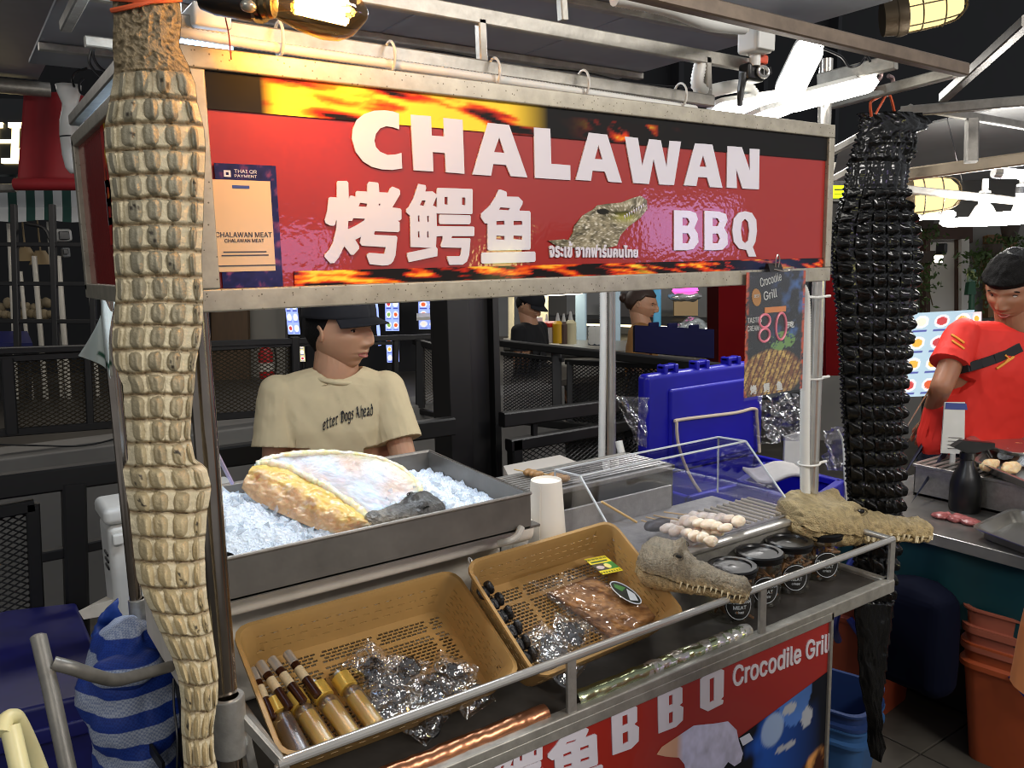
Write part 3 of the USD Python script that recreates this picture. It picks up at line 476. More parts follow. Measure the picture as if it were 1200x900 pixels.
# white corrugated conduits
def conduit(name, label, path, r=.009, n=10, pitch=.005, t=None):
    p = smoothpath(path, 16); L = np.r_[0, np.cumsum(np.linalg.norm(np.diff(p, axis=0), axis=1))]; k = max(8, int(L[-1]/pitch)*2); s = np.linspace(0, L[-1], k)
    q = np.stack([np.interp(s, L, p[:, i]) for i in range(3)], 1); rr = np.where(np.arange(k) % 2 == 0, r, r*.86)
    return one(name, label, 'conduit', tube(q, rr, n), mat('conduit_white', (206, 206, 200), .5), smooth=60)
conduit('conduit', 'white corrugated conduit strapped along the top of the red signboard', [onY(205, 37, .036), onY(330, 57, .036), onY(560, 90, .036), onY(815, 128, .036)], .0062)
c2p = onY(943, 400, .105); conduit('conduit', 'white corrugated conduit running down the right front post', [onY(934, 332, .09), onY(943, 350, .1), onY(944, 420, .105), onY(943, 520, .11), onY(944, 600, .115)], .0105)
conduit('conduit', 'white corrugated conduit beside the rear chrome post', [onY(707, 338, .73), onY(707, 400, .73), onY(706, 470, .73), onY(705, 540, .73)], .0105)
conduit('conduit', 'white conduit looping under the canopy corner above the N', [onY(822, 70, .06), onY(817, 98, .06), onY(828, 107, .06), onY(850, 103, .08), onY(873, 101, .1), onY(884, 112, .1)], .011)
conduit('conduit', 'thin white conduit under the front canopy beam', [onY(720, -2, -.05), onY(780, 10, -.05), onY(830, 28, -.03), onY(872, 33, .0)], .010)
for px, py in ((327, 46), (457, 67), (579, 85), (683, 98), (797, 112)):
    a = onY(px, py, .036); one('cable_tie', ('white cable tie above the left end of the letter C', 'white cable tie above the letter H', 'white cable tie above the letter L', 'white cable tie above the second letter A', 'white cable tie above the last letters, nearest the LED lamp')[[327, 457, 579, 683, 797].index(px)], 'cable tie', tube([a+V(0, .014*math.cos(w), .018*math.sin(w)) for w in np.linspace(0, 6.283, 20)[:-1]], .0018, 6, closed=True), white_plastic(), group='cable ties along the top bar')
for px, py in ((957, 348), (956, 443), (953, 543)):
    a = onY(px-5, py, .112); one('cable_tie', ('topmost white cable tie on the right front post, just under the sign', 'middle white cable tie on the right front post, level with the poster', 'lowest white cable tie on the right front post, above the tan crocodile')[[957, 956, 953].index(px)], 'cable tie', [tube([a+V(.024*math.cos(w), .020*math.sin(w), 0) for w in np.linspace(0, 6.283, 24)[:-1]], .0022, 6, closed=True), rod(a+V(.02, -.01, 0), a+V(.038, -.014, .001), .0028, 6)], white_plastic(), group='cable ties on the right post')
# corner box and black clamp
jb = thing('junction_box', 'white junction box under the canopy corner', 'junction box', onY(885, 45, .02))
a = onY(885, 47, .02); part(jb, 'box', rbox(a-V(.022, .02, .022), a+V(.022, .02, .022), .006), white_plastic()); part(jb, 'lid', rbox(a+V(-.02, -.024, -.019), a+V(.02, -.02, .019), .002), white_plastic()); part(jb, 'gland', lathe([(.0, 0), (.009, 0), (.009, .02), (.0, .02)], 16, mtx(a-V(.0, 0, .04))), white_plastic())
cl = thing('clamp', 'black spring clamp with an orange grip under the canopy corner', 'clamp', onY(890, 85, .03))
a = onY(885, 85, .03); part(cl, 'jaw', [rbox(a-V(.03, .012, .016), a+V(.012, .012, .012), .006), tube([a-V(.028, 0, .005), a-V(.034, 0, .03), a-V(.036, 0, .055)], [.007, .006, .004], 10)], black_plastic())
part(cl, 'grip', rbox(a+V(-.006, -.014, .012), a+V(.016, .01, .026), .003), mat('orange_grip', (196, 72, 40), .5)); part(cl, 'screw', tube([a+V(.0, -.016, -.002)+V(.012*math.cos(w), 0, .008*math.sin(w)) for w in np.linspace(0, 6.283, 16)[:-1]], .003, 8, closed=True), chrome()); part(cl, 'lever', bar(a+V(.01, 0, 0), a+V(.035, 0, .006), .01, .012), black_plastic())
# folding LED lamp with three glowing panels
lamp = thing('folding_led_lamp', 'folding white LED lamp of glowing panels at the right end of the canopy', 'lamp', onY(913, 120, .1))
led = glow('white_led', (255, 250, 240), 9.0)
def panel(p, q, w, nrm_):
    p, q = np.asarray(p), np.asarray(q); x = (q-p)/np.linalg.norm(q-p); n = np.asarray(nrm_, float); n = n-x*np.dot(n, x); n /= np.linalg.norm(n); y = np.cross(n, x); L = np.linalg.norm(q-p)
    o = LineString([(w/2*.7, 0), (L-w/2*.7, 0)]).buffer(w/2, quad_segs=6, cap_style=1).intersection(sbox(0, -w/2, L, w/2))
    part(lamp, 'led_panel', prism(o.buffer(-.003), .012, mtx(p+n*.002, axes=(x, y, n))), led); part(lamp, 'panel_back', prism(o, .008, mtx(p-n*.008, axes=(x, y, n))), white_plastic())
cpt = onY(914, 120, .1)
panel(onY(921, 113, .10), onY(953, 47, .03), .052, -FW-.3*UP); panel(onY(928, 119, .1), onY(1024, 94, .04), .038, -FW*.4-UP); panel(onY(905, 119, .11), onY(832, 130, .12), .05, -FW*.35-UP); panel(onY(930, 122, .13), onY(880, 136, .05), .05, -FW*.3-UP)
part(lamp, 'hub', lathe([(0, 0), (.022, 0), (.026, .004), (.026, .02), (.018, .028), (.0, .028)], 24, mtx(cpt+V(0, .01, -.008))), white_plastic())
one('wire', 'thin black wire looping from the LED lamp to the canopy bar', 'wire', tube(smoothpath([onY(960, 55, .02), onY(985, 66, .02), onY(995, 78, .02), onY(1008, 75, .0), onY(1015, 66, -.02), onY(1020, 72, -.03)], 6), .0022, 6), black_plastic())
# Edison bulb
bt = .80
bc, bd = W(322, 5, bt), W(431, 17, bt); ax = frame(bd-bc)
bulb = thing('edison_bulb', 'glowing amber Edison bulb hanging at the top left above the signboard', 'light bulb', mtx(bc, axes=ax))
L = np.linalg.norm(bd-bc); k = L/.095
gl = [(.013, 0), (.016, .008), (.024, .028), (.029, .05), (.0285, .066), (.022, .08), (.012, .089), (.006, .0935), (.002, .095), (0, .095)]
part(bulb, 'glass', lathe([(a*k, b*k) for a, b in gl], 40), film('amber_glass', (255, 226, 170), .02, gloss=.02), local=True, smooth=True)
hot = glow('hot_filament', (255, 196, 110), 210.0)
for w in range(6):
    an = w*math.pi/3; part(bulb, 'filament', tube([(.0055*k*math.cos(an), .0055*k*math.sin(an), .022*k), (.011*k*math.cos(an+.3), .011*k*math.sin(an+.3), .074*k)], .0024, 6), hot, local=True)
part(bulb, 'stem', lathe([(0, 0), (.007*k, 0), (.004*k, .02*k), (.002*k, .05*k), (0, .05*k)], 12), film('clear_stem', (250, 240, 220)), local=True)
part(bulb, 'screw_cap', lathe([(0, -.03*k)]+[((.0135+.0012*(i % 2))*k, (-.03+.0037*i)*k) for i in range(9)]+[(0, .002*k)], 24), mat('brass_cap', (120, 104, 76), .3, 1.0), local=True)
part(bulb, 'socket', lathe([(0, -.075*k), (.013*k, -.075*k), (.017*k, -.06*k), (.019*k, -.02*k), (.0165*k, -.018*k), (.016*k, -.04*k), (0, -.045*k)], 24), black_plastic(), local=True)
lb = UsdLux.SphereLight.Define(stage, '/World/edison_glow'); lb.CreateRadiusAttr(.01); lb.CreateIntensityAttr(110); lb.CreateColorAttr(Gf.Vec3f(1.0, .66, .32)); lb.AddTranslateOp().Set(Gf.Vec3d(*map(float, (bc+bd)/2)))
one('string', 'thin red string hanging below the bulb socket at the top left', 'string', tube(smoothpath([W(262, 2, .82), W(264, 20, .82), W(268, 40, .82), W(271, 70, .83)], 5), .0007, 6), mat('red_string', (150, 50, 44), .7))
ck = thing('lamp_holder', 'dark wall lamp holder carrying the Edison bulb', 'lamp holder', W(290, 2, .82))
part(ck, 'body', [tube([W(262, -6, .83), W(286, 4, .81), W(305, 6, .8)], [.014, .016, .017], 14), ell(W(291, 8, .80), (.011, .011, .011))], black_plastic()); part(ck, 'knob', ell(W(291, 7, .785), (.008, .006, .006)), mat('glass_knob', (150, 150, 140), .2, .6))
# ================================================================ hanging crocodile skins
def edges(tab):
    a = np.array(tab, float); return lambda y: (np.interp(y, a[:, 0], a[:, 1]), np.interp(y, a[:, 0], a[:, 2]))
LE = edges([(-30,133,208),(0,132,210),(25,133,213),(55,132,210),(80,134,222),(100,132,229),(120,128,231),(150,122,239),(175,123,241),(200,127,240),(225,130,239),(262,132,238),(300,133,236),(340,136,238),(375,133,238),(400,131,235),(425,133,230),(450,144,228),(480,146,225),(510,149,223),(538,150,229),(550,144,243),(570,147,248),(600,152,243),(640,156,240),(675,160,241),(700,170,243),(720,179,246),(740,188,249),(765,200,253),(790,208,256),(820,212,255),(850,212,250),(880,214,251),(905,216,256)])
ROWS = [85,118,148,178,207,235,265,295,325,355,382,410,437,462,490,517,545,572,598,627,655,685,715,740,769,797,828,860,892,912]
YS = -.062
def skin_pt(u, py, E, y0, bulge=.013, off=0.0):
    l, r = E(py); px = l+(r-l)*u; p = np.stack([onY(a, b, y0) for a, b in zip(np.ravel(px), np.ravel(py))]).reshape(np.shape(px)+(3,))
    c = bulge*(1-np.abs(2*u-1)**2.2); return p-np.array([.2, .98, 0])*(c+off)[..., None]
def rowpos(py, rows):
    i = np.clip(np.searchsorted(rows, py, 'right')-1, 0, len(rows)-2); r = np.array(rows, float); return i, (py-r[i])/(r[i+1]-r[i])
hide_m = tint('dried_hide', .62, bump=.35, bscale=420.0)
sk = thing('crocodile_skin', 'pale dried crocodile skin with raised scutes hanging at the left end of the stall', 'crocodile skin', onY(185, 450, YS))
def light_skin():
    nu, nv = 90, 640; u, v = np.meshgrid(np.linspace(0, 1, nu), np.linspace(0, 1, nv), indexing='ij'); py = -30+v*935
    wav = 5*(.5-np.abs(u-.48))*np.clip((py-60)/200, 0, 1); pyr = py+wav+5*(meshkit.fbm(np.stack([u*4, py/26, u*0+9], -1), 3, 31)-.5)*np.clip((py-90)/40, 0, 1)                      # rows arch a little
    i, f = rowpos(pyr, ROWS); body = (py > 86)
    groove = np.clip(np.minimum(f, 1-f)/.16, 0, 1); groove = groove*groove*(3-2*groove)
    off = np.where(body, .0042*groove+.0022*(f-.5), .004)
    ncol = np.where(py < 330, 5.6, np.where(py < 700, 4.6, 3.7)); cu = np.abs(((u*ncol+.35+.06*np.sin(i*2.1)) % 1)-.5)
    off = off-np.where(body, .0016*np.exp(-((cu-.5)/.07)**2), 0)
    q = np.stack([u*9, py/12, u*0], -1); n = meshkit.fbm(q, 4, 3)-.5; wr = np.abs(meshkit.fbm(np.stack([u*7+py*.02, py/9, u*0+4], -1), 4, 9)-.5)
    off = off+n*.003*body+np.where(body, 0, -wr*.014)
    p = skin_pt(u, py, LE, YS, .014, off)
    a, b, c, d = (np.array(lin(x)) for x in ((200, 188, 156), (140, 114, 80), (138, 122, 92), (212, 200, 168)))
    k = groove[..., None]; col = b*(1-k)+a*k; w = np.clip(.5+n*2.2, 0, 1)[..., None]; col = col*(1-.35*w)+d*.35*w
    nk = np.clip((118-py)/40, 0, 1)[..., None]; col = col*(1-nk)+c*nk*(1-np.clip(wr*2.5, 0, .3)[..., None]); col *= (1-.18*np.clip((430-py)/300, 0, 1))[..., None]  # hide darkened towards the top: the dimmer light there put into the colour
    i_ = np.arange(nu*nv).reshape(nu, nv); q4 = np.stack([i_[:-1, :-1], i_[1:, :-1], i_[1:, 1:], i_[:-1, 1:]], -1).reshape(-1, 4); fs = np.vstack([q4[:, [0, 1, 2]], q4[:, [0, 2, 3]]])
    P0 = p.reshape(-1, 3); o = trimesh.Trimesh(P0, fs, process=False); sgn_ = np.sign(o.vertex_normals[:, 1].mean())
    if sgn_ > 0: fs = fs[:, ::-1]
    B0 = P0+np.array([.2, .98, 0])*.004; n0 = len(P0); ring = np.concatenate([i_[:, 0], i_[-1, 1:], i_[-2::-1, -1], i_[0, -2:0:-1]]); r2 = np.roll(ring, -1)
    F = np.vstack([fs, fs[:, ::-1]+n0, np.stack([ring+n0, r2+n0, r2], 1), np.stack([ring+n0, r2, ring], 1)])
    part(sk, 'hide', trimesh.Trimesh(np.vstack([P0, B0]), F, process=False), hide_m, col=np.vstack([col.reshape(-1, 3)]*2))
    # scutes: raised, keeled bosses in rows
    R = np.random.default_rng(5)
    for r in range(len(ROWS)-1):
        y0, y1 = ROWS[r], ROWS[r+1]; yc, h = (y0+y1)/2, (y1-y0)*.44
        if yc < 330: us = [.06, .26, .47, .68, .89] if r else [.12, .36, .62, .85]
        elif yc < 440: us = [.06, .27, .50, .72, .93]
        elif yc < 545: us = [.2, .48, .76, .95]
        elif yc < 700: us = [.17, .40, .66, .88]
        else: us = [.2, .45, .70, .90]
        for ci, cu_ in enumerate(us):
            edge = min(cu_, 1-cu_); hw = (.088 if edge > .12 else .045)*(1 if yc < 440 else 1.2); hw = min(hw, edge*.95)
            n = 11; a, b = np.meshgrid(np.linspace(-1, 1, n), np.linspace(-1, 1, n+2), indexing='ij')
            rr = np.clip(1-np.abs(a)**2.6-np.abs(b)**3.0, 0, 1); dome = rr**.5
            keel = np.exp(-((a-.25)/.3)**2)*.55; jit = R.uniform(-.01, .01); uu = cu_+jit+a*hw
            pyc = yc+b*h-5*(.5-abs(cu_-.48))*min(max((yc-60)/200, 0), 1)
            nz = meshkit.fbm(np.stack([a*2.2, b*1.2, a*0+r*3.1+ci], -1), 3, 4)-.5
            off2 = .0012+dome*(.0075+.0065*keel+.004*nz)
            pp = skin_pt(np.clip(uu, 0, 1), pyc, LE, YS, .014, off2)
            gk = np.clip((700-yc)/400, 0, 1); base = (np.array(lin((160, 153, 130)))*gk+np.array(lin((206, 186, 142)))*(1-gk))*R.uniform(.84, 1.06); dkc = np.array(lin((128, 112, 82)))  # greyer scutes above, warmer and brighter below: fall of light in the colour
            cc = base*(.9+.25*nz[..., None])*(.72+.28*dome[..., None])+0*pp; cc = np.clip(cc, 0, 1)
            if R.random() < .2:
                for _ in range(3):
                    ea, eb = R.uniform(-.5, .5, 2); cc[(a-ea)**2+(b-eb)**2 < .03] = lin((60, 54, 44))
            ii = np.arange(n*(n+2)).reshape(n, n+2); q4 = np.stack([ii[:-1, :-1], ii[1:, :-1], ii[1:, 1:], ii[:-1, 1:]], -1).reshape(-1, 4); fs = np.vstack([q4[:, [0, 2, 1]], q4[:, [0, 3, 2]]])
            o = trimesh.Trimesh(pp.reshape(-1, 3), fs, process=False)
            if o.vertex_normals[:, 1].mean() > 0: o = trimesh.Trimesh(o.vertices, fs[:, ::-1], process=False)
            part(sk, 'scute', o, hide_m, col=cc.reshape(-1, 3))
light_skin()
orange_cord = mat('orange_cord', (196, 84, 44), .6)
def around(py, k=0.0):
    l, r = LE(py); return [skin_pt(np.array(u), np.array(float(py+8*math.sin(u*3+k))), LE, YS, .014, np.array(.006)) for u in np.linspace(-.02, 1.02, 14)]
for py, k in ((1, 0), (7, 1.2), (-4, .5)): part(sk, 'binding_cord', tube(around(py, k), .0022, 6), orange_cord, label='orange binding cord')
part(sk, 'plastic_tie', tube([W(191, 22, .82), W(197, 17, .82), W(204, 10, .825), W(208, 4, .83)], [.0015, .002, .002, .0015], 6), white_plastic(), label='white plastic tie')
# dark skin on the right
DE = edges([(133,1003,1074),(142,1005,1088),(152,1003,1086),(157,1001,1070),(175,997,1071),(195,994,1067),(215,991,1063),(235,986,1063),(248,982,1070),(262,977,1075),(290,974,1078),(320,977,1077),(350,980,1073),(400,983,1067),(450,985,1061),(500,990,1058),(560,993,1058),(620,997,1056),(650,1000,1050),(690,1003,1044),(720,1001,1042),(745,1004,1036),(790,1006,1030),(820,1010,1025),(838,1016,1025),(850,1017,1022),(860,1016,1027),(868,1015,1030),(878,1017,1025),(886,1019,1022)])
DROWS = [165,182,196,208,220,233,248,262,277,292,307,322,338,354,371,388,405,422,440,457,474,492,510,528,546,564,582,600,617,634,651,668,685,702]
DYS = .13
dsk = thing('crocodile_skin', 'glossy black crocodile skin hanging from a hook at the right end of the stall', 'crocodile skin', onY(1030, 450, DYS))
dark_m = mat('black_hide', (4, 4, 4), .5, specular_ior_level=.1, coat_weight=.55, coat_roughness=.12, var=.5, scale=70, bump=.6, bscale=300)
def dark_skin():
    nu, nv = 60, 420; u, v = np.meshgrid(np.linspace(0, 1, nu), np.linspace(0, 1, nv), indexing='ij'); py = 133+v*753
    i, f = rowpos(py, DROWS); body = (py > 165)*(py < 702); g = np.clip(np.minimum(f, 1-f)/.2, 0, 1); g = g*g*(3-2*g)
    cu = np.abs(((u*6+.5) % 1)-.5); off = np.where(body, .002*g-.006*np.exp(-((cu-.5)/.14)**2), .006)
    n = meshkit.fbm(np.stack([u*10, py/14, u*0], -1), 4, 21)-.5; off = off+n*np.where(py < 190, .03, .009)+.006*np.exp(-((py-167)/3.)**2)-.006*np.exp(-((py-190)/3.)**2)
    off = off+np.where(py > 702, .008*np.exp(-((u-.75)/.12)**2), 0)
    p = skin_pt(u, py, DE, DYS, .022, off)
    # ragged edge, saw-toothed along the tail
    saw = np.where(py > 700, .006*((py/15) % 1)*(u > .8)*np.clip((850-py)/60, 0, 1), .003*np.sin(py*1.1)*(np.abs(u-.5) > .46)); p = p+RT*saw[..., None]
    i_ = np.arange(nu*nv).reshape(nu, nv); q4 = np.stack([i_[:-1, :-1], i_[1:, :-1], i_[1:, 1:], i_[:-1, 1:]], -1).reshape(-1, 4); fs = np.vstack([q4[:, [0, 1, 2]], q4[:, [0, 2, 3]]])
    P0 = p.reshape(-1, 3); o = trimesh.Trimesh(P0, fs, process=False)
    if o.vertex_normals[:, 1].mean() > 0: fs = fs[:, ::-1]
    B0 = P0+np.array([.2, .98, 0])*.005; n0 = len(P0); ring = np.concatenate([i_[:, 0], i_[-1, 1:], i_[-2::-1, -1], i_[0, -2:0:-1]]); r2 = np.roll(ring, -1)
    F = np.vstack([fs, fs[:, ::-1]+n0, np.stack([ring+n0, r2+n0, r2], 1), np.stack([ring+n0, r2, ring], 1)])
    part(dsk, 'hide', trimesh.Trimesh(np.vstack([P0, B0]), F, process=False), dark_m, smooth=True)
    R = np.random.default_rng(8)
    for r in range(4, len(DROWS)-1):
        y0, y1 = DROWS[r], DROWS[r+1]; yc, h = (y0+y1)/2, (y1-y0)*.42; cols = 6 if yc < 640 else 4
        for ci in range(cols):
            cu_ = (ci+.5)/cols; hw = .34/cols; n = 7; a, b = np.meshgrid(np.linspace(-1, 1, n), np.linspace(-1, 1, n), indexing='ij')
            dome = np.clip(1-np.abs(a)**2.4-np.abs(b)**2.6, 0, 1)**.6; kz = np.exp(-((a-.2)/.35)**2); nz = meshkit.fbm(np.stack([a*1.8, b*1.4, a*0+r*5.1+ci], -1), 3, 14)-.5
            pp = skin_pt(cu_+a*hw, yc+b*h, DE, DYS, .022, .004+dome*(.006+.012*kz+.014*nz)+R.uniform(-.0008, .0012))
            ii = np.arange(n*n).reshape(n, n); q4 = np.stack([ii[:-1, :-1], ii[1:, :-1], ii[1:, 1:], ii[:-1, 1:]], -1).reshape(-1, 4); fs = np.vstack([q4[:, [0, 2, 1]], q4[:, [0, 3, 2]]])
            o = trimesh.Trimesh(pp.reshape(-1, 3), fs, process=False)
            if o.vertex_normals[:, 1].mean() > 0: o = trimesh.Trimesh(o.vertices, fs[:, ::-1], process=False)
            part(dsk, 'scute', o, dark_m, smooth=50)
dark_skin()
hk = [onY(1005, 128, .05), onY(1018, 118, .06), onY(1030, 97, .07), onY(1032, 86, .07), onY(1026, 82, .07)]
hk2 = [onY(1019, 100, .08), onY(1030, 106, .09), onY(1040, 111, .1), onY(1046, 103, .1), onY(1046, 92, .1), onY(1041, 89, .1)]
mh = mat('pinkish_steel_hook', (150, 128, 124), .35, .8)
one('meat_hook', 'curved steel meat hook on the canopy bar holding the black crocodile skin', 'hook', [tube(smoothpath([onY(1005, 110, .08), onY(1015, 106, .08), onY(1026, 97, .08), onY(1032, 90, .08), onY(1031, 83, .08), onY(1024, 84, .08)], 6), .0042, 10), tube(smoothpath(hk2, 6), .0042, 10)], mh)
part(dsk, 'hanging_cord', [tube(smoothpath([onY(1021, 136, .11), onY(1020, 122, .1), onY(1024, 117, .1), onY(1038, 110, .095)], 5), .0028, 6), tube(smoothpath([onY(1026, 134, .11), onY(1038, 112, .095)], 4), .0026, 6), tube(smoothpath([onY(1049, 136, .11), onY(1046, 122, .1), onY(1043, 112, .095)], 5), .0028, 6)], orange_cord, label='orange hanging cord')
# ================================================================ baskets
tan = mat('tan_basket_plastic', (168, 132, 78), .42, var=.18, scale=9, bump=.04, bscale=60)
def basket(label, BLp, BRp, FRp, FLp, H=.066, inset=.016):
    BLp, BRp, FRp, FLp = (np.asarray(x, float) for x in (BLp, BRp, FRp, FLp)); c = (BLp+BRp+FRp+FLp)/4
    ex = (BRp-BLp)+(FRp-FLp); ex /= np.linalg.norm(ex); ev = (BLp-FLp)+(BRp-FRp); ev -= ex*np.dot(ev, ex); ev /= np.linalg.norm(ev); n = np.cross(ex, ev)
    w = (np.linalg.norm(BRp-BLp)+np.linalg.norm(FRp-FLp))/4; d = (np.linalg.norm(BLp-FLp)+np.linalg.norm(BRp-FRp))/4
    M = mtx(c-n*H, axes=(ex, ev, n)); t = thing('basket', label, 'basket', M)
    rr = lambda a, b, r: sbox(-a+r, -b+r, a-r, b-r).buffer(r, quad_segs=6)
    def ring(a, b, r, z, N=96):
        p = rr(a, b, r).exterior; return np.array([[*p.interpolate(k/N, normalized=True).coords[0], z] for k in range(N)])
    wi, di = w-inset, d-inset; N = 96; prof = [(wi, di, .02, 0), (wi+.25*inset, di+.25*inset, .02, H*.25), (w-.004, d-.004, .022, H*.92), (w+.002, d+.002, .024, H*.93), (w+.002, d+.002, .024, H), (w-.003, d-.003, .022, H), (w-.0062, d-.0062, .021, H*.9), (wi-.0025+.25*inset, di-.0025+.25*inset, .02, H*.25), (wi-.0025, di-.0025, .018, .0)]
    vs = np.vstack([ring(*q, N) for q in prof]); f = []; K = len(prof)
    for i in range(K):
        a, b = i*N, ((i+1) % K)*N
        for j in range(N): j2 = (j+1) % N; f += [[a+j, a+j2, b+j2], [a+j, b+j2, b+j]]
    shell = man(trimesh.Trimesh(vs, f, process=False)); cut = []
    for s in (-1, 1):                                             # slots in the four walls
        for r in range(3 if s < 0 else 3):
            z = H*(.28+.2*r)
            for k in range(15):
                x = -wi*.86+2*wi*.86*k/14+(.004 if r % 2 else 0); cut.append(box((x-.0052, s*di-.03, z-.0009), (x+.0052, s*di+.03, z+.0009)))
        for r in range(6):
            z = H*(.2+.105*r)
            for k in range(9):
                y = -di*.8+2*di*.8*k/8+(.005 if r % 2 else 0); cut.append(box((s*wi-.03, y-.0045, z-.0008), (s*wi+.03, y+.0045, z+.0008)))
    shell = shell-m3.Manifold.compose([man(b) for b in cut]) if False else shell-union(cut)
    part(t, 'wall', shell, tan, local=True)
    plate = m3.CrossSection([np.array(rr(wi-.001, di-.001, .018).exterior.coords)[:-1]], m3.FillRule.NonZero); rects = []
    pw, ph = .0088, .0056; nx, ny = int(2*(wi-.012)/pw), int(2*(di-.012)/ph)
    for j in range(ny):
        for i in range(nx):
            x = -nx*pw/2+(i+.5)*pw+(pw/2 if j % 2 else 0)-pw/4; y = -ny*ph/2+(j+.5)*ph
            if (i % 10) == 9 or (j % 11) == 10: continue
            rects.append(np.array([(x-.0036, y-.0018), (x+.0036, y-.0018), (x+.0036, y+.0018), (x-.0036, y+.0018)]))
    plate = plate-m3.CrossSection(rects, m3.FillRule.NonZero)
    part(t, 'perforated_floor', plate.extrude(.0025), tan, local=True)
    return t, M, (ex, ev, n), c-n*H
bk1, M1, A1, O1 = basket('tan plastic basket of gold capped bottles and small bags, left of the two', (.047, .168, 1.076), (.394, .174, 1.076), (.388, -.012, .981), (.050, -.006, .981))
bk2, M2, A2, O2 = basket('tan plastic basket holding a large packet of brown dried meat, right of the two', (.383, .136, 1.098), (.690, .149, 1.098), (.722, -.012, .981), (.404, -.038, .981))
def on1(px, py, h=.004): return onP(px, py, O1+A1[2]*h, A1[2])
def on2(px, py, h=.004): return onP(px, py, O2+A2[2]*h, A2[2])
# ---- bottles
liq = lambda name, c: mat(name, c, .12, subsurface_weight=.3, subsurface_scale=.004)
clearp = film('clear_plastic', (244, 244, 240), .04, gloss=.06)
frost = film('frosted_bottle', (228, 220, 190), .3, gloss=.22)
gold = mat('gold_cap', (226, 190, 92), .25, .6, var=.06, scale=200); silver = mat('silver_cap', (214, 208, 198), .2, .7)
def bottle(label, cap_px, tip_px, h, liquid, group):
    a = on1(*cap_px, h); b = on1(*tip_px, h); d = (b-a)/np.linalg.norm(b-a); Lb = .105; r = .0135
    t = thing('spray_bottle', label, 'bottle', mtx(a-d*.018, axes=frame(d, A1[2])), group)
    part(t, 'body', lathe([(0, .036), (.0105, .036), (r, .042), (r, Lb-.004), (r-.003, Lb), (0, Lb)], 28), frost, local=True)
    part(t, 'liquid', lathe([(0, .047), (r-.003, .047), (r-.0016, .05), (r-.0016, Lb-.004), (0, Lb-.002)], 24), liquid, local=True)
    part(t, 'cap_ring', lathe([(r*.98, .012), (r*1.02, .0125), (r*1.02, .034), (r*.98, .0345), (0, .0345)], 28), gold, local=True)
    part(t, 'over_cap', lathe([(0, 0), (.010, .0005), (.0125, .004), (.0130, .014), (.0130, .018), (0, .018)], 28), clearp, local=True)
    part(t, 'nozzle', lathe([(0, .004), (.005, .004), (.005, .014), (0, .014)], 14), white_plastic(), local=True)
    part(t, 'dip_tube', rod((0, 0, .036), (0, 0, Lb-.008), .0016, 8), white_plastic(), local=True)
oilm = liq('yellow_oil', (222, 192, 96)); darkm = liq('dark_liquid', (60, 34, 40))
bottle('gold capped spray bottle with dark purple liquid, leftmost in the left basket', (322, 826), (356, 890), .014, darkm, 'gold capped bottles')
bottle('gold capped spray bottle of yellow oil beside the dark purple one', (346, 818), (392, 888), .014, oilm, 'gold capped bottles')
bottle('gold capped spray bottle of yellow oil, second from the bags', (373, 808), (422, 876), .015, oilm, 'gold capped bottles')
bottle('gold capped spray bottle of yellow oil right beside the small bags', (401, 797), (446, 858), .015, oilm, 'gold capped bottles')
amber = mat('amber_vial', (66, 34, 18), .1, transmission_weight=.5); lab = mat('kraft_label', (196, 180, 146), .6, var=.2, scale=300)
def vial(label, cap_px, tip_px, h):
    a = on1(*cap_px, h); b = on1(*tip_px, h); d = (b-a)/np.linalg.norm(b-a); Lv = .082; r = .0062
    t = thing('oil_vial', label, 'vial', mtx(a-d*.005, axes=frame(d, A1[2])), 'silver capped vials')
    part(t, 'vial_body', lathe([(0, .018), (r, .019), (r, Lv-.002), (r-.002, Lv), (0, Lv)], 20), amber, local=True); part(t, 'cap', lathe([(0, 0), (r*.95, 0), (r*1.08, .0012), (r*1.08, .021), (0, .0215)], 20), silver, local=True)
    part(t, 'paper_label', lathe([(r*1.02, .030), (r*1.03, .0302), (r*1.03, .0498), (r*1.02, .05)], 20), lab, local=True)
for k, (cp_, tp_, lb_) in enumerate((((297, 788), (318, 838), 'silver capped amber vial against the left wall of the left basket'), ((306, 780), (334, 822), 'silver capped amber vial second from the left wall of the basket'), ((320, 775), (350, 815), 'silver capped amber vial third from the left wall of the basket'), ((338, 768), (366, 806), 'silver capped amber vial nearest the middle of the left basket'))): vial(lb_, cp_, tp_, .026 if k else .02)
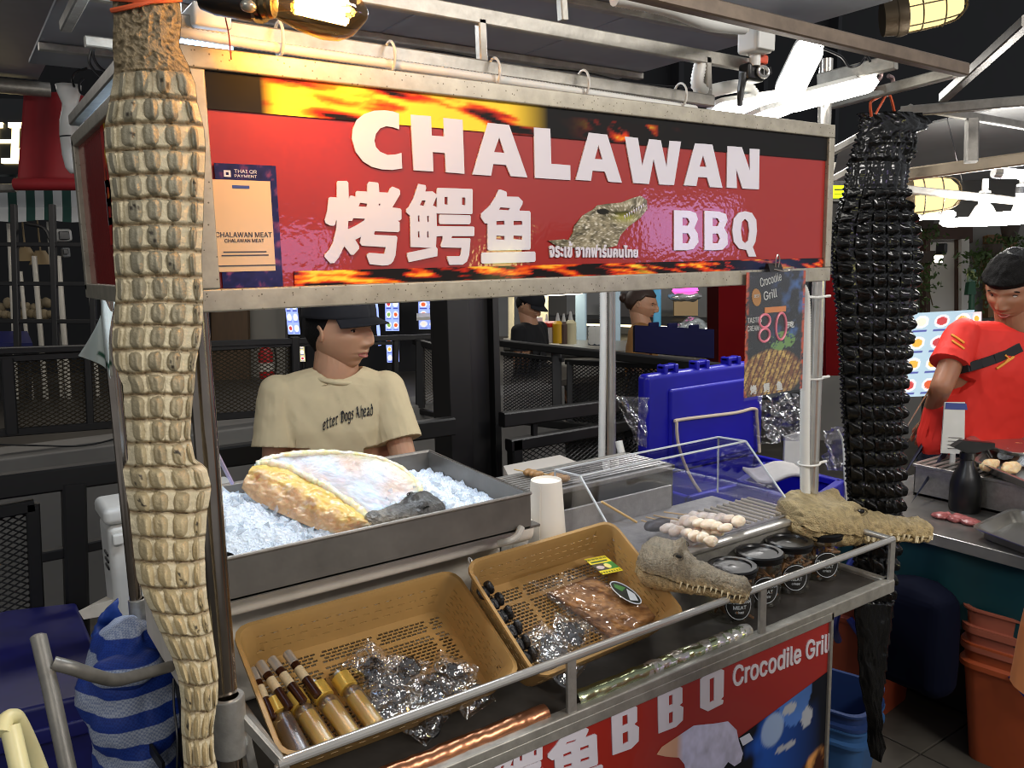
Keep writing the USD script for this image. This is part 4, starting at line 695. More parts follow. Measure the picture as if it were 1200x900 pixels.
# ---- small zip bags with black leather goods
bagf = film('crinkled_bag', (252, 252, 252), .07, gloss=.13, bump=.8, bscale=85.0)
blk = mat('black_leather', (20, 20, 22), .35, var=.5, scale=90, bump=.5, bscale=300)
def bag(label, px, py, onf, ax, ang, w=.05, l=.062, h=.012, seed=0, group='zip bags of black leather goods'):
    c = onf(px, py, h); ca, sa = math.cos(ang), math.sin(ang); x = ax[0]*ca+ax[1]*sa; y = np.cross(ax[2], x)
    t = thing('zip_bag', label, 'bag', mtx(c, axes=(x, y, ax[2])), group)
    def f(s):
        def g(u, v):
            a, b = (u-.5)*w, (v-.5)*l; e = np.clip(1-(2*u-1)**4, 0, 1)*np.clip(1-(2*v-1)**4, 0, 1); n = meshkit.fbm(np.stack([u*4+seed, v*4, u*0+s*3], -1), 4, seed)-.5
            rid = np.abs(meshkit.fbm(np.stack([u*6+seed, v*5, u*0+9], -1), 3, seed+5)-.5)
            return np.stack([a*(1+.08*n), b*(1+.1*n), s*.010*e**.6+n*.010+rid*.010], -1)
        return g
    part(t, 'film', grid(f(1), 26, 30), bagf, smooth=True, local=True); part(t, 'film', grid(f(-1), 14, 16), bagf, smooth=True, local=True)
    R = np.random.default_rng(seed); ms = []
    for k in range(3):
        p = V(R.uniform(-.3, .3)*w, R.uniform(-.34, .2)*l, R.uniform(-.002, .003)); e = ell((0, 0, 0), (.011+.005*R.random(), .016, .0055), 2); e = rough(e, .003, 160, 3, seed+k)
        an = R.uniform(0, 3); m4 = mtx(p, an); e.apply_transform(m4); ms.append(e)
    part(t, 'leather_piece', ms, blk, local=True, label='black leather piece'); part(t, 'key_ring', tube([V(.009*math.cos(q), .3*l+.009*math.sin(q), .004) for q in np.linspace(0, 6.283, 18)[:-1]], .0012, 6, closed=True), chrome(), local=True)
for k, (px, py, an, hh, lb_) in enumerate(((437, 778, .5, .016, 'clear zip bag nearest the back, touching the oil vial end of the left basket'), (474, 790, .9, .02, 'clear zip bag lying on top in the middle of the bag heap, left basket'), (452, 806, .2, .012, 'clear zip bag just right of the gold capped bottles'), (530, 790, .7, .014, 'clear zip bag furthest right in the left basket'), (505, 812, 1.0, .014, 'clear zip bag between the middle and rightmost ones, left basket'), (452, 828, .3, .010, 'clear zip bag at the foot of the gold capped bottles'), (490, 842, .5, .010, 'clear zip bag against the front wall of the left basket'), (548, 812, .2, .010, 'clear zip bag in the front right corner of the left basket'))):
    bag(lb_, px, py, on1, A1, an, .058, .064, hh, 3+k)
for k, (px, py, an, hh, lb_) in enumerate(((640, 755, .3, .013, 'clear zip bag lying next to the black leather strip, right basket'), (668, 742, .8, .012, 'clear zip bag touching the packet of dried meat'), (655, 778, .4, .010, 'clear zip bag at the front wall of the right basket'))):
    bag(lb_, px, py, on2, A2, an, .06, .066, hh, 23+k)
# ---- black leather strip on a clip, along the left wall of the right basket
strip = thing('leather_strip', 'black crocodile leather strip with a metal clip along the left wall of the right basket', 'keychain', on2(590, 730, .03))
sp = [on2(562, 688, .050), on2(574, 700, .046), on2(585, 714, .042), on2(596, 731, .036), on2(606, 748, .030), on2(614, 764, .024), on2(622, 778, .018)]
for k in range(len(sp)-1):
    c, d = (sp[k]+sp[k+1])/2, sp[k+1]-sp[k]; d = d/np.linalg.norm(d); lat = np.cross(A2[2], d)
    for s in (-1, 0, 1):
        e = ell((0, 0, 0), (.0065, .0105, .006+.004*(s == 1)), 2); e = rough(e, .0018, 200, 3, k*3+s+9); e.apply_transform(mtx(c+lat*s*.0095+A2[2]*.003*abs(s), axes=(lat, d, A2[2]))); part(strip, 'scale', e, blk)
part(strip, 'clip', [tube(smoothpath([on2(551, 662, .058), on2(549, 654, .064), on2(553, 657, .062), on2(552, 668, .056), on2(556, 676, .054)], 5), .0014, 8), rod(on2(556, 676, .054), on2(562, 688, .05), .003, 10)], chrome(), label='silver clip')
# ---- packet of dried meat
pk = thing('meat_packet', 'clear packet of brown dried meat with a yellow and green label in the right basket', 'packet', on2(705, 700, .02))
def q2(u, v, h): # packet quad on basket floor, from picture points
    a, b, c, d = (690, 668), (625, 690), (720, 762), (790, 716)      # back right, back left, front left, front right
    px = (b[0]*(1-u)+a[0]*u)*(1-v)+(c[0]*(1-u)+d[0]*u)*v; py = (b[1]*(1-u)+a[1]*u)*(1-v)+(c[1]*(1-u)+d[1]*u)*v
    return np.stack([on2(x, y, hh) for x, y, hh in zip(np.ravel(px), np.ravel(py), np.ravel(np.broadcast_to(h, np.shape(px))))]).reshape(np.shape(px)+(3,))
def meat(u, v):
    e = np.clip(1-(2*u-1)**6, 0, 1)*np.clip(1-(2*v-1)**6, 0, 1); n = meshkit.fbm(np.stack([u*5, v*7, u*0], -1), 5, 2)-.5
    return q2(.1+u*.8, .1+v*.86, .006+.020*e**.5+n*.02)
mt = grid(meat, 60, 60); n_ = fbm(mt.vertices, 160, 4, 6); nn_ = fbm(mt.vertices, 40, 3, 9)
k_ = np.clip(.5+n_*1.6+nn_*.8, 0, 1)[:, None]; part(pk, 'dried_meat', mt, tint('dried_meat', .6, bump=.5, bscale=500.0), col=np.array(lin((108, 70, 40)))*(1-k_)+np.array(lin((190, 142, 92)))*k_)
bag2 = film('packet_film', (250, 248, 242), .06, gloss=.09, bump=.45, bscale=50.0)
def pf(u, v):
    e = np.clip(1-(2*u-1)**8, 0, 1)*np.clip(1-(2*v-1)**8, 0, 1); n = meshkit.fbm(np.stack([u*5, v*6, u*0+2], -1), 4, 12)-.5
    return q2(-.06+u*1.1, -.22+v*1.24, .007+.028*e**.5+n*.015)
part(pk, 'film', grid(pf, 50, 60), bag2, smooth=True)
lbp = [onP(*q, O2+A2[2]*.031, A2[2]) for q in ((684, 656), (706, 649), (730, 669), (706, 674))]
def lblc(u, v):
    im = np.zeros(u.shape+(3,)); im[:] = lin((226, 206, 30)); b = (v > .22)&(v < .62); im[b] = lin((70, 60, 40)); im[b&(u > .55)] = lin((60, 130, 50)); im[b&((u-.62)**2/.02+(v-.42)**2/.02 < 1)] = lin((228, 214, 120)); im[b&((u-.25)**2/.03+(v-.4)**2/.01 < 1)] = lin((200, 180, 176)); im[(v > .68)&(v < .76)&(u > .08)&(u < .85)] = lin((30, 70, 26)); im[(v > .84)&(v < .93)&(np.sin(u*70) > -.2)] = lin((30, 70, 26)); im[(v > .06)&(v < .14)&(np.sin(u*50) > 0)] = lin((60, 70, 20)); return im
o_ = lbp[3]; exl = lbp[2]-lbp[3] if False else (lbp[2]-lbp[3]); print_grid(lbp[3]+A2[2]*.001, lbp[2]-lbp[3], lbp[0]-lbp[3], 40, 50, lblc, tint('paper_print', .45, coat_weight=.6, coat_roughness=.15), pk, 'yellow_label', .0006, label='yellow and green printed label')
oc = onP(733, 695, O2+A2[2]*.033, A2[2]); ol = Polygon([(.030*math.cos(a), .015*math.sin(a)) for a in np.linspace(0, 6.28, 30)]); dgl = onP(752, 708, O2+A2[2]*.033, A2[2])-onP(715, 684, O2+A2[2]*.033, A2[2]); dgl /= np.linalg.norm(dgl)
Ml = mtx(oc, axes=(dgl, np.cross(A2[2], dgl), A2[2])); part(pk, 'oval_label', prism(ol, .0008, Ml), mat('label_dark', (44, 48, 44), .4)); part(pk, 'oval_label_figure', [prism(Polygon([(-.024, .002), (-.004, .010), (-.006, -.002), (-.02, -.004)]), .0005, Ml, .0008)], mat('label_green', (70, 120, 60), .4)); part(pk, 'oval_label_figure', [prism(Polygon([(-.002, .009), (.014, .009), (.024, 0), (.012, -.009), (.006, -.002)]), .0005, Ml, .0008)], mat('label_grey', (190, 196, 200), .4)); part(pk, 'oval_label_rim', prism(ol.difference(ol.buffer(-.0018)), .0006, Ml, .0008), mat('label_grey', (190, 196, 200), .4))
# ================================================================ ice tray with the carcass
tray = thing('ice_tray', 'grey steel tray full of crushed ice on a white foam box', 'tray', (.26, .31, 1.13))
tm_ = mat('tray_steel', (118, 113, 106), .4, .5, var=.3, scale=14, bump=.08, bscale=90)
TX0, TX1, TY0, TY1, TZ, TB = -.0, .512, .132, .497, 1.186, 1.128
for lo, hi in (((TX0, TY0, TB), (TX1, TY0+.004, TZ)), ((TX0, TY1-.004, TB), (TX1+.02, TY1, TZ)), ((TX0, TY0, TB), (TX0+.004, TY1, TZ))): part(tray, 'side', rbox(lo, hi, .0015), tm_)
part(tray, 'side', slab([(TX1, TY0, TB), (TX1+.02, TY1, TB), (TX1+.02, TY1, TZ), (TX1, TY0, TZ)], .004), tm_)
part(tray, 'bottom', box((TX0, TY0, TB), (TX1+.018, TY1, TB+.004)), tm_)
part(tray, 'rim', tube([(TX0, TY0, TZ), (TX1, TY0, TZ), (TX1+.02, TY1, TZ), (TX0, TY1, TZ)], .003, 8, closed=True), tm_)
foamm = mat('dirty_white_foam', (222, 214, 200), .7, var=.2, scale=14, bump=.1, bscale=70)
one('foam_box', 'dirty white foam box with rounded rim under the steel ice tray', 'foam box', [rbox((TX0+.012, .262, .914), (TX1+.03, .60, 1.09), .012, 3), rbox((TX0+.006, .178, 1.085), (TX1+.045, .61, 1.127), .014, 3)], foamm)
one('drain_hose', 'short clear drain hose at the front right corner of the ice tray', 'hose', tube(smoothpath([onY(611, 618, .125), onY(606, 628, .12), onY(596, 634, .125), onY(585, 637, .14)], 6), .006, 10), mat('hose', (200, 196, 186), .3, transmission_weight=.3))
icem = usdkit.material(stage, '/World/Looks/crushed_ice', {'p': ('principled_bsdf', {'base_color': lin((222, 234, 248)), 'roughness': .18, 'ior': 1.31, 'transmission_weight': .04, 'subsurface_weight': .45, 'subsurface_scale': .01, 'subsurface_radius': (1, 1, 1)}), 'g': ('geometry', {}), 'n': ('voronoi_texture', {'scale': 230.0}), 'b': ('bump', {'strength': .8, 'distance': .004})}, [('g.position', 'n.vector'), ('n.distance', 'b.height'), ('b.normal', 'p.normal')], surface='p.BSDF')
def ice_h(x, y):
    h = 1.162+.062*np.exp(-((x-.075)/.11)**2-((y-.26)/.12)**2)+.03*np.exp(-((x-.0)/.08)**2-((y-.2)/.12)**2)+.02*np.exp(-((x-.30)/.15)**2-((y-.38)/.1)**2)-.012*np.exp(-((x-.5)/.05)**2)-.010*np.exp(-((y-.14)/.02)**2)
    return h
def icef(u, v):
    x = TX0+.006+(TX1-TX0-.010)*u+.018*v*u; y = TY0+.006+(TY1-TY0-.012)*v; q = np.stack([x, y, x*0], -1); z = ice_h(x, y)+(meshkit.fbm(q*60, 4, 4)-.5)*.018+(meshkit.noise(q*210, 6)-.5)*.006
    return np.stack([x, y, z], -1)
one('crushed_ice', 'heap of crushed ice filling the steel tray round the carcass', 'ice', grid(icef, 240, 180), icem, smooth=25, kind='stuff')
R = np.random.default_rng(3); chips = []
for k in range(420):
    x, y = R.uniform(.015, .49), R.uniform(.145, .47); c = V(x, y, ice_h(x, y)+.002); pts = R.normal(size=(7, 3))*.0042; chips.append(hullmesh(pts+c))
one('ice_chips', 'loose clear ice chips scattered over the crushed ice', 'ice', chips, mat('ice_chip', (236, 244, 250), .08, transmission_weight=.6, ior=1.31), smooth=False, kind='stuff')
car = thing('crocodile_carcass', 'skinned crocodile carcass with yellow fat lying on the ice, its belly cavity open', 'carcass', (.2, .28, 1.15))
def curve(pts):
    p = np.array([onY(*q) for q in pts]); L = np.r_[0, np.cumsum(np.linalg.norm(np.diff(p, axis=0), axis=1))]; L /= L[-1]; q = smoothpath(p, 10); Lq = np.r_[0, np.cumsum(np.linalg.norm(np.diff(q, axis=0), axis=1))]; Lq /= Lq[-1]
    return lambda s: np.stack([np.interp(s, Lq, q[:, k]) for k in range(3)], -1)
Fc = curve([(283, 572, .25), (300, 588, .235), (340, 607, .205), (385, 624, .175), (432, 622, .15)])
Rc = curve([(297, 546, .285), (318, 544, .275), (352, 556, .25), (395, 580, .215), (437, 612, .168)])
Gc = curve([(300, 543, .30), (340, 533, .345), (410, 532, .375), (462, 545, .36), (493, 575, .29), (470, 600, .2), (442, 611, .170)])
def flank(u, v):
    a, b = Fc(u), Rc(u); b2 = np.sin(v*math.pi)[..., None]; p = a*(1-v[..., None])+b*v[..., None]+np.array([-.25, -.75, .5])*.018*b2; n = meshkit.fbm(p*55, 4, 3)-.5
    n2 = meshkit.fbm(p*170, 3, 13)-.5; return p+np.array([-.3, -.7, .6])*((n*.026+n2*.008)*np.sin(np.clip(v, 0, 1)*math.pi)**.5)[..., None]
fl_ = grid(flank, 90, 40); u_, v_ = [q.ravel() for q in np.meshgrid(np.linspace(0, 1, 90), np.linspace(0, 1, 40), indexing='ij')]
nA, nB = fbm(fl_.vertices, 50, 4, 5), fbm(fl_.vertices, 130, 3, 6); pe, ye, wh, pk_ = (np.array(lin(c)) for c in ((204, 168, 126), (216, 184, 98), (226, 218, 196), (184, 138, 100)))
wy = np.clip((v_-.35+nA*1.2)*2.5, 0, 1)[:, None]; cF = pe*(1-wy)+ye*wy; ww = np.clip((nB-.05)*5, 0, 1)[:, None]*.7; cF = cF*(1-ww)+wh*ww; wp = np.clip((.3-v_+nA)*2, 0, 1)[:, None]*.6; cF = cF*(1-wp)+pk_*wp
fatm = tint('wet_fat', .25, bump=.4, bscale=160.0, subsurface_weight=.25, subsurface_scale=.006)
part(car, 'fatty_flank', fl_, fatm, col=cF, label='yellow and peach fatty flank')
def cavity(u, v):
    a, b = Rc(u), Gc(u*.0+u); s = v[..., None]; p = a*(1-s)+b*s; dip = np.sin(v*math.pi)*np.sin(np.clip(u*1.05, 0, 1)*math.pi)**.6; n = meshkit.fbm(p*60, 4, 8)-.5
    n2 = meshkit.fbm(p*190, 3, 4)-.5; p = p-np.array([0, 0, 1.])*(dip*.024)[..., None]+np.array([0, 0, 1.])*((n*.010+n2*.005)*np.sin(np.clip(v, 0, 1)*math.pi)**.5)[..., None]
    rim = np.exp(-((v-1)/.07)**2); return p+np.array([0, 0, 1.])*(rim*.004)[..., None]
cv = grid(cavity, 90, 60); u_, v_ = [q.ravel() for q in np.meshgrid(np.linspace(0, 1, 90), np.linspace(0, 1, 60), indexing='ij')]; nA = fbm(cv.vertices, 60, 4, 15); nB = fbm(cv.vertices, 24, 3, 16)
fr, pn, yl = (np.array(lin(c)) for c in ((186, 200, 216), (190, 170, 158), (206, 194, 140))); k1 = np.clip(.45+nB*2.2+np.abs(v_-.5)*.9-.2, 0, 1)[:, None]; cC = fr*(1-k1)+pn*k1; k2 = (np.exp(-((v_)/.12)**2)+np.exp(-((v_-1)/.06)**2)*.8)[:, None]; k2 = np.clip(k2, 0, 1); cC = cC*(1-k2)+yl*k2; nC = fbm(cv.vertices, 150, 3, 18); cC = cC*(1+.5*nA[:, None]+.7*nC[:, None])
part(car, 'belly_cavity', cv, fatm, col=np.clip(cC, 0, 1), label='frosted belly cavity')
for nm_, cf_, r0_, sd_ in (('fat_ridge', Rc, .0062, 4), ('cavity_rim', Gc, .0045, 9)):
    s_ = np.linspace(.02, .97, 120); nn_ = meshkit.fbm(np.stack([s_*30, s_*0, s_*0+sd_], -1), 3, sd_); rg = tube(cf_(s_)+np.array([0, 0, .001]), r0_*(.5+nn_), 10); rg = rough(rg, .0022, 150, 3, sd_); kk = np.clip(.5+fbm(rg.vertices, 90, 3, sd_)*3, 0, 1)[:, None]
    part(car, nm_, rg, fatm, col=np.array(lin((222, 204, 150)))*kk+np.array(lin((226, 222, 208)))*(1-kk))
def back(u, v):
    a = Gc(u); p = a.copy(); out = a-np.array([.2, .29, 1.2]); out[..., 2] = 0; out /= np.linalg.norm(out, axis=-1, keepdims=True); return p+out*(.022*np.sin(v*1.6))[..., None]-np.array([0, 0, 1.])*(.06*v)[..., None]
part(car, 'outer_side', grid(back, 60, 12), mat('carcass_outer', (206, 196, 176), .35, var=.2, scale=40, subsurface_weight=.2, subsurface_scale=.006), smooth=True)
# ================================================================ crocodile heads
def croc_head(name, label, back_, nose, up, mats, gape=0.0, seed=0, name_cat='crocodile head', wide=1.0, fat=1.0):
    back_, nose = np.asarray(back_, float), np.asarray(nose, float); L = np.linalg.norm(nose-back_); x = (nose-back_)/L; z = np.asarray(up, float); z = z-x*np.dot(z, x); z /= np.linalg.norm(z)
    M = mtx(back_, axes=(x, np.cross(z, x), z)); t = thing(name, label, name_cat, M)
    S = np.array([0, .05, .12, .2, .28, .34, .42, .52, .65, .78, .86, .92, .965, .99, 1.0]); Wd = np.array([.10, .17, .205, .21, .195, .175, .15, .125, .103, .088, .088, .092, .08, .055, .012])*wide
    Tp = np.array([.10, .15, .165, .165, .165, .16, .135, .108, .088, .076, .076, .082, .07, .05, .02]); Mo = np.array([.035, .03, .035, .04, .035, .025, .008, .0, .012, .0, -.004, .004, .006, .008, .012]); Bt = np.array([-.03, -.07, -.09, -.095, -.09, -.085, -.075, -.065, -.055, -.05, -.05, -.048, -.04, -.025, .0])
    ip = lambda A: (lambda s: np.interp(s, np.linspace(0, 1, 120), np.convolve(np.pad(np.interp(np.linspace(0, 1, 120), S, A), 4, 'edge'), np.ones(9)/9, 'valid')))
    wf, tf, mf, bf = ip(Wd), ip(Tp), ip(Mo), ip(Bt)
    def loft(upper):
        ns, na = 110, 48; s = 1-(1-np.linspace(0, 1, ns))**1.25; vs = []
        for si in s:
            w, top, mo, bo = wf(si)*min(1, ((1-si)/.02)**.5+.05), tf(si), mf(si), bf(si)
            a = np.linspace(0, 2*np.pi, na, endpoint=False); ca, sa = np.cos(a), np.sin(a); y = np.sign(ca)*np.abs(ca)**.72*w
            if upper: zc = mo+gape*si*.12; zz = np.where(sa > 0, zc+(top+gape*si*.12-zc)*np.abs(sa)**.8, zc-.012*np.abs(sa))
            else: y = y*.94; zc = mo-.006-gape*si*.06; zz = np.where(sa > 0, zc+.006*np.abs(sa), zc-(zc-bo)*np.abs(sa)**.7)
            if upper:
                up_ = np.clip(sa, 0, 1)
                for sg in (-1, 1): zz = zz+up_*.052*np.exp(-((si-.33)/.055)**2-((y-sg*.085*wide)/.045)**2); 
                zz = zz-up_*.03*np.exp(-((si-.47)/.06)**2-((np.abs(y)-.09)/.05)**2)+up_*.016*np.exp(-((si-.12)/.1)**2-((np.abs(y)-.12)/.05)**2)
                zz = zz-up_*.018*np.exp(-((si-.33)/.06)**2-(y/.035)**2); zz = zz+up_*.012*np.exp(-((si-.93)/.03)**2-((np.abs(y)-.03)/.02)**2)-up_*.012*np.exp(-((si-.945)/.012)**2-((np.abs(y)-.028)/.01)**2)
            y = y*(1+.07*np.sin(si*38+.6)*np.exp(-np.abs(sa)*2.2)*(si > .3))
            vs.append(np.stack([np.full(na, si), y, zz], 1))
        v = np.vstack(vs); v = np.vstack([v, vs[0].mean(0), vs[-1].mean(0)]); f = []
        for i in range(ns-1):
            for j in range(na): j2 = (j+1) % na; a_, b_ = i*na, (i+1)*na; f += [[a_+j, b_+j2, a_+j2], [a_+j, b_+j, b_+j2]]
        for j in range(na): j2 = (j+1) % na; f += [[len(v)-2, j, j2], [len(v)-1, (ns-1)*na+j2, (ns-1)*na+j]]
        v[:, 2] *= fat; o = trimesh.Trimesh(v, f, process=False); trimesh.repair.fix_normals(o)
        n1 = meshkit.noise(o.vertices*[34, 42, 42], seed)-.5; n2 = meshkit.fbm(o.vertices*14, 4, seed+3)-.5; n3 = meshkit.noise(o.vertices*[80, 95, 95], seed+7)-.5
        o.vertices = o.vertices+o.vertex_normals*(n1*.016+n2*.022+n3*.010)[:, None]; o.apply_scale(L); return o
    U, Lw = loft(True), loft(False)
    up_c, side_c, low_c = (np.array(lin(c)) for c in mats[1])
    def colr(o):
        q = o.vertices/L; n = fbm(q, 16, 4, seed+2); n2 = fbm(q, 60, 3, seed+4); k = np.clip((q[:, 2]-.03)/.07+n*1.4, 0, 1)[:, None]; c = side_c*(1-k)+up_c*k; k2 = np.clip((-.005-q[:, 2])/.03, 0, 1)[:, None]; c = c*(1-k2)+low_c*k2; return np.clip(c*(1+1.5*n2[:, None]), 0, 1)
    part(t, 'upper_head', U, mats[0], col=colr(U), local=True); part(t, 'lower_jaw', Lw, mats[0], col=colr(Lw), local=True)
    R = np.random.default_rng(seed); th = []
    for sg in (-1, 1):
        for k in range(12):
            s = .42+.555*k/11+R.uniform(-.006, .006); w = wf(s)*(1.0 if s < .95 else .8); big = 1.5 if k in (3, 4, 8, 11) else R.uniform(.7, 1.1); h = .021*big
            for upper in (True, False):
                zc = (mf(s)+gape*s*.12-.002) if upper else (mf(s)-gape*s*.06-.008); yy = sg*w*(1.0 if upper else .97)*.985; s2 = s+(0 if upper else .017)
                if not upper and R.random() < .55: continue
                th.append(rod(np.array([s2, yy*1.01, (zc+(.010 if upper else -.010))*fat])*L, np.array([s2, yy*1.10, (zc-(h if upper else -h)*(1.2 if upper else .8))*fat])*L, .0115*L, 7, .0012*L))
    part(t, 'teeth', th, mat('old_ivory', (226, 212, 174), .35), local=True, kind='stuff', label='row of small pointed teeth')
    for sg in (-1, 1): 
        part(t, 'eye', ell(np.array([.345, sg*.118*wide, .158*fat])*L, np.array([.030, .016, .014])*L, 2), mat('eye_slit', (20, 18, 15), .2), local=True)
        part(t, 'eyelid', tube([np.array([.345+.042*math.cos(a), sg*(.120*wide+.006), (.158+.02*math.sin(a))*fat])*L for a in np.linspace(0, 6.283, 20)[:-1]], .006*L, 8, closed=True), mats[2], local=True)
    return t, M, L
hm = tint('dried_croc_skin', .6, bump=1.0, bscale=330.0)
h1 = (hm, ((128, 118, 98), (168, 148, 110), (176, 150, 106)), mat('lid_grey', (92, 84, 70), .6, var=.3, scale=200))
h2 = (hm, ((148, 132, 94), (162, 142, 100), (158, 136, 92)), mat('lid_tan', (120, 106, 74), .6, var=.3, scale=200))
h3 = (tint('wet_croc_skin', .3, bump=.4, bscale=420.0), ((56, 55, 52), (140, 134, 122), (176, 168, 150)), mat('lid_wet', (48, 48, 46), .35))
croc_head('dried_crocodile', 'grey dried crocodile head resting against the right basket and the rail', onY(748, 660, .085), onY(878, 699, -.062), (0.1, -.12, 1), h1, .15, 1, fat=1.5, wide=1.45)
croc_head('dried_crocodile', 'tan dried crocodile head on the right corner of the cart above the last jar', onY(921, 612, .105), onY(1086, 625, .02), (0, -.15, 1), h2, .1, 2, wide=.9, fat=.86)
croc_head('chilled_crocodile', 'dark wet crocodile head lying on the ice at the tray front', onY(512, 596, .185), onY(429, 612, .150), (-.25, -.45, 1), h3, .05, 3, wide=1.1)
# ================================================================ jars, cups
lidm = mat('black_lid', (12, 12, 13), .28, specular_ior_level=.3, bump=.02, bscale=40); jarf = film('jar_glass', (246, 246, 240), .02, gloss=.04)
def jar(x, y, label, m_=None):
    t = thing('jar', label, 'jar', (x, y, ZD-.004), 'jars of dried meat along the rail'); H = .088; r = .040
    part(t, 'glass', lathe([(0, 0), (r-.004, 0), (r, .004), (r, H-.012), (r-.003, H-.004), (r-.003, H)], 40), jarf, local=True, smooth=40)
    part(t, 'lid', lathe([(0, H+.0065), (.006, H+.0065), (.008, H+.0055), (r-.008, H+.0055), (r-.006, H+.0085), (r+.002, H+.0085), (r+.005, H+.006), (r+.005, H+.0025), (r+.003, H), (r+.0025, H-.006), (0, H-.006)], 44), lidm, local=True)
    R = np.random.default_rng(int(x*1000)); ms = []
    for k in range(46):
        a, rr_, z = R.uniform(0, 6.28), (r-.011)*math.sqrt(R.random()), R.uniform(.008, H-.02); d = R.normal(size=3)*.010; ms.append(tube([V(rr_*math.cos(a), rr_*math.sin(a), z)-d*.8, V(rr_*math.cos(a), rr_*math.sin(a), z+.002), V(rr_*math.cos(a), rr_*math.sin(a), z)+d*.8], [.0022, .0038, .002], 6))
    part(t, 'dried_meat', ms, mat('jar_meat', (122, 84, 48), .6, var=.45, scale=120), local=True, kind='stuff')
    # label facing the viewer
    fa = math.atan2(CAM[1]-y, CAM[0]-x)+.35
    def lab_(sx, sz, dr, z0=.036):
        an = np.linspace(0, 6.283, 32)[:-1]; pts = [(sx*math.cos(a), sz*math.sin(a)) for a in an]; pl = Polygon(pts); m_ = prism(pl, .0006); m_ = m_.subdivide_to_size(.008, max_iter=8); q = m_.vertices.copy(); th_ = fa+q[:, 0]/r; rad = r+dr+q[:, 2]; m_.vertices = np.stack([rad*np.cos(th_), rad*np.sin(th_), z0+q[:, 1]], 1); return m_
    part(t, 'oval_label', lab_(.025, .027, .0003), mat('label_black', (26, 26, 24), .4), local=True, label='black oval label'); 
    ring_ = lab_(.0232, .0252, .0011); part(t, 'label_ring', [lathe([(r+.0009, .0345+s*.022), (r+.0014, .0345+s*.022), (r+.0014, .036+s*.022), (r+.0009, .036+s*.022)], 8).slice_plane([0, 0, 0], [math.cos(fa), math.sin(fa), 0]) for s in (-1,)] if False else [tube([((r+.0012)*math.cos(fa+.0225*math.cos(a)/r), (r+.0012)*math.sin(fa+.0225*math.cos(a)/r), .036+.0245*math.sin(a)) for a in np.linspace(0, 6.283, 30)[:-1]], .0006, 5, closed=True)], mat('label_grey', (190, 196, 200), .4), local=True)
    for s_, z_, h_ in (('CHALAWAN', .040, .0052), ('MEAT', .030, .0062), ('crispy', .0225, .004)):
        g = meshkit.text_mesh(s_, h_, .0004, True); w_ = g.bounds[1][0]; q = g.vertices.copy(); q[:, 0] -= w_/2; th_ = fa+q[:, 0]/r; rad = r+.0011+q[:, 2]; g.vertices = np.stack([rad*np.cos(th_), rad*np.sin(th_), z_+q[:, 1]], 1); part(t, 'lettering', g, mat('label_grey', (190, 196, 200), .4), local=True, smooth=False)
for (px, py), lb_ in zip(((858, 663), (890, 647), (925, 634), (962, 621)), ('black lidded jar half hidden behind the grey crocodile head', 'black lidded jar second from the grey crocodile head', 'black lidded jar third from the grey crocodile head', 'black lidded jar beneath the tan crocodile head')):
    p = onZ(px, py, ZD+.09); jar(p[0], p[1], lb_)
cupm = mat('paper_cup', (226, 220, 208), .5, var=.04, scale=20)
def cups(px, py, t_, label, n=3):
    p = W(px, py, t_); r1, r2, h = .0265, .0335, .115; t = thing('paper_cup_stack', label, 'paper cups', (p[0], p[1], p[2]-h))
    part(t, 'cup', lathe([(0, h-.004), (r1-.0015, h-.004), (r1-.001, h), (r1, h), (r1+.0008, h-.006), (r2, .006), (r2+.0015, .003), (r2+.001, 0), (r2-.002, 0), (r2-.002, .01)], 40), cupm, local=True)
    part(t, 'seam', bar((-.024, -.0145, h-.006), (-.0295, -.018, .006), .0012), cupm, local=True); part(t, 'cup', lathe([(r2+.0002, -.001), (r2+.002, -.003), (r2+.0016, -.007), (r2-.002, -.007)], 40), cupm, local=True); part(t, 'cup', lathe([(r2+.0006, -.008), (r2+.0024, -.010), (r2+.002, -.15), (r2-.002, -.15)], 40), cupm, local=True)
cups(640, 562, 1.42, 'stack of upturned white paper cups standing right of the ice tray'); cups(607, 580, 1.52, 'stack of white paper cups half hidden behind the ice tray corner')
# ================================================================ acrylic case over the skewers, grill behind
acr = film('acrylic', (248, 248, 252), .03, gloss=.045)
XR_, XL_ = 1.150, None
case = thing('acrylic_case', 'clear acrylic display case with a sloping front over raw chicken skewers', 'display case', (.9, .3, 1.02))
tb_ = onX(842, 512, XR_); tf_ = onX(874, 517, XR_); fb_ = onX(934, 603, XR_)
xl = onY(680, 562, tf_[1])[0]
pb, pf_, pq = (tb_[1], tb_[2]), (tf_[1], tf_[2]), (fb_[1], fb_[2]); zb_ = fb_[2]
def sheet(pts, th=.003): return slab(pts, th)
C3 = lambda x, p: V(x, p[0], p[1])
part(case, 'sloping_front', slab([C3(xl, pq), C3(XR_, pq), C3(XR_, pf_), C3(xl, pf_)], .003), acr)
part(case, 'top', slab([C3(xl, pf_), C3(XR_, pf_), C3(XR_, pb), C3(xl, pb)], .003), acr)
back_b = (pb[0], zb_)
for x, nn in ((xl, -1), (XR_, 1)): part(case, 'end_panel', slab([C3(x, pq), C3(x, pf_), C3(x, pb), C3(x, back_b)], .003, V(nn, 0, 0)), acr)
edge = mat('acrylic_edge', (216, 220, 222), .25, transmission_weight=.3)
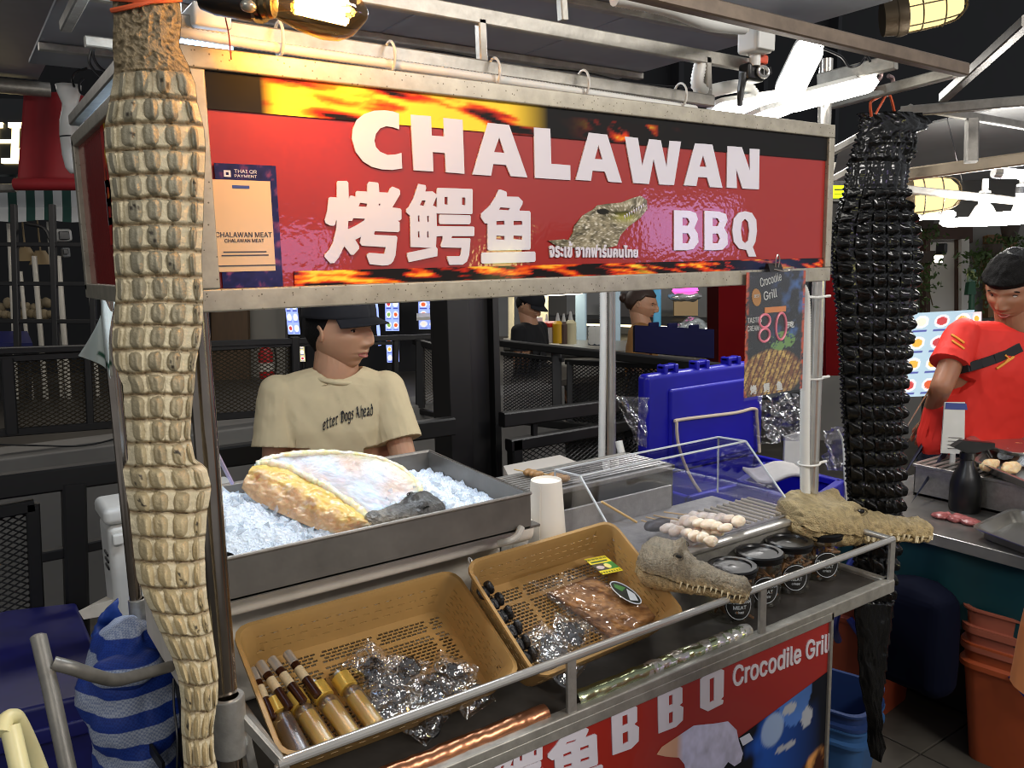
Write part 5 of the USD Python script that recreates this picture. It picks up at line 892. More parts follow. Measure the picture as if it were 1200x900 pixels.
for a, b in ((C3(xl, pq), C3(xl, pf_)), (C3(xl, pf_), C3(xl, pb)), (C3(XR_, pq), C3(XR_, pf_)), (C3(XR_, pf_), C3(XR_, pb)), (C3(xl, pf_), C3(XR_, pf_)), (C3(xl, pb), C3(XR_, pb)), (C3(XR_, pb), C3(XR_, back_b)), (C3(xl, pb), C3(xl, back_b))): part(case, 'edge', bar(a, b, .0034), edge)
one('steel_stand', 'low steel stand under the acrylic case behind the jars', 'stand', [rbox((.74, pq[0]-.004, ZD-.004), (XR_+.004, pb[0]+.02, zb_-.012), .003), rbox((.74, pq[0]-.012, zb_-.014), (XR_+.006, pq[0]+.01, zb_-.003), .003)], steel())
rack = thing('wire_rack', 'wire rack of pale rods under the raw chicken skewers', 'rack', (1.0, .2, zb_))
for k in range(13): part(rack, 'rod', rod(V(XR_-.012-.019*k, pq[0]+.015, zb_+.004), V(XR_-.012-.019*k, pq[0]+.13, zb_+.004), .0032, 8), mat('pale_rod', (196, 184, 160), .4, .4))
for y in (pq[0]+.012, pq[0]+.132): part(rack, 'rail', rod(V(xl+.2, y, zb_-.0005), V(XR_-.006, y, zb_-.0005), .003, 8), steel())
chm = mat('raw_chicken', (222, 198, 166), .38, var=.16, scale=60, c2=(232, 220, 202), subsurface_weight=.08, subsurface_scale=.005, bump=.15, bscale=140)
stick = mat('bamboo', (196, 164, 112), .6)
def skewer(label, a, b, t0, n=6, seed=0, r=.0085):
    d = (b-a); Ln = np.linalg.norm(d); d = d/Ln; t = thing('chicken_skewer', label, 'skewer', a, 'raw chicken skewers in the display case'); part(t, 'stick', rod(a, b, .0016, 6), stick); R = np.random.default_rng(seed); bl = []
    for k in range(n):
        s = t0+(1-t0)*(k+.5)/n; c = a+(b-a)*s+R.normal(size=3)*.0015; bl.append(man(rough(ell(c, (r*R.uniform(1.1, 1.7), r*R.uniform(.8, 1.15), r*R.uniform(.7, .95)), 3), .0042, 85, 3, seed+k)))
    part(t, 'chicken', smooth_solid(bl, .003, 3), chm, smooth=True)
zk = zb_+.014
for k, (a, b, lb_) in enumerate((((778, 600), (870, 612), 'raw chicken skewer at the back of the display case'), ((766, 604), (855, 620), 'raw chicken skewer second from the back of the case'), ((757, 606), (846, 626), 'raw chicken skewer third from the back of the case'), ((752, 610), (838, 636), 'raw chicken skewer at the front of the display case'))):
    A_, B_ = onZ(*a, zk+(.012 if k == 1 else 0)), onZ(*b, zk+(.012 if k == 1 else 0)); skewer(lb_, A_, B_, .34, 6, k*11+2, .0115)
one('bamboo_stick', 'single bamboo stick leaning inside the display case', 'stick', rod(onY(705, 588, pq[0]+.06), onY(746, 612, pq[0]+.05), .0022, 8), stick)
one('dark_skewer', 'dark grey skewered meat beside the raw chicken in the case', 'skewer', rough(ell(onZ(772, 615, zb_+.012), (.035, .02, .012), 3), .004, 60, 3, 4), mat('dark_meat', (70, 64, 60), .5, var=.3, scale=80))
# grill unit seen through the case
gr = thing('charcoal_grill', 'steel charcoal grill with a barred top behind the display case', 'grill', (.8, .5, ZD))
gz = 1.10; g0, g1 = onZ(590, 562, gz), onZ(835, 545, gz)
gy0, gy1 = pb[0]+.012, pb[0]+.20
def stl(k): return steel()
part(gr, 'body', rbox((.58, gy0+.035, ZD-.004), (1.06, gy1, gz-.008), .003), mat('heat_stained_steel', (120, 116, 108), .35, .9, var=.4, scale=9, bump=.1, bscale=60)); part(gr, 'front_shield', rbox((.60, gy0, ZD), (1.02, gy0+.006, gz-.03), .002), steel())
part(gr, 'top_frame', [rbox((.58, gy0+.03, gz-.008), (1.06, gy0+.042, gz+.003), .002), rbox((.58, gy1-.012, gz-.008), (1.06, gy1, gz+.003), .002), rbox((.58, gy0+.03, gz-.008), (.592, gy1, gz+.003), .002), rbox((1.048, gy0+.03, gz-.008), (1.06, gy1, gz+.003), .002)], steel())
for k in range(9): part(gr, 'bar', rod((.585, gy0+.055+k*(gy1-gy0-.08)/8, gz+.002), (1.055, gy0+.055+k*(gy1-gy0-.08)/8, gz+.002), .0022, 8), chrome())
part(gr, 'vent', [rbox((.66+.055*k, gy0-.003, 1.0), (.69+.055*k, gy0+.001, 1.012), .004) for k in range(6)], chrome())
for k, (a, b) in enumerate((((612, 552), (636, 557)), ((640, 556), (668, 562)))):
    A_, B_ = onZ(*a, gz+.012), onZ(*b, gz+.012); d = (B_-A_); t = thing('grilled_skewer', ('small browned skewer on the grill bars', 'browned skewer end on the grill beside the case')[k], 'skewer', A_); part(t, 'stick', rod(A_-d*.4, B_, .0015, 6), stick); part(t, 'meat', smooth_solid([man(rough(ell(A_+d*s, (.012, .010, .008), 2), .002, 100, 2, k*7+i)) for i, s in enumerate((.3, .55, .8))], .004, 3), mat('browned_meat', (170, 128, 78), .5, var=.4, scale=120), smooth=True)
# ================================================================ lower banner on the cart's front
ban = thing('front_banner', 'red front banner with BBQ Crocodile Grill lettering over a photo of grilling', 'sign', (.5, YF, .3))
BY = YF-.004; bx1 = onY(975, 720, BY)[0]; bz1 = .908
fb2 = lambda x, y: onY(x, y, BY)
part(ban, 'board', rbox((.02, BY, .30), (bx1-.006, BY+.012, bz1-.006), .001), glossy_red)
for lo, hi in (((.01, BY-.005, bz1-.016), (bx1, BY+.014, bz1)), ((bx1-.008, BY-.005, .28), (bx1, BY+.014, bz1)), ((.01, BY-.005, .28), (bx1, BY+.014, .295)), ((.01, BY-.005, .28), (.02, BY+.014, bz1))): part(ban, 'frame_bar', rbox(lo, hi, .0015), alu())
BL3 = [('B', zoomed(600, 675, [(462,635),(555,600),(583,612),(583,680),(570,692),(592,706),(590,772),(555,807),(469,838)]), [zoomed(600, 675, [(514,655),(538,646),(540,690),(514,702)]), zoomed(600, 675, [(515,735),(541,724),(542,775),(516,788)])]),
 ('B', zoomed(600, 675, [(680,540),(770,512),(795,522),(795,592),(782,603),(800,613),(797,674),(765,705),(684,736)]), [zoomed(600, 675, [(732,560),(750,553),(750,600),(732,607)]), zoomed(600, 675, [(732,640),(752,632),(751,684),(732,692)])]),
 ('Q', zoomed(600, 675, [(880,485),(905,450),(963,429),(990,440),(988,562),(976,576),(988,580),(984,597),(915,632),(880,617)]), [zoomed(600, 675, [(923,482),(945,472),(944,582),(923,594)])])]
for ch, o, h in BL3: part(ban, 'letter', xz(pxpoly(o, h, fb2), BY-.0002, .0016), sign_white, label=f'white capital letter {ch}')
part(ban, 'letter', xz(on_quad('yu', (640, 862), (703, 838), (706, 905), (643, 927), fb2), BY-.0002, .0016), sign_white, label='white Chinese character'); part(ban, 'letter', xz(on_quad('e', (572, 889), (637, 864), (637, 932), (572, 957), fb2), BY-.0002, .0016), sign_white, label='white Chinese character'); part(ban, 'letter', xz(on_quad('kao', (505, 914), (568, 890), (568, 958), (505, 982), fb2), BY-.0002, .0016), sign_white, label='white Chinese character')
p0, p1 = fb2(857, 805), fb2(973, 762); g = meshkit.text_mesh('Crocodile Grill', .034, .0016, True); g.apply_scale([(p1[0]-p0[0])/g.bounds[1][0], 1, 1]); ez = V(0, 0, 1); ex_ = V(1, 0, (p1[2]-p0[2])/(p1[0]-p0[0])); g.vertices = np.asarray([p0+V(0, -.0002, 0)+ex_*q[0]+ez*q[1]+V(0, -1, 0)*q[2] for q in g.vertices]); part(ban, 'letter', g, sign_white, smooth=False, label='white lettering Crocodile Grill')
def photo(u, v):
    x, z = .30+u*(bx1-.008-.30), .30+v*.45; im = np.zeros(u.shape+(3,)); n = meshkit.fbm(np.stack([x*9, z*9, x*0], -1), 4, 3); n2 = meshkit.fbm(np.stack([x*40, z*40, x*0], -1), 4, 6)
    im[:] = np.array(lin((12, 16, 26))); bl = np.array(lin((34, 92, 196))); k = np.clip((n-.42)*6, 0, 1)[..., None]*np.clip(1.15-np.abs(x-.80)/.2, 0, 1)[..., None]; im = im*(1-k)+bl*k
    k = (((x-.95)/.05)**2+((z-.80)/.08)**2 < 1)*.6; im = im*(1-k[..., None])+np.array(lin((92, 140, 220)))*k[..., None]*(.6+.8*n[..., None])
    c = fb2(905, 855); k = np.clip((1.2-((x-c[0])/.03)**2-((z-c[2])/.03)**2)*3, 0, 1)*.7; im = im*(1-k[..., None])+np.array(lin((176, 200, 230)))*k[..., None]
    for px, py, rx, rz in ((945, 840, .016, .02), (925, 830, .02, .01), (920, 875, .03, .006)): 
        c = fb2(px, py); k = (((x-c[0])/rx)**2+((z-c[2])/rz)**2 < 1); im[k] = np.array(lin((170, 176, 186)))
    c = fb2(965, 895); k = np.clip((1.1-((x-c[0])/.09)**2-((z-c[2]+.03)/.07)**2)*4, 0, 1)[..., None]; me = np.array(lin((58, 26, 16)))+(np.array(lin((226, 160, 90)))-np.array(lin((58, 26, 16))))*np.clip((n2-.45)*5, 0, 1)[..., None]; im = im*(1-k)+me*k
    return im
# the photo's upper edge is a rising line under the lettering
e0, e1 = fb2(745, 895), fb2(972, 785)
sl = (e1[2]-e0[2])/(e1[0]-e0[0])
def photo_panel():
    nu, nv = 150, 110; x0, x1 = .40, bx1-.0085; u, v = np.meshgrid(np.linspace(0, 1, nu), np.linspace(0, 1, nv), indexing='ij'); x = x0+u*(x1-x0); zt_ = e1[2]-.018*0-(e1[0]-x)*.17-.35*(np.clip(.80-x, 0, 1))**1.6; z = .297+v*(zt_-.297)
    uu, vv = (x-.30)/(bx1-.008-.30), (z-.30)/.45; c = photo(uu, vv); y = np.full(x.shape, BY-.0006)
    i = np.arange(nu*nv).reshape(nu, nv); q = np.stack([i[:-1, :-1], i[1:, :-1], i[1:, 1:], i[:-1, 1:]], -1).reshape(-1, 4); f = np.vstack([q[:, [0, 1, 2]], q[:, [0, 2, 3]]]); p = np.stack([x, y, z], -1).reshape(-1, 3)
    part(ban, 'grill_photo', trimesh.Trimesh(p, f, process=False), pr, col=c.reshape(-1, 3), label='printed photo of gloved hands grilling meat')
photo_panel()
gv = pxpoly(zoomed(600, 675, [(676,835),(700,800),(760,760),(850,700),(950,690),(1010,680),(1050,720),(1060,770),(1080,830),(1070,870),(1040,890),(1010,870),(985,905),(960,940),(820,940),(805,880),(780,850),(720,845)]), [], fb2); gm = xz(gv, BY-.0008, .0006).subdivide_to_size(.0035, max_iter=12); n = fbm(gm.vertices*[1, 1, .6], 60, 4, 3); xx = gm.vertices[:, 0]; sk_ = np.clip((fb2(800, 870)[0]-xx)/.015, 0, 1)[:, None]; cg = np.array(lin((196, 196, 222)))*(1+.9*n[:, None]); cg = cg*(1-sk_)+np.array(lin((206, 160, 130)))*sk_; part(ban, 'glove_print', gm, pr, col=np.clip(cg, 0, 1), label='printed white gloved hand')
part(ban, 'glove_print', xz(pxpoly(zoomed(600, 675, [(1065,760),(1110,735),(1128,765),(1080,795)]), [], fb2), BY-.0008, .0006), mat('glove_white', (206, 212, 230), .4), label='printed white gloved fingertip')
# ================================================================ 80 baht poster clipped under the sign
pos = thing('price_poster', 'glossy dark poster priced 80 hanging under the right end of the signboard', 'poster', onY(908, 460, -.012))
a, b, c, d = onY(873, 318, -.012), onY(941, 318, -.012), onY(942, 458, -.012), onY(873, 463, -.012); px0, px1, pz0, pz1 = (a[0]+d[0])/2, (b[0]+c[0])/2, (c[2]+d[2])/2, (a[2]+b[2])/2
def posc(u, v):
    im = np.zeros(u.shape+(3,)); n = vnoise(u*6, v*10, 1.0, 4); n2 = vnoise(u*20, v*30, 1.0, 8); im[:] = lin((24, 26, 24)); k = np.clip((n-.48)*5, 0, 1)[..., None]*np.clip((u-.35)*2, 0, 1)[..., None]*(v > .3)[..., None]; im = im*(1-k)+np.array(lin((70, 112, 176)))*k
    k = np.clip((n2-.66)*5, 0, 1)[..., None]*.4; im = im*(1-k)+np.array(lin((120, 140, 150)))*k; e = np.clip((.05-np.minimum(u, 1-u))/.02, 0, 1)[..., None]*np.clip((n2-.4)*6, 0, 1)[..., None]; im = im*(1-e)+np.array(lin((200, 80, 30)))*e
    f = np.clip(1.2-((u-.45)/.5)**2-((v-.16)/.2)**2, 0, 1); f = np.clip(f*4, 0, 1)[..., None]; food = np.array(lin((120, 72, 34)))+(np.array(lin((232, 200, 110)))-np.array(lin((120, 72, 34))))*np.clip((n2-.4)*3, 0, 1)[..., None]; st = (np.sin((u*1.2-v*.9)*60) > .75)[..., None]; food = np.where(st, np.array(lin((70, 36, 20))), food); im = im*(1-f)+food*f
    k = ((u-.62)**2/.05+(v-.43)**2/.006 < 1)&(n2 > .45); im[k] = np.array(lin((110, 150, 80)))
    return im
film_print = tint('film_covered_print', .3, coat_weight=1.0, coat_roughness=.05)
print_grid(V(px0, -.012, pz0), V(px1-px0, 0, 0), V(0, 0, pz1-pz0), 70, 130, posc, film_print, pos, 'printed_sheet', .001)
pw = px1-px0; py_ = lambda f: pz0+(pz1-pz0)*f
pink = glow('pink_print', (226, 120, 140), .5) if False else mat('pink_print', (226, 120, 140), .4); chalk = mat('chalk_print', (206, 208, 204), .5)
for k, (cx_, w_) in enumerate(((.30, .16), (.58, .16))):
    for (lo, hi) in (((.44, .66),) if k else ((.44, .545), (.555, .66))):
        r_e = [V(px0+pw*(cx_+w_*.55*math.cos(q)), -.0142, py_((lo+hi)/2+(hi-lo)/2*math.sin(q))) for q in np.linspace(0, 6.283, 26)[:-1]]; part(pos, 'numeral', tube(r_e, .0022, 6, closed=True), pink, label='pink outlined numeral of 80')
text_on(pos, 'TASTES', V(px0+pw*.02, -.0132, py_(.60)), X, Zu, .0085, chalk, width=.036); text_on(pos, 'CREAMY', V(px0+pw*.02, -.0132, py_(.535)), X, Zu, .0085, chalk, width=.036) 
text_on(pos, 'Crocodile', V(px0+pw*.22, -.0132, py_(.88)), V(1, 0, .18), Zu, .014, chalk, width=.055); text_on(pos, 'Grill', V(px0+pw*.28, -.0132, py_(.77)), V(1, 0, .15), Zu, .014, chalk, width=.035)
hp_, hw_, hh_ = glyph_poly('haochi'); part(pos, 'lettering', prism(affinity.scale(hp_, .024/hw_, .024/hw_, origin=(0, 0)), .0006, mtx((px0+pw*.66, -.0132, py_(.53)), axes=(X, Zu, V(0, -1, 0)))), chalk)
kp, kw, kh = glyph_poly('kao'); ep, ew, eh = glyph_poly('e'); yp, yw, yh = glyph_poly('yu')
for k, (g_, w_) in enumerate(((kp, kw), (ep, ew), (yp, yw))): part(pos, 'lettering', prism(affinity.scale(g_, .016/w_, .016/w_, origin=(0, 0)), .0006, mtx((px0+pw*(.1+.22*k), -.0132, py_(.02)), axes=(X, Zu, V(0, -1, 0)))), chalk)
part(pos, 'badge', prism(Polygon([(.011*math.cos(q)*(1+.06*(i % 2)), .014*math.sin(q)*(1+.06*(i % 2))) for i, q in enumerate(np.linspace(0, 6.283, 41)[:-1])]), .0008, mtx((px0+pw*.16, -.0132, py_(.80)), axes=(X, Zu, V(0, -1, 0)))), mat('badge_tan', (170, 120, 60), .5)); text_on(pos, 'BEST', V(px0+pw*.16, -.0142, py_(.80)), X, Zu, .005, chalk, width=.014, center=True)
part(pos, 'ribbon', [xz(sbox(px0+pw*.30, py_(.67), px0+pw*.66, py_(.715)), -.0132, .0008)], mat('ribbon_orange', (206, 130, 70), .5))
part(pos, 'plastic_sleeve', slab([(px0-.004, -.0165, pz0-.004), (px1+.004, -.0165, pz0-.004), (px1+.004, -.0165, pz1+.004), (px0-.004, -.0165, pz1+.004)], .0006), film('poster_sleeve', (252, 252, 252), .06, gloss=.02, bump=.12, bscale=40.))
bc_ = thing('binder_clip', 'black binder clip holding the price poster under the signboard frame', 'clip', onY(908, 314, -.012))
a = onY(908, 314, -.014); part(bc_, 'clip_body', hullmesh([a+V(-.022, -.008, -.006), a+V(.014, -.008, -.006), a+V(.014, .006, -.006), a+V(-.022, .006, -.006), a+V(-.02, -.002, .008), a+V(.012, -.002, .008), a+V(-.02, .002, .008), a+V(.012, .002, .008)]), black_plastic()); part(bc_, 'wire_lever', [tube(smoothpath([a+V(-.004, -.004, .0), a+V(-.005, -.006, .014), a+V(-.001, -.006, .022), a+V(.004, -.006, .014), a+V(.003, -.004, .0)], 5), .0011, 6), tube(smoothpath([a+V(-.01, -.006, -.002), a+V(.01, -.016, -.006), a+V(.03, -.014, -.0), a+V(.012, -.006, -.003)], 5), .001, 6)], chrome())
# ================================================================ ground, walkway, railings
def floor_mat():
    n = {'p': ('principled_bsdf', {'roughness': .45}), 'g': ('geometry', {}), 'n': ('noise_texture', {'scale': 5.0, 'detail': 8.0}), 'r': ('rgb_ramp', {'ramp': [(.3, lin((62, 58, 52))), (.7, lin((92, 88, 80)))]}), 'b': ('bump', {'strength': .15, 'distance': .004})}
    return usdkit.material(stage, '/World/Looks/floor_concrete', n, [('g.position', 'n.vector'), ('n.fac', 'r.fac'), ('r.color', 'p.base_color'), ('n.fac', 'b.height'), ('b.normal', 'p.normal')], surface='p.BSDF')
fm = floor_mat(); fl_t = struct('floor', box((-4, -3.2, -.06), (8, 10, -.012)), fm)
for i in range(4):
    for j in range(6):
        x, y = 1.55+.6*i, -.25+.6*j-.6; part(fl_t, 'tile', rbox((x+.003, y+.003, -.03), (x+.597, y+.597, 0), .002), fm)
wallm = mat('grey_concrete', (112, 110, 106), .7, var=.15, scale=4)
struct('wall_walkway', rbox((-3.5, 3.2, 0), (3.0, 3.5, .755), .01), wallm); struct('floor_walkway', box((-4, 3.5, .70), (7.5, 10, .74)), mat('walkway_floor', (70, 66, 60), .5, var=.2, scale=3))
bp = black_paint()
def rail_thing(name, label, segs, w, cat='railing'):
    a = np.mean([s[0] for s in segs], 0); t = thing(name, label, cat, a)
    for k, s in enumerate(segs): part(t, s[3] if len(s) > 3 else 'bar', bar(s[0], s[1], s[2] if np.ndim(s[2]) == 0 else s[2][0], None if np.ndim(s[2]) == 0 else s[2][1]), bp)
    return t
def mesh_panel(t, a, b, c, d, pitch=.03, r=.0022, name='wire_mesh', m_=None):
    """Expanded-metal mesh of crossing wires over the quad a b c d (bottom left, bottom right, top right, top left)."""
    a, b, c, d = (np.asarray(x, float) for x in (a, b, c, d)); w, h = np.linalg.norm(b-a), np.linalg.norm(d-a); ms = []
    def pt(x, y): u, v = x/w, y/h; return (1-u)*(1-v)*a+u*(1-v)*b+u*v*c+(1-u)*v*d
    k = .55
    for s in (1, -1):
        n = int((w+h/k)/pitch)+1
        for i in range(n):
            x0 = i*pitch-(h/k if s > 0 else 0); p = [(x0, 0), (x0+s*h/k, h)] if s > 0 else [(x0, 0), (x0-h/k, h)]
            (xa, ya), (xb, yb) = p
            def clip(xc): return ya+(yb-ya)*(xc-xa)/(xb-xa)
            lo, hi = sorted(((xa, ya), (xb, yb)))
            if hi[0] <= 0 or lo[0] >= w: continue
            if lo[0] < 0: lo = (0, clip(0))
            if hi[0] > w: hi = (w, clip(w))
            if abs(hi[0]-lo[0]) < 1e-3: continue
            ms.append(tube([pt(*lo), pt(*hi)], r, 4, caps=False))
    part(t, name, ms, m_ or bp, kind='stuff')
NY = 1.75
q = lambda x, y: onY(x, y, NY)
nr = rail_thing('railing', 'black steel railing behind the seated man, with a diamond mesh gate at its left', [
    (q(-60, 578), q(530, 499), (.05, .068), 'top_rail'), (q(86, 565), q(92, 790), .062, 'post'), (q(96, 642), q(150, 630), .03, 'bar'), (q(250, 612), q(300, 604), .03), (q(40, 654), q(86, 645), .03, 'bar'), (q(-60, 803), q(130, 760), .04, 'bar'), (q(-60, 610), q(40, 592), .035, 'mesh_frame'), (q(38, 590), q(46, 760), .035, 'mesh_frame')], .05)
mesh_panel(nr, q(-60, 780), q(46, 760), q(40, 595), q(-60, 612), .032, .0024)
nr2 = rail_thing('railing', 'black steel railing with diamond mesh right of the dark pillar', [
    (q(588, 492), q(760, 470), (.045, .058), 'top_rail'), (q(596, 522), q(770, 492), .05, 'mesh_frame'), (q(626, 490), q(626, 520), .022, 'post'), (q(603, 515), q(606, 640), .05, 'mesh_frame'), (q(600, 640), q(760, 610), .04, 'mesh_frame')], .05)
mesh_panel(nr2, q(606, 635), q(760, 605), q(770, 495), q(606, 522), .034, .0024)
pil = thing('pillar', 'black steel I-section pillar to the right of the seated man', 'pillar', V(*onY(558, 560, 1.9)[:2], 0))
pa, pbx = onY(527, 450, 1.84), onY(590, 450, 1.84)
part(pil, 'web', rbox((pa[0], 1.84, 0), (pa[0]+(pbx[0]-pa[0])*.40, 1.98, 2.6), .004), mat('pillar_black', (24, 22, 21), .5, var=.3, scale=10)); part(pil, 'flange', rbox((pa[0]+(pbx[0]-pa[0])*.38, 1.90, 0), (pbx[0], 1.95, 2.6), .004), mat('pillar_black2', (34, 33, 33), .4, var=.3, scale=10)); part(pil, 'flange', rbox((pbx[0]-.03, 1.86, 0), (pbx[0], 1.92, 2.6), .003), bp)
FYY = 3.3
w3 = lambda x, y: onY(x, y, FYY)
fr1 = rail_thing('railing', 'far black railing with fine mesh on the grey wall at the left', [
    (w3(-60, 413), w3(525, 394), (.04, .03), 'top_rail'), (w3(-60, 424), w3(300, 405), .03), (w3(300, 405), w3(460, 402), .02), (w3(8, 420), w3(14, 508), .05, 'post'), (w3(102, 415), w3(106, 502), .03, 'post'), (w3(345, 395), w3(347, 480), .045, 'post'), (w3(463, 398), w3(464, 478), .03, 'post'), (w3(-60, 512), w3(340, 482), .035, 'bottom_rail')], .03)
mesh_panel(fr1, w3(16, 506), w3(340, 482), w3(340, 406), w3(16, 422), .034, .0026, m_=mat('bronze_mesh', (70, 62, 48), .5, .5))
g1 = lambda x, y, k: W(x, y, 4.3-1.1*(x-590)/270+k)
fr2 = rail_thing('railing', 'dark sloping railing with mesh panels in front of the lit shop', [
    (g1(588, 402, 0), g1(870, 434, 0), (.05, .035), 'top_rail'), (g1(588, 414, 0), g1(660, 422, 0), .02), (g1(652, 408, 0), g1(653, 500, 0), .05, 'post'), (g1(664, 424, 0), g1(786, 430, 0), .025, 'mesh_frame'), (g1(668, 424, 0), g1(668, 500, 0), .03, 'mesh_frame'), (g1(778, 424, 0), g1(780, 500, 0), .04, 'post'), (g1(588, 490, 0), g1(860, 520, 0), .04, 'bottom_rail'), (g1(475, 478, 0), g1(530, 490, 0), .03, 'bottom_rail'), (g1(486, 400, 0), g1(530, 412, 0), .035, 'top_rail'), (g1(493, 400, 0), g1(493, 478, 0), .05, 'post')], .03)
mesh_panel(fr2, g1(590, 488, 0), g1(650, 492, 0), g1(650, 420, 0), g1(590, 414, 0), .03, .0026); mesh_panel(fr2, g1(670, 495, 0), g1(778, 505, 0), g1(778, 430, 0), g1(670, 424, 0), .03, .0026); mesh_panel(fr2, g1(498, 470, 0), g1(524, 476, 0), g1(524, 406, 0), g1(498, 402, 0), .03, .0026, m_=mat('pale_mesh', (120, 116, 108), .5, .4))
# big dark ceiling of the hall at the left, with a pipe along its edge
struct('ceiling', box((-4.5, .0, 2.62), (.35, 4.6, 2.70)), mat('dark_grey_ceiling', (168, 170, 178), .6, var=.25, scale=2.2, det=5))
one('ceiling_pipe', 'grey pipe along the edge of the dark ceiling at the far left', 'pipe', rod((-4.5, 4.55, 2.56), (.4, 4.55, 2.56), .04, 14), galv())
struct('wall_back', box((-12, 9.6, 0), (40, 9.75, 18)), mat('night_wall', (9, 9, 13), .8, var=.4, scale=1.2))
for k in range(5): struct('trim', box((6+2.2*k, 9.4, .5), (6.12+2.2*k, 9.6, 18)), mat('night_trim', (22, 22, 27), .7))
# ================================================================ left background: awning, banner, lit letters, racks
aw = thing('striped_awning', 'green and white striped awning at the far left', 'awning', W(50, 250, 5.0))
gm_, wm_ = mat('awning_green', (22, 66, 56), .7), mat('awning_white', (196, 198, 196), .7)
for k in range(-3, 11):
    x0, x1 = k*10.6-2, k*10.6+8.6
    a, b, c, d = W(x0+1, 244, 5.0), W(x1+1, 244, 5.0), W(x1, 221, 5.35), W(x0, 221, 5.35); part(aw, 'stripe', slab([a, b, c, d], .006), gm_ if k % 2 else wm_)
    a, b, c, d = W(x0+1, 259+1.5*math.sin(k), 5.0), W(x1+1, 259+1.5*math.sin(k+.7), 5.0), W(x1+1, 243, 5.0), W(x0+1, 243, 5.0); part(aw, 'valance_stripe', slab([a, b, c, d], .006), gm_ if k % 2 else wm_)
lsx = thing('illuminated_sign', 'black sign with glowing cream serif letter H at the far left edge', 'sign', W(8, 165, 4.9))
part(lsx, 'panel', slab([W(-60, 206, 4.95), W(30, 204, 4.95), W(30, 116, 4.95), W(-60, 114, 4.95)], .05), black_plastic())
hg = glow('cream_letters', (255, 232, 170), 2.6); tL = 4.93
def flat(pts, th=.02): 
    p = np.array([W(x, y, tL) for x, y in pts]); n = np.cross(p[1]-p[0], p[2]-p[0]); n /= np.linalg.norm(n); return hullmesh(np.vstack([p, p-n*th*np.sign(np.dot(n, -FW)) if False else p+FW*th]))
part(lsx, 'letter', [flat([(9, 143), (27, 143), (27, 149), (9, 149)]), flat([(14, 147), (21, 147), (19, 188), (12, 188)]), flat([(1, 185), (24, 185), (24, 191), (1, 191)]), flat([(-8, 163), (14, 163), (14, 167), (-8, 167)]), flat([(-16, 143), (2, 143), (1, 149), (-17, 149)]), flat([(-11, 147), (-4, 147), (-7, 188), (-14, 188)])], hg, label='glowing letter H')
part(lsx, 'letter', [flat([(20, 178), (25, 170), (29, 168), (29, 174), (25, 180), (27, 187), (22, 187)])], hg, label='glowing lower-case letter cut off by the banner')
rb = thing('red_banner', 'dark red cloth banner beside the glowing letters at the far left', 'banner', W(65, 170, 4.7))
def rbf(u, v): 
    px = (28-8*v)+(76+6*v)*u; py = 110+112*v; p = np.stack([W(a, b, 4.7) for a, b in zip(px.ravel(), py.ravel())]).reshape(u.shape+(3,)); return p+FW*(.02*np.sin(u*9)+.03*(v > .9)*np.sin((v-.9)*31))[..., None]
rm_ = mat('dark_red_cloth', (138, 18, 26), .65, var=.2, scale=6); part(rb, 'cloth', grid(rbf, 30, 30, .01), rm_, smooth=True); part(rb, 'bottom_roll', rod(W(18, 216, 4.66), W(103, 216, 4.66), .035, 14), rm_); part(rb, 'pole', rod(W(-40, 222, 4.7), W(19, 220, 4.7), .025, 12), galv())
gl_ = thing('steel_lattice', 'black steel lattice in front of the dark equipment room at the far left', 'lattice', W(60, 340, 4.4))
for x in (18, 63, 108): part(gl_, 'upright', bar(W(x-2, 240, 4.4), W(x+3, 420, 4.4), .03), bp)
for y in (287, 333, 377): part(gl_, 'crossbar', bar(W(-60, y-1, 4.4), W(135, y, 4.4), .022), bp)
part(gl_, 'curved_bar', tube(smoothpath([W(30, 262, 4.5), W(52, 268, 4.5), W(62, 290, 4.5)], 6), .01, 8), bp)
for k, (x, y0, y1, r_2) in enumerate(((11, 262, 400, .012), (25, 318, 358, .012), (41, 300, 355, .016), (58, 260, 330, .014), (69, 300, 362, .018), (101, 262, 330, .012))):
    one('chrome_pole', ('thin chrome pole at the far left edge of the equipment room', 'short pale stick left of the lattice upright', 'pale stick beside the hanging lampshade', 'chrome pole behind the second lattice upright', 'pale stick below the white boxes', 'chrome pole beside the red side sign')[k], 'pole', rod(W(x-1, y0, 5.2), W(x+1, y1, 5.2)*V(1, 1, 0)+V(0, 0, .74), r_2, 10), mat('pale_pole', (196, 190, 176), .4, .3))
wb = thing('control_box', 'small white control box in the dark room above the stones', 'box', W(73, 278, 5.3)); part(wb, 'case', rbox(W(61, 284, 5.3), W(84, 268, 5.2), .02), white_plastic()); part(wb, 'screen', rbox(W(69, 281, 5.15), W(81, 271, 5.14), .004), black_plastic())
wb = thing('meter_box', 'small square meter below the white control box', 'box', W(77, 296, 5.3)); part(wb, 'case', rbox(W(72, 302, 5.3), W(82, 290, 5.25), .01), mat('grey_case', (110, 112, 112), .5)); part(wb, 'face', rbox(W(74, 298, 5.22), W(80, 292, 5.21), .003), black_plastic())
for k, (x, y) in enumerate(((49, 310), (31, 306))):
    a = W(x, y, 5.4); one('lampshade', ('tan lampshade hanging in the dark room beside the control box', 'tan lampshade hanging nearer the left edge')[k], 'lampshade', [lathe([(.03, .09), (.04, .07), (.075, 0), (.07, 0), (.03, .07)], 18, mtx(a)), rod(a+V(0, 0, .08), a+V(0, 0, .75), .006, 6)], mat('tan_shade', (150, 128, 92), .6))
ORD = 'first second third fourth fifth sixth seventh eighth ninth tenth'.split(); R = np.random.default_rng(12); stn = mat('pale_stone', (150, 134, 104), .8, var=.35, scale=20)
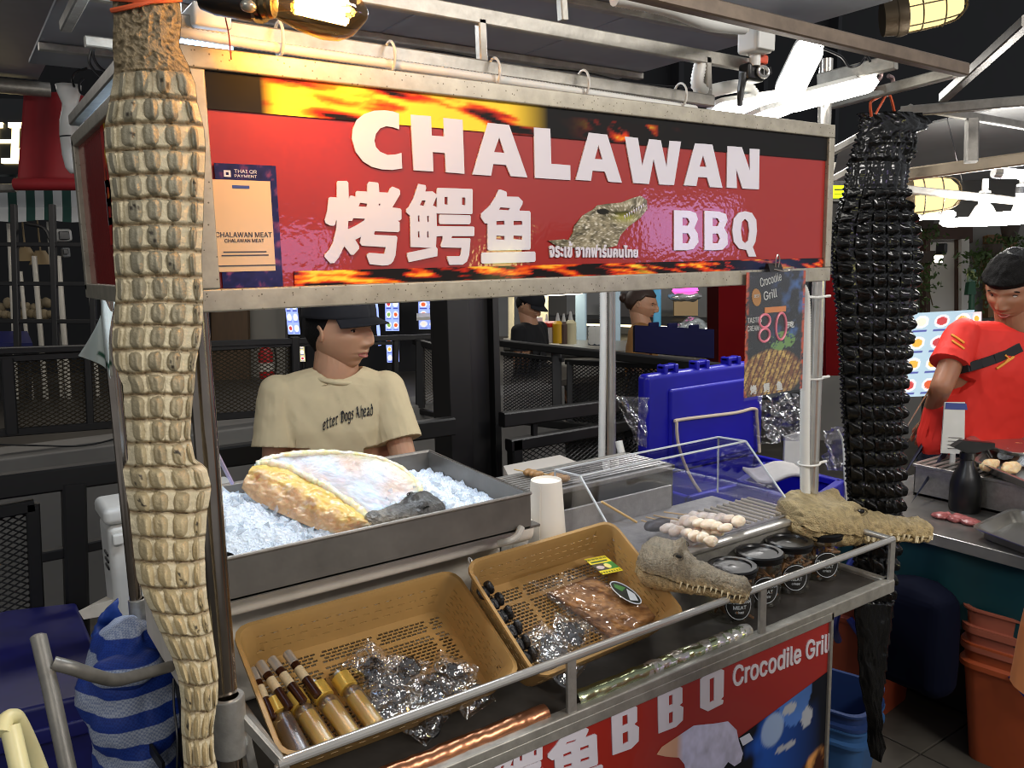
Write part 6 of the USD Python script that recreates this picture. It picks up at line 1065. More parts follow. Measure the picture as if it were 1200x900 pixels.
for k in range(10):
    a = W(-8+k*7.4, 369+R.uniform(-2, 2), 5.3); one('stone', f'pale rough stone, {ORD[k]} from the left in the front row of the heap', 'stone', rough(ell(a, np.array([.028, .03, .03])*R.uniform(.8, 1.3), 2), .008, 30, 3, k), stn, group='stones at the foot of the dark room')
for k in range(9):
    a = W(-6+k*7.6, 358+R.uniform(-3, 3), 5.5); one('stone', f'pale rough stone, {ORD[k]} from the left in the back row of the heap', 'stone', rough(ell(a, np.array([.026, .03, .03])*R.uniform(.7, 1.2), 2), .008, 30, 3, k+20), stn, group='stones at the foot of the dark room')
bt_ = thing('blue_table', 'small dark blue table behind the far railing at the left edge', 'table', W(15, 400, 4.6)); part(bt_, 'top', slab([W(-40, 402, 4.5), W(38, 402, 4.5), W(32, 388, 5.0), W(-40, 388, 5.0)], .03), mat('blue_table', (24, 30, 96), .4)); part(bt_, 'leg', rod(W(34, 404, 4.6), W(34, 470, 4.6), .015, 8), bp); part(bt_, 'leg', rod(W(4, 404, 4.6), W(4, 470, 4.6), .015, 8), bp)
struct('wall_left_room', slab([W(-80, 470, 6.6), W(300, 470, 6.6), W(300, 120, 6.6), W(-80, 120, 6.6)], .1), mat('room_black', (13, 13, 15), .7, var=.3, scale=3))
# ================================================================ behind the man
dw = thing('wooden_door', 'brown wooden door behind the seated man at the left', 'door', W(268, 400, 6.0)); part(dw, 'leaf', slab([W(247, 455, 6.0), W(292, 450, 6.0), W(290, 352, 6.0), W(245, 350, 6.0)], .05), mat('dark_wood', (92, 68, 42), .5, var=.3, scale=3, stretch=(9, 9, .6))); part(dw, 'door_frame', bar(W(243, 350, 5.98), W(244, 460, 5.98), .04), bp); part(dw, 'door_frame', bar(W(243, 350, 5.98), W(292, 351, 5.98), .04), bp)
struct('wall_corridor', slab([W(286, 470, 6.1), W(334, 470, 6.1), W(334, 330, 6.1), W(286, 330, 6.1)], .08), mat('pale_wall', (136, 132, 122), .7, var=.1, scale=2)); struct('wall_corridor_dark', slab([W(200, 470, 6.25), W(556, 470, 6.25), W(556, 250, 6.25), W(200, 250, 6.25)], .06), MM['room_black'])
ex_ = thing('fire_extinguisher', 'red fire extinguisher on the pale wall behind the man', 'fire extinguisher', W(313, 443, 5.7)); a = W(313, 443, 5.7); part(ex_, 'cylinder', lathe([(0, 0), (.045, 0), (.05, .01), (.05, .17), (.035, .205), (.015, .215), (0, .215)], 24, mtx(a)), mat('extinguisher_red', (176, 24, 24), .3)); part(ex_, 'valve', [rod(a+V(0, 0, .21), a+V(0, 0, .25), .012, 8), tube(smoothpath([a+V(.01, 0, .24), a+V(.06, 0, .22), a+V(.07, 0, .1), a+V(.055, 0, .02)], 5), .007, 6)], black_plastic()); part(ex_, 'label', lathe([(.0505, .05), (.051, .05), (.051, .11), (.0505, .11)], 24, mtx(a)), mat('label_cream', (196, 190, 176), .5))
def screen(name, label, tl, tr, br, bl, t_, fn, power=1.2, nu=40, nv=60, cat='menu screen'):
    A, Bq, C_, D = W(*tl, t_), W(*tr, t_), W(*br, t_), W(*bl, t_); th = thing(name, label, cat, (C_+D)/2)
    ex, ez = C_-D, A-D; n = np.cross(ex, ez); n /= np.linalg.norm(n)
    part(th, 'casing', slab([D-ex*.04-n*.004, C_+ex*.04-n*.004, Bq+ex*.04-n*.004, A-ex*.04-n*.004], .04, n), black_plastic()); part(th, 'stand', rod((C_+D)/2-n*.02, V(*((C_+D)/2-n*.02)[:2], .73 if ((C_+D)/2)[1] > 3.5 else 0), .015, 8), bp); print_grid(D, ex, ez, nu, nv, fn, tint(f'screen_light_{int(power*100)}', .3, emit=power), th, 'lit_menu', .002); return th
def menu(seed, base=(150, 170, 250), cols=3, rows=5):
    def f(u, v):
        im = np.zeros(u.shape+(3,)); im[:] = lin(base); R = np.random.default_rng(seed)
        for i in range(cols):
            for j in range(rows):
                cx, cy = (i+.5)/cols, (j+.55)/rows; c = lin(tuple(R.choice([(210, 90, 40), (230, 170, 60), (120, 160, 70), (190, 60, 60), (230, 220, 200)]))); k = ((u-cx)*cols/.36)**2+((v-cy)*rows/.3)**2 < 1; im[k] = lin((236, 236, 240)); k = ((u-cx)*cols/.26)**2+((v-cy)*rows/.2)**2 < 1; im[k] = c
                k = (np.abs(v-(j+.14)/rows)*rows < .05)&(np.abs(u-cx)*cols < .36); im[k] = lin((60, 70, 150))
        return im
    return f
screen('menu_screen', 'tall bluish lit menu screen directly right of the cap brim', (451, 338), (468, 338), (468, 388), (452, 388), 6.0, menu(1, cols=2, rows=4), 1.0)
screen('menu_screen', 'small lit menu screen low behind the man, below the railing', (452, 395), (468, 394), (468, 424), (454, 425), 5.9, menu(2, cols=2, rows=3), 1.0)
screen('menu_screen', 'wide bluish menu screen just left of the dark pillar', (490, 340), (522, 340), (525, 386), (491, 386), 5.6, menu(3, cols=3, rows=4), .9)
screen('menu_screen', 'narrow lit menu screen behind the back of the man\'s head', (332, 340), (349, 342), (352, 392), (338, 392), 5.9, menu(4, cols=2, rows=4), 1.0)
screen('menu_screen', 'narrow lit menu screen below the man\'s hair, above his shoulder', (350, 402), (358, 404), (358, 424), (352, 424), 5.9, menu(5, (200, 190, 140), cols=1, rows=3), 1.0)
one('light_strip', 'thin bluish light strip beside the cap brim', 'lamp', bar(W(440, 346, 5.9), W(445, 405, 5.9), .02), glow('blue_strip', (150, 170, 255), 1.6))
one('shelf', 'pale shelf across the wide menu screen by the pillar', 'shelf', slab([W(488, 372, 5.2), W(524, 370, 5.2), W(524, 366, 5.5), W(488, 367, 5.5)], .02), white_plastic()); pass
# ================================================================ lit shop between pillar and red column
struct('wall_shop', slab([W(560, 460, 9.0), W(900, 460, 9.0), W(900, 250, 9.0), W(560, 250, 9.0)], .1), mat('shop_grey', (92, 94, 96), .7, var=.3, scale=1.5))
ctr = thing('shop_counter', 'long steel shop counter lit from below its shelf, behind the far railing', 'counter', W(720, 420, 7.4)); part(ctr, 'worktop', slab([W(590, 404, 6.9), W(870, 418, 6.9), W(870, 402, 7.6), W(590, 396, 7.6)], .04), steel()); part(ctr, 'front', slab([W(590, 470, 7.0), W(870, 470, 7.0), W(870, 419, 7.0), W(590, 405, 7.0)], .05), mat('counter_front', (120, 118, 112), .6))
one('light_strip', 'warm white light strip under the shop shelf', 'lamp', bar(W(640, 377, 8.7), W(842, 384, 8.7), .05), glow('warm_strip', (255, 236, 190), 2.4)); one('shop_shelf', 'dark shelf above the light strip in the shop', 'shelf', slab([W(640, 372, 8.2), W(845, 378, 8.2), W(845, 372, 8.8), W(640, 368, 8.8)], .05), bp)
one('round_lamp', 'white round lamp glowing at the top of the lit shop', 'lamp', lathe([(0, .03), (.28, .03), (.3, 0), (.28, -.03), (0, -.03)], 30, mtx(W(646, 341, 7.4))), glow('shop_lamp', (255, 246, 225), 4.0))
for k, (x, w_, c_, lb_) in enumerate(((599, .05, (226, 214, 180), 'white post at the right edge of the dark pillar'), (636, .10, (226, 214, 180), 'broad cream post beside the man in black'), (681, .10, (150, 174, 190), 'bluish white post in the middle of the shop'), (722, .08, (150, 174, 190), 'bluish white post just right of the chrome cart post'), (770, .07, (70, 150, 190), 'light blue post behind the woman'))):
    one('shop_post', lb_, 'post', bar(W(x, 325, 7.6), W(x, 404, 7.6), w_), mat(f'post_paint_{k}', c_, .5))
for k, (x0, x1, y0, y1, c_, lb_) in enumerate(((640, 664, 344, 372, (30, 28, 26), 'dark window opening right of the cream post'), (722, 765, 340, 372, (26, 22, 24), 'dark shop window behind the woman'), (790, 818, 345, 370, (150, 126, 86), 'tan cupboard under the pink lamp'))):
    one('shop_fitting', lb_, 'fitting', slab([W(x0, y1, 8.6), W(x1, y1, 8.6), W(x1, y0, 8.6), W(x0, y0, 8.6)], .05), mat(f'shop_panel_{k}', c_, .6))
pkl = thing('pink_lamp', 'pink lamp over a glittering bowl at the back of the shop', 'lamp', W(803, 340, 7.5)); part(pkl, 'shade', lathe([(0, .06), (.1, .06), (.12, 0), (0, 0)], 20, mtx(W(803, 341, 7.5))), glow('pink_light', (255, 90, 190), 2.2)); part(pkl, 'bowl', rough(ell(W(803, 347, 7.5), (.15, .15, .05), 3), .02, 20, 3, 2), mat('glitter', (200, 200, 200), .2, .8))
def sb(px, py, t_, w, h, c, nm, lb_, cat, lid=None):
    a = W(px, py, t_); th = thing(nm, lb_, cat, a); part(th, 'body', rbox(a-V(w/2, w/2, 0), a+V(w/2, w/2, h), .01), mat('goods_%d_%d_%d' % c, c, .4))
    if lid: part(th, 'lid', rbox(a+V(-w/2-.005, -w/2-.005, h), a+V(w/2+.005, w/2+.005, h+.035), .008), mat('goods_%d_%d_%d' % lid, lid, .4))
def sbot(px, py, t_, r, h, c, lb_):
    a = W(px, py, t_); th = thing('sauce_bottle', lb_, 'bottle', a); part(th, 'body', lathe([(0, 0), (r, 0), (r, h*.65), (r*.4, h*.75), (0, h*.75)], 16, mtx(a)), mat('goods_%d_%d_%d' % c, c, .4)); part(th, 'nozzle', lathe([(r*.45, h*.74), (r*.15, h), (0, h)], 12, mtx(a)), white_plastic())
sb(625, 400, 6.8, .12, .2, (228, 226, 222), 'white_box', 'white box on the counter beside the man in black', 'box'); sb(646, 401, 6.7, .17, .13, (222, 214, 206), 'food_tub', 'white food tub with a red lid on the shop counter', 'tub', (206, 36, 36)); sb(634, 400, 6.8, .09, .16, (214, 60, 80), 'pink_tub', 'pink tub beside the red lidded tub', 'tub')
sbot(654, 402, 6.6, .045, .24, (228, 176, 36), 'yellow sauce bottle on the shop counter'); sbot(661, 403, 6.6, .04, .24, (92, 70, 56), 'brown sauce bottle between the yellow and the cream one'); sbot(669, 403, 6.6, .045, .26, (222, 212, 170), 'cream sauce bottle at the right end of the row'); sbot(641, 396, 6.9, .03, .2, (230, 230, 228), 'small white bottle behind the red lidded tub')
for k in range(5):
    for j in range(4): pass
cr = thing('cup_rack', 'dark blue patterned cup rack on the counter left of the chrome post', 'rack', W(698, 403, 6.8)); part(cr, 'back', slab([W(690, 404, 6.8), W(710, 405, 6.8), W(710, 384, 6.8), W(690, 383, 6.8)], .1), mat('rack_blue', (50, 70, 92), .5))
for i in range(3):
    for j in range(4): part(cr, 'cup', lathe([(0, 0), (.03, 0), (.03, .01), (0, .012)], 12, mtx(W(693.5+i*6.5, 400-j*4.7, 6.74), axes=frame(-FW))), white_plastic())
fo = thing('foil_parcels', 'heap of crumpled foil parcels behind the dark blue cooler lid', 'foil', W(815, 390, 6.2))
for k in range(4): part(fo, 'parcel', rough(ell(W(800+k*12, 391-(k == 1)*6, 7.1), (.13, .13, .09), 3), .03, 14, 3, k), mat('silver_foil', (190, 196, 196), .25, .8), smooth=False)
one('paper_menu', 'tilted white paper menu beside the dark red column', 'paper', slab([W(835, 381, 6)*V(1, 1, 0)+V(0, 0, .735), W(846, 384, 6)*V(1, 1, 0)+V(0, 0, .735), W(841, 357, 6), W(829, 362, 6)], .004), white_plastic())
struct('trim_red_column', slab([W(842, 470, 4.2), W(878, 470, 4.2), W(876, 325, 4.2), W(842, 325, 4.2)], .25), mat('dark_red_column', (70, 4, 6), .9, specular_ior_level=.05, var=.15, scale=4)); struct('trim_red_panel', slab([W(968, 440, 3.4), W(985, 440, 3.4), W(985, 322, 3.4), W(968, 322, 3.4)], .1), MM['dark_red_column'])
# ================================================================ blue coolers behind the cart
blue = mat('cooler_blue', (26, 24, 168), .35, var=.18, scale=6, bump=.03, bscale=40); navy = mat('navy_lid', (6, 7, 40), .8, specular_ior_level=.1, var=.2, scale=6)
bc1 = thing('cooler_box', 'bright blue cooler box with its lid standing open behind the display case', 'cooler', V(1.65, 1.1, .4))
yl = .98; c0, c1 = onY(758, 440, yl), onY(893, 428, yl); zt2, zb2 = c0[2], onY(765, 560, yl)[2]
part(bc1, 'lid', rbox((c0[0], yl, zb2), (c1[0], yl+.05, zt2), .018, 3), blue); i0, i1 = onY(783, 456, yl), onY(892, 445, yl); part(bc1, 'lid_panel', rbox((i0[0], yl-.012, zb2+.02), (c1[0]-.005, yl+.01, i0[2]), .012, 3), blue)
for px in (789, 826, 863): a = onY(px, 430, yl); part(bc1, 'hinge_lug', [rbox((a[0]-.032, yl+.005, zt2-.01), (a[0]-.016, yl+.045, zt2+.024), .005), rbox((a[0]+.016, yl+.005, zt2-.01), (a[0]+.032, yl+.045, zt2+.024), .005), rbox((a[0]-.032, yl+.012, zt2+.008), (a[0]+.032, yl+.04, zt2+.022), .004)], blue)
part(bc1, 'rope_handle', tube(smoothpath([onY(832, 592, yl-.05), onY(810, 560, yl-.03), onY(796, 525, yl-.03), onY(793, 497, yl-.025), onY(797, 492, yl-.022), onY(860, 484, yl-.022), onY(884, 479, yl-.022), onY(887, 490, yl-.025), onY(890, 530, yl-.03)], 8), .0055, 8), mat('beige_rope', (196, 180, 160), .7))
zc = zb2-.01; part(bc1, 'side', rbox((c0[0]-.02, .78, .45), (c1[0]+.02, .80, zc), .006), blue); part(bc1, 'side', rbox((c0[0]-.02, yl+.03, .45), (c1[0]+.02, yl+.05, zc), .006), blue); part(bc1, 'side', rbox((c0[0]-.02, .78, .45), (c0[0], yl+.05, zc), .006), blue); part(bc1, 'side', rbox((c1[0], .78, .45), (c1[0]+.02, yl+.05, zc), .006), blue); part(bc1, 'bottom', rbox((c0[0]-.02, .78, .43), (c1[0]+.02, yl+.05, .50), .006), blue)
for k in range(3): part(bc1, 'rib', rbox((c0[0]-.02, .768, zc-.07-.06*k), (c1[0]+.02, .785, zc-.05-.06*k), .004), blue)
tub = thing('blue_tub', 'open blue plastic tub on the right behind the chrome post', 'tub', onZ(945, 575, .95)); zz = .97; ta, tb2, tc, td = onZ(898, 545, zz), onZ(985, 566, zz), onZ(945, 594, zz), onZ(868, 566, zz)
for a, b in ((ta, tb2), (tb2, tc), (tc, td), (td, ta)): part(tub, 'side', slab([a-V(0, 0, .16), b-V(0, 0, .16), b, a], .01), blue); part(tub, 'rim', bar(a, b, .022, .016), blue)
one('tub_stand', 'thin black stand under the blue tub', 'stand', [rod(V(*((ta+tc)/2)[:2], 0), V(*((ta+tc)/2)[:2], zz-.158), .014, 12), lathe([(0, 0), (.12, 0), (.12, .012), (0, .014)], 24, mtx(V(*((ta+tc)/2)[:2], 0)))], bp); part(tub, 'bottom', slab([ta-V(0, 0, .15), tb2-V(0, 0, .15), tc-V(0, 0, .15), td-V(0, 0, .15)], .01), blue)
tw = one('towel', 'white folded towel on the blue tub behind the acrylic case', 'towel', grid(lambda u, v: np.stack([W(a, b, 2.05) for a, b in zip((880+62*u+8*v).ravel(), (566-6*u-(1-v)*12+3*np.sin(u*7)).ravel())]).reshape(u.shape+(3,))+FW*(.08*(1-v))[..., None], 24, 10, .008), mat('towel_white', (216, 210, 206), .85, var=.08, scale=60), smooth=True)
bl2 = thing('navy_cooler', 'dark navy cooler with its lid standing open in front of the woman', 'cooler', W(790, 420, 3.6)); part(bl2, 'lid', slab([W(744, 412, 3.6), W(837, 420, 3.6), W(837, 386, 3.6), W(744, 381, 3.6)], .06), navy)
for px, py in ((766, 382), (788, 383), (813, 385)): part(bl2, 'hinge_lug', rbox(W(px-5, py+2, 3.6), W(px+5, py-5, 3.64), .01), navy)
plm = film('plastic_sheet', (246, 246, 248), .12, gloss=.16, bump=.8, bscale=26.)
def drape(pts, t_, amp, seed, lb_):
    P4 = [np.array(p, float) for p in pts]
    def f(u, v):
        a = (1-u)[..., None]*(1-v)[..., None]*P4[0]+u[..., None]*(1-v)[..., None]*P4[1]+u[..., None]*v[..., None]*P4[2]+(1-u)[..., None]*v[..., None]*P4[3]; n = meshkit.fbm(np.stack([u*5, v*4, u*0+seed], -1), 4, seed)-.5
        return np.stack([W(x, y, t_) for x, y in a.reshape(-1, 2)]).reshape(u.shape+(3,))+FW*(n*amp)[..., None]
    one('plastic_bag', lb_, 'plastic bag', grid(f, 26, 26, .0015), plm, smooth=True)
drape(((722, 464), (760, 466), (757, 524), (745, 520)), 2.2, .12, 1, 'crumpled clear plastic hanging left of the blue cooler lid'); drape(((890, 460), (945, 462), (938, 515), (888, 520)), 2.3, .15, 3, 'crumpled clear plastic bag below the price poster'); drape(((966, 505), (990, 498), (988, 552), (966, 550)), 2.2, .12, 5, 'dark crumpled plastic behind the right post')
one('white_board', 'white plastic board leaning below the plastic bag', 'board', slab([W(918, 530, 2.4)*V(1, 1, 0), W(942, 528, 2.4)*V(1, 1, 0), W(942, 505, 2.4), W(920, 512, 2.4)], .012), white_plastic()); one('pale_box', 'pale flat-topped box standing behind the grill beside the cups', 'box', slab([onZ(600, 566, 1.09), onZ(700, 551, 1.09), onZ(656, 533, 1.09), onZ(590, 546, 1.09)], .176, V(0, 0, 1)), mat('pale_board', (176, 168, 158), .6)); one('white_pipe', 'short white pipe standing by the rear chrome post', 'pipe', tube([W(730, 538, 1.95), W(725, 517, 1.95)], .009, 12), white_plastic())
# purple cable by the left post
one('cable', 'pale lilac cable hanging from the left chrome post towards the ice tray', 'cable', tube(smoothpath([onY(247, 516, .03), onY(256, 535, .1), onY(272, 566, .25)], 5), .0028, 8), mat('lilac_cable', (176, 160, 196), .5))
one('cable', 'thin dark cable sagging along the grey wall at the left', 'cable', tube(smoothpath([onY(-40, 520, 3.15), onY(40, 522, 3.15), onY(100, 522, 3.15), onY(150, 510, 3.15)], 5), .004, 6), black_plastic())
# ================================================================ left foreground
def tube_pts(pts, t0): return [W(*p) for p in pts]
z5 = .60
cA, cB, cC, cD = onZ(86, 706, z5), onZ(128, 808, z5), onZ(-40, 846, z5), onZ(-60, 722, z5)
cb = thing('cooler_box', 'dark blue scuffed cooler box with a closed lid at the left edge', 'cooler', (cA+cB+cC+cD)/4-V(0, 0, z5)); nv = mat('scuffed_navy', (30, 32, 112), .42, var=.35, scale=9, det=8)
cen = (cA+cB+cC+cD)/4
def inset(k, dz): return [cen+(p-cen)*k+V(0, 0, dz) for p in (cA, cB, cC, cD)]
def soft(ps, h, r=.012): return hullmesh(np.vstack([trimesh.creation.icosphere(1, r).vertices+p for p in ps]+[trimesh.creation.icosphere(1, r).vertices+p-V(0, 0, h) for p in ps]))
part(cb, 'lid', soft(inset(.97, -.012), .05), nv); part(cb, 'lid_rim', soft(inset(1.0, -.06), .025, .008), nv); part(cb, 'body', soft(inset(.92, -.09), z5-.10), nv)
one('styrofoam_block', 'dirty cream foam block behind the dark blue cooler', 'foam block', slab([W(92, 716, 1.75), W(132, 703, 1.75), W(132, 720, 1.75), W(98, 726, 1.75)][::-1], .2), foamm)
wc = thing('white_chest', 'white plastic chest freezer left of the crocodile skin behind the cart', 'chest', W(145, 735, 1.75)); a0, a1 = W(124, 602, 1.72), W(166, 600, 1.64)
ex2 = V(1, 0, 0); xw0 = a0[0]; part(wc, 'body', rbox((xw0, a0[1], .45), (xw0+.28, a0[1]+.12, a0[2]-.03), .015, 3), white_plastic()); part(wc, 'lid', rbox((xw0-.006, a0[1]-.006, a0[2]-.028), (xw0+.286, a0[1]+.126, a0[2]+.01), .014, 3), white_plastic()); part(wc, 'handle', rbox((xw0+.006, a0[1]-.014, a0[2]-.07), (xw0+.03, a0[1], a0[2]-.045), .005), white_plastic())
for k in range(3): part(wc, 'vent', rbox((xw0-.003, a0[1]+.02, a0[2]-.10-.015*k), (xw0+.002, a0[1]+.06, a0[2]-.094-.015*k), .001), black_plastic())
# woven bag
wv = usdkit.material(stage, '/World/Looks/woven_blue_white', {'p': ('principled_bsdf', {'roughness': .55}), 'g': ('geometry', {}), 'w': ('wave_texture', {'wave_type': 'bands', 'bands_direction': 'z', 'scale': 5.6, 'distortion': 5.0, 'detail': 1.0}), 'r': ('rgb_ramp', {'ramp': [(.42, lin((26, 62, 150))), (.5, lin((176, 184, 200)))]}), 'c': ('checker_texture', {'scale': 260.0, 'color1': (1, 1, 1), 'color2': (.55, .6, .75)}), 'm': ('mix', {'mix_type': 'multiply', 'fac': 1.0})}, [('g.position', 'w.vector'), ('w.fac', 'r.fac'), ('g.position', 'c.vector'), ('r.color', 'm.color1'), ('c.color', 'm.color2'), ('m.color', 'p.base_color')], surface='p.BSDF')
wbg = thing('woven_bag', 'crumpled blue and white woven plastic bag standing between the blue cooler and the cart', 'bag', W(160, 900, 1.45))
o = rough(ell(W(168, 850, 1.50), (.085, .10, .22), 4), .045, 9, 4, 4); part(wbg, 'sack', o, wv, smooth=True); 
def flap(u, v): 
    P4 = [np.array(p, float) for p in ((106, 745), (132, 704), (146, 768), (120, 780))]; a = (1-u)[..., None]*(1-v)[..., None]*P4[0]+u[..., None]*(1-v)[..., None]*P4[1]+u[..., None]*v[..., None]*P4[2]+(1-u)[..., None]*v[..., None]*P4[3]; n = meshkit.fbm(np.stack([u*3, v*3, u*0], -1), 3, 5)-.5
    return np.stack([W(x, y, 1.52) for x, y in a.reshape(-1, 2)]).reshape(u.shape+(3,))+FW*(n*.08)[..., None]
part(wbg, 'flap', grid(flap, 14, 14, .003), mat('woven_blue', (34, 72, 160), .5, var=.3, scale=40), smooth=True); part(wbg, 'folded_top', rough(ell(W(150, 782, 1.42), (.06, .05, .03), 3), .02, 14, 3, 9), wv, smooth=True)
# trolley handle, yellow handle
tr_ = thing('trolley_handle', 'bare aluminium trolley handle with a bent side bar in front of the blue cooler', 'trolley handle', W(60, 860, 1.0)); part(tr_, 'upright', tube([W(45, 746, 1.02), W(60, 810, 1.0), W(92, 960, .95)], .0095, 18), galv()); part(tr_, 'side_bar', tube(smoothpath([W(62, 777, 1.01), W(85, 783, 1.02), W(112, 792, 1.05), W(135, 797, 1.1), W(160, 792, 1.16), W(200, 781, 1.24)], 8), .0085, 16), galv())
part(tr_, 'end_cap', ell(W(45, 747, 1.02), (.0096, .0096, .004), 2), galv())
yh = one('yellow_handle', 'pale yellow painted tube handle in the bottom left corner', 'handle', tube(smoothpath([W(2, 860, .84), W(6, 845, .85), W(14, 840, .86), W(22, 846, .87), W(40, 885, .89), W(60, 940, .9)], 8), .0082, 16), mat('pale_yellow_paint', (226, 218, 164), .4, var=.08, scale=30)); one('yellow_handle', 'pale yellow tube running down beside the bottom left corner handle', 'handle', tube([W(12, 852, .85), W(30, 930, .83), W(36, 960, .83)], .0095, 16), MM['pale_yellow_paint'])
one('black_cable', 'thin black cable hanging down beside the chrome tube at the lower left', 'cable', tube(smoothpath([W(203, 795, 1.4), W(204, 830, 1.38), W(208, 870, 1.36), W(206, 930, 1.35)], 5), .002, 6), black_plastic())
# white unit, cables and paper at the left of the stall
wu = thing('white_speaker', 'white bottle-shaped plastic unit hanging at the rear of the left side sign', 'speaker', W(90, 205, 1.85)); a = W(90, 203, 1.85); hL = .19; part(wu, 'body', lathe([(0, 0), (.014, 0), (.022, .012), (.026, .04), (.027, .085), (.024, .115), (.017, .140), (.016, .15), (.024, .175), (.026, .190), (0, .190)], 32, mtx(a)), white_plastic(), smooth=True); part(wu, 'seam', lathe([(.0265, .076), (.0275, .077), (.0275, .079), (.0265, .080)], 32, mtx(a)), black_plastic()); part(wu, 'port', ell(a+V(.018, -.018, .074), (.006, .006, .004), 2), black_plastic())
for k, pts in enumerate((((132, 88), (118, 80), (110, 68), (110, 56), (116, 50)), ((132, 96), (116, 88), (105, 74), (107, 60), (114, 52)), ((102, 80), (90, 84), (85, 92), (87, 102)), ((100, 112), (94, 108), (93, 98), (98, 92)))): one('cable', ('black cable loop over the lit frame at the top left', 'second black cable loop crossing the lit frame', 'black cable arching above the white unit', 'short black cable at the neck of the white unit')[k], 'cable', tube(smoothpath([W(x, y, 1.5+(.3 if k > 1 else 0)) for x, y in pts], 6), .0026, 8), black_plastic())
pb_ = thing('paper_sheet', 'hanging white paper sheet with a green stripe left of the crocodile skin', 'paper', W(115, 400, 1.45))
def pap(u, v):
    P4 = [np.array(p, float) for p in ((92, 417), (136, 444), (138, 352), (113, 352))]; a = (1-u)[..., None]*(1-v)[..., None]*P4[0]+u[..., None]*(1-v)[..., None]*P4[1]+u[..., None]*v[..., None]*P4[2]+(1-u)[..., None]*v[..., None]*P4[3]; return np.stack([W(x, y, 1.45) for x, y in a.reshape(-1, 2)]).reshape(u.shape+(3,))+FW*(.03*np.sin(u*4+v*2))[..., None]
pg = grid(pap, 24, 30, .0012); u_, v_ = [w.ravel() for w in np.meshgrid(np.linspace(0, 1, 24), np.linspace(0, 1, 30), indexing='ij')]; cc = np.tile(np.array(lin((178, 186, 180))), (720, 1)); cc[(np.abs(v_-.16) < .025)&(u_ > .25)] = lin((20, 74, 52)); part(pb_, 'sheet', pg, tint('thin_paper', .6), col=np.vstack([cc, cc]))
# ================================================================ right side: neighbour stall
tz = .70; e0_, e1_ = onZ(1083, 619, tz), onZ(1202, 659, tz); xt = (e0_[0]+e1_[0])/2-.0
yt0, yt1 = e1_[1]-.5, onZ(1045, 586, tz)[1]+.1
tbx = thing('prep_table', 'steel food table of the neighbouring stall with a teal cloth below', 'table', (xt+.5, .5, 0)); shiny = mat('table_steel', (150, 146, 140), .28, .7, var=.25, scale=14)
part(tbx, 'worktop', rbox((xt, yt0, tz-.03), (xt+.68, yt1+.04, tz), .004), shiny); part(tbx, 'edge', rbox((xt-.004, yt0, tz-.034), (xt+.006, yt1+.04, tz+.002), .002), chrome())
for y in (yt0+.02, yt1+.0): part(tbx, 'leg', bar((xt+.02, y, 0), (xt+.02, y, tz-.03), .03), galv())
part(tbx, 'lower_bar', bar((xt+.60, yt0, .12), (xt+.60, yt1, .12), .03, .035), galv())
tealm = mat('teal_cloth', (14, 70, 74), .6, var=.35, scale=4)
part(tbx, 'cloth', grid(lambda u, v: np.stack([xt+.05+.012*np.sin(u*26), yt0+(yt1-yt0)*u, .41+(tz-.44)*v], -1), 60, 10, .004), tealm, smooth=True, label='dark teal cloth')
one('blue_tarp', 'dark navy tarpaulin bundle hanging against the teal cloth', 'tarpaulin', rough(rbox((2.07, .26, .22), (2.20, .50, .55), .05, 3).subdivide().subdivide(), .03, 6, 3, 3), mat('navy_tarp', (7, 11, 28), .85, specular_ior_level=.1), smooth=True)
g2 = thing('charcoal_grill', 'low steel grill with flat bars on the neighbouring table', 'grill', onZ(1130, 590, tz)); q0, q1 = onZ(1063, 582, tz), onZ(1145, 600, tz)
gx0 = (onZ(1063, 582, tz)[0]+onZ(1200, 605, tz)[0])/2; gx1, gy_0, gy_1 = gx0+.30, onZ(1200, 605, tz)[1]-.12, onZ(1063, 582, tz)[1]; gh = .11
for lo, hi in (((gx0, gy_0, tz), (gx0+.006, gy_1, tz+gh)), ((gx1, gy_0, tz), (gx1+.006, gy_1, tz+gh)), ((gx0, gy_0, tz), (gx1, gy_0+.006, tz+gh)), ((gx0, gy_1-.006, tz), (gx1, gy_1, tz+gh))): part(g2, 'side', rbox(lo, hi, .002), steel())
part(g2, 'rim', [bar((gx0, gy_0, tz+gh), (gx0, gy_1, tz+gh), .016, .01), bar((gx1, gy_0, tz+gh), (gx1, gy_1, tz+gh), .016, .01), bar((gx0, gy_1, tz+gh), (gx1, gy_1, tz+gh), .016, .01)], steel()); part(g2, 'ash_pan', box((gx0, gy_0, tz), (gx1, gy_1, tz+.01)), mat('ash', (60, 54, 50), .9))
for k in range(16): y = gy_0+.03+(gy_1-gy_0-.05)*k/15; part(g2, 'flat_bar', rbox((gx0, y-.008, tz+gh-.004), (gx1, y+.008, tz+gh+.001), .001), steel())
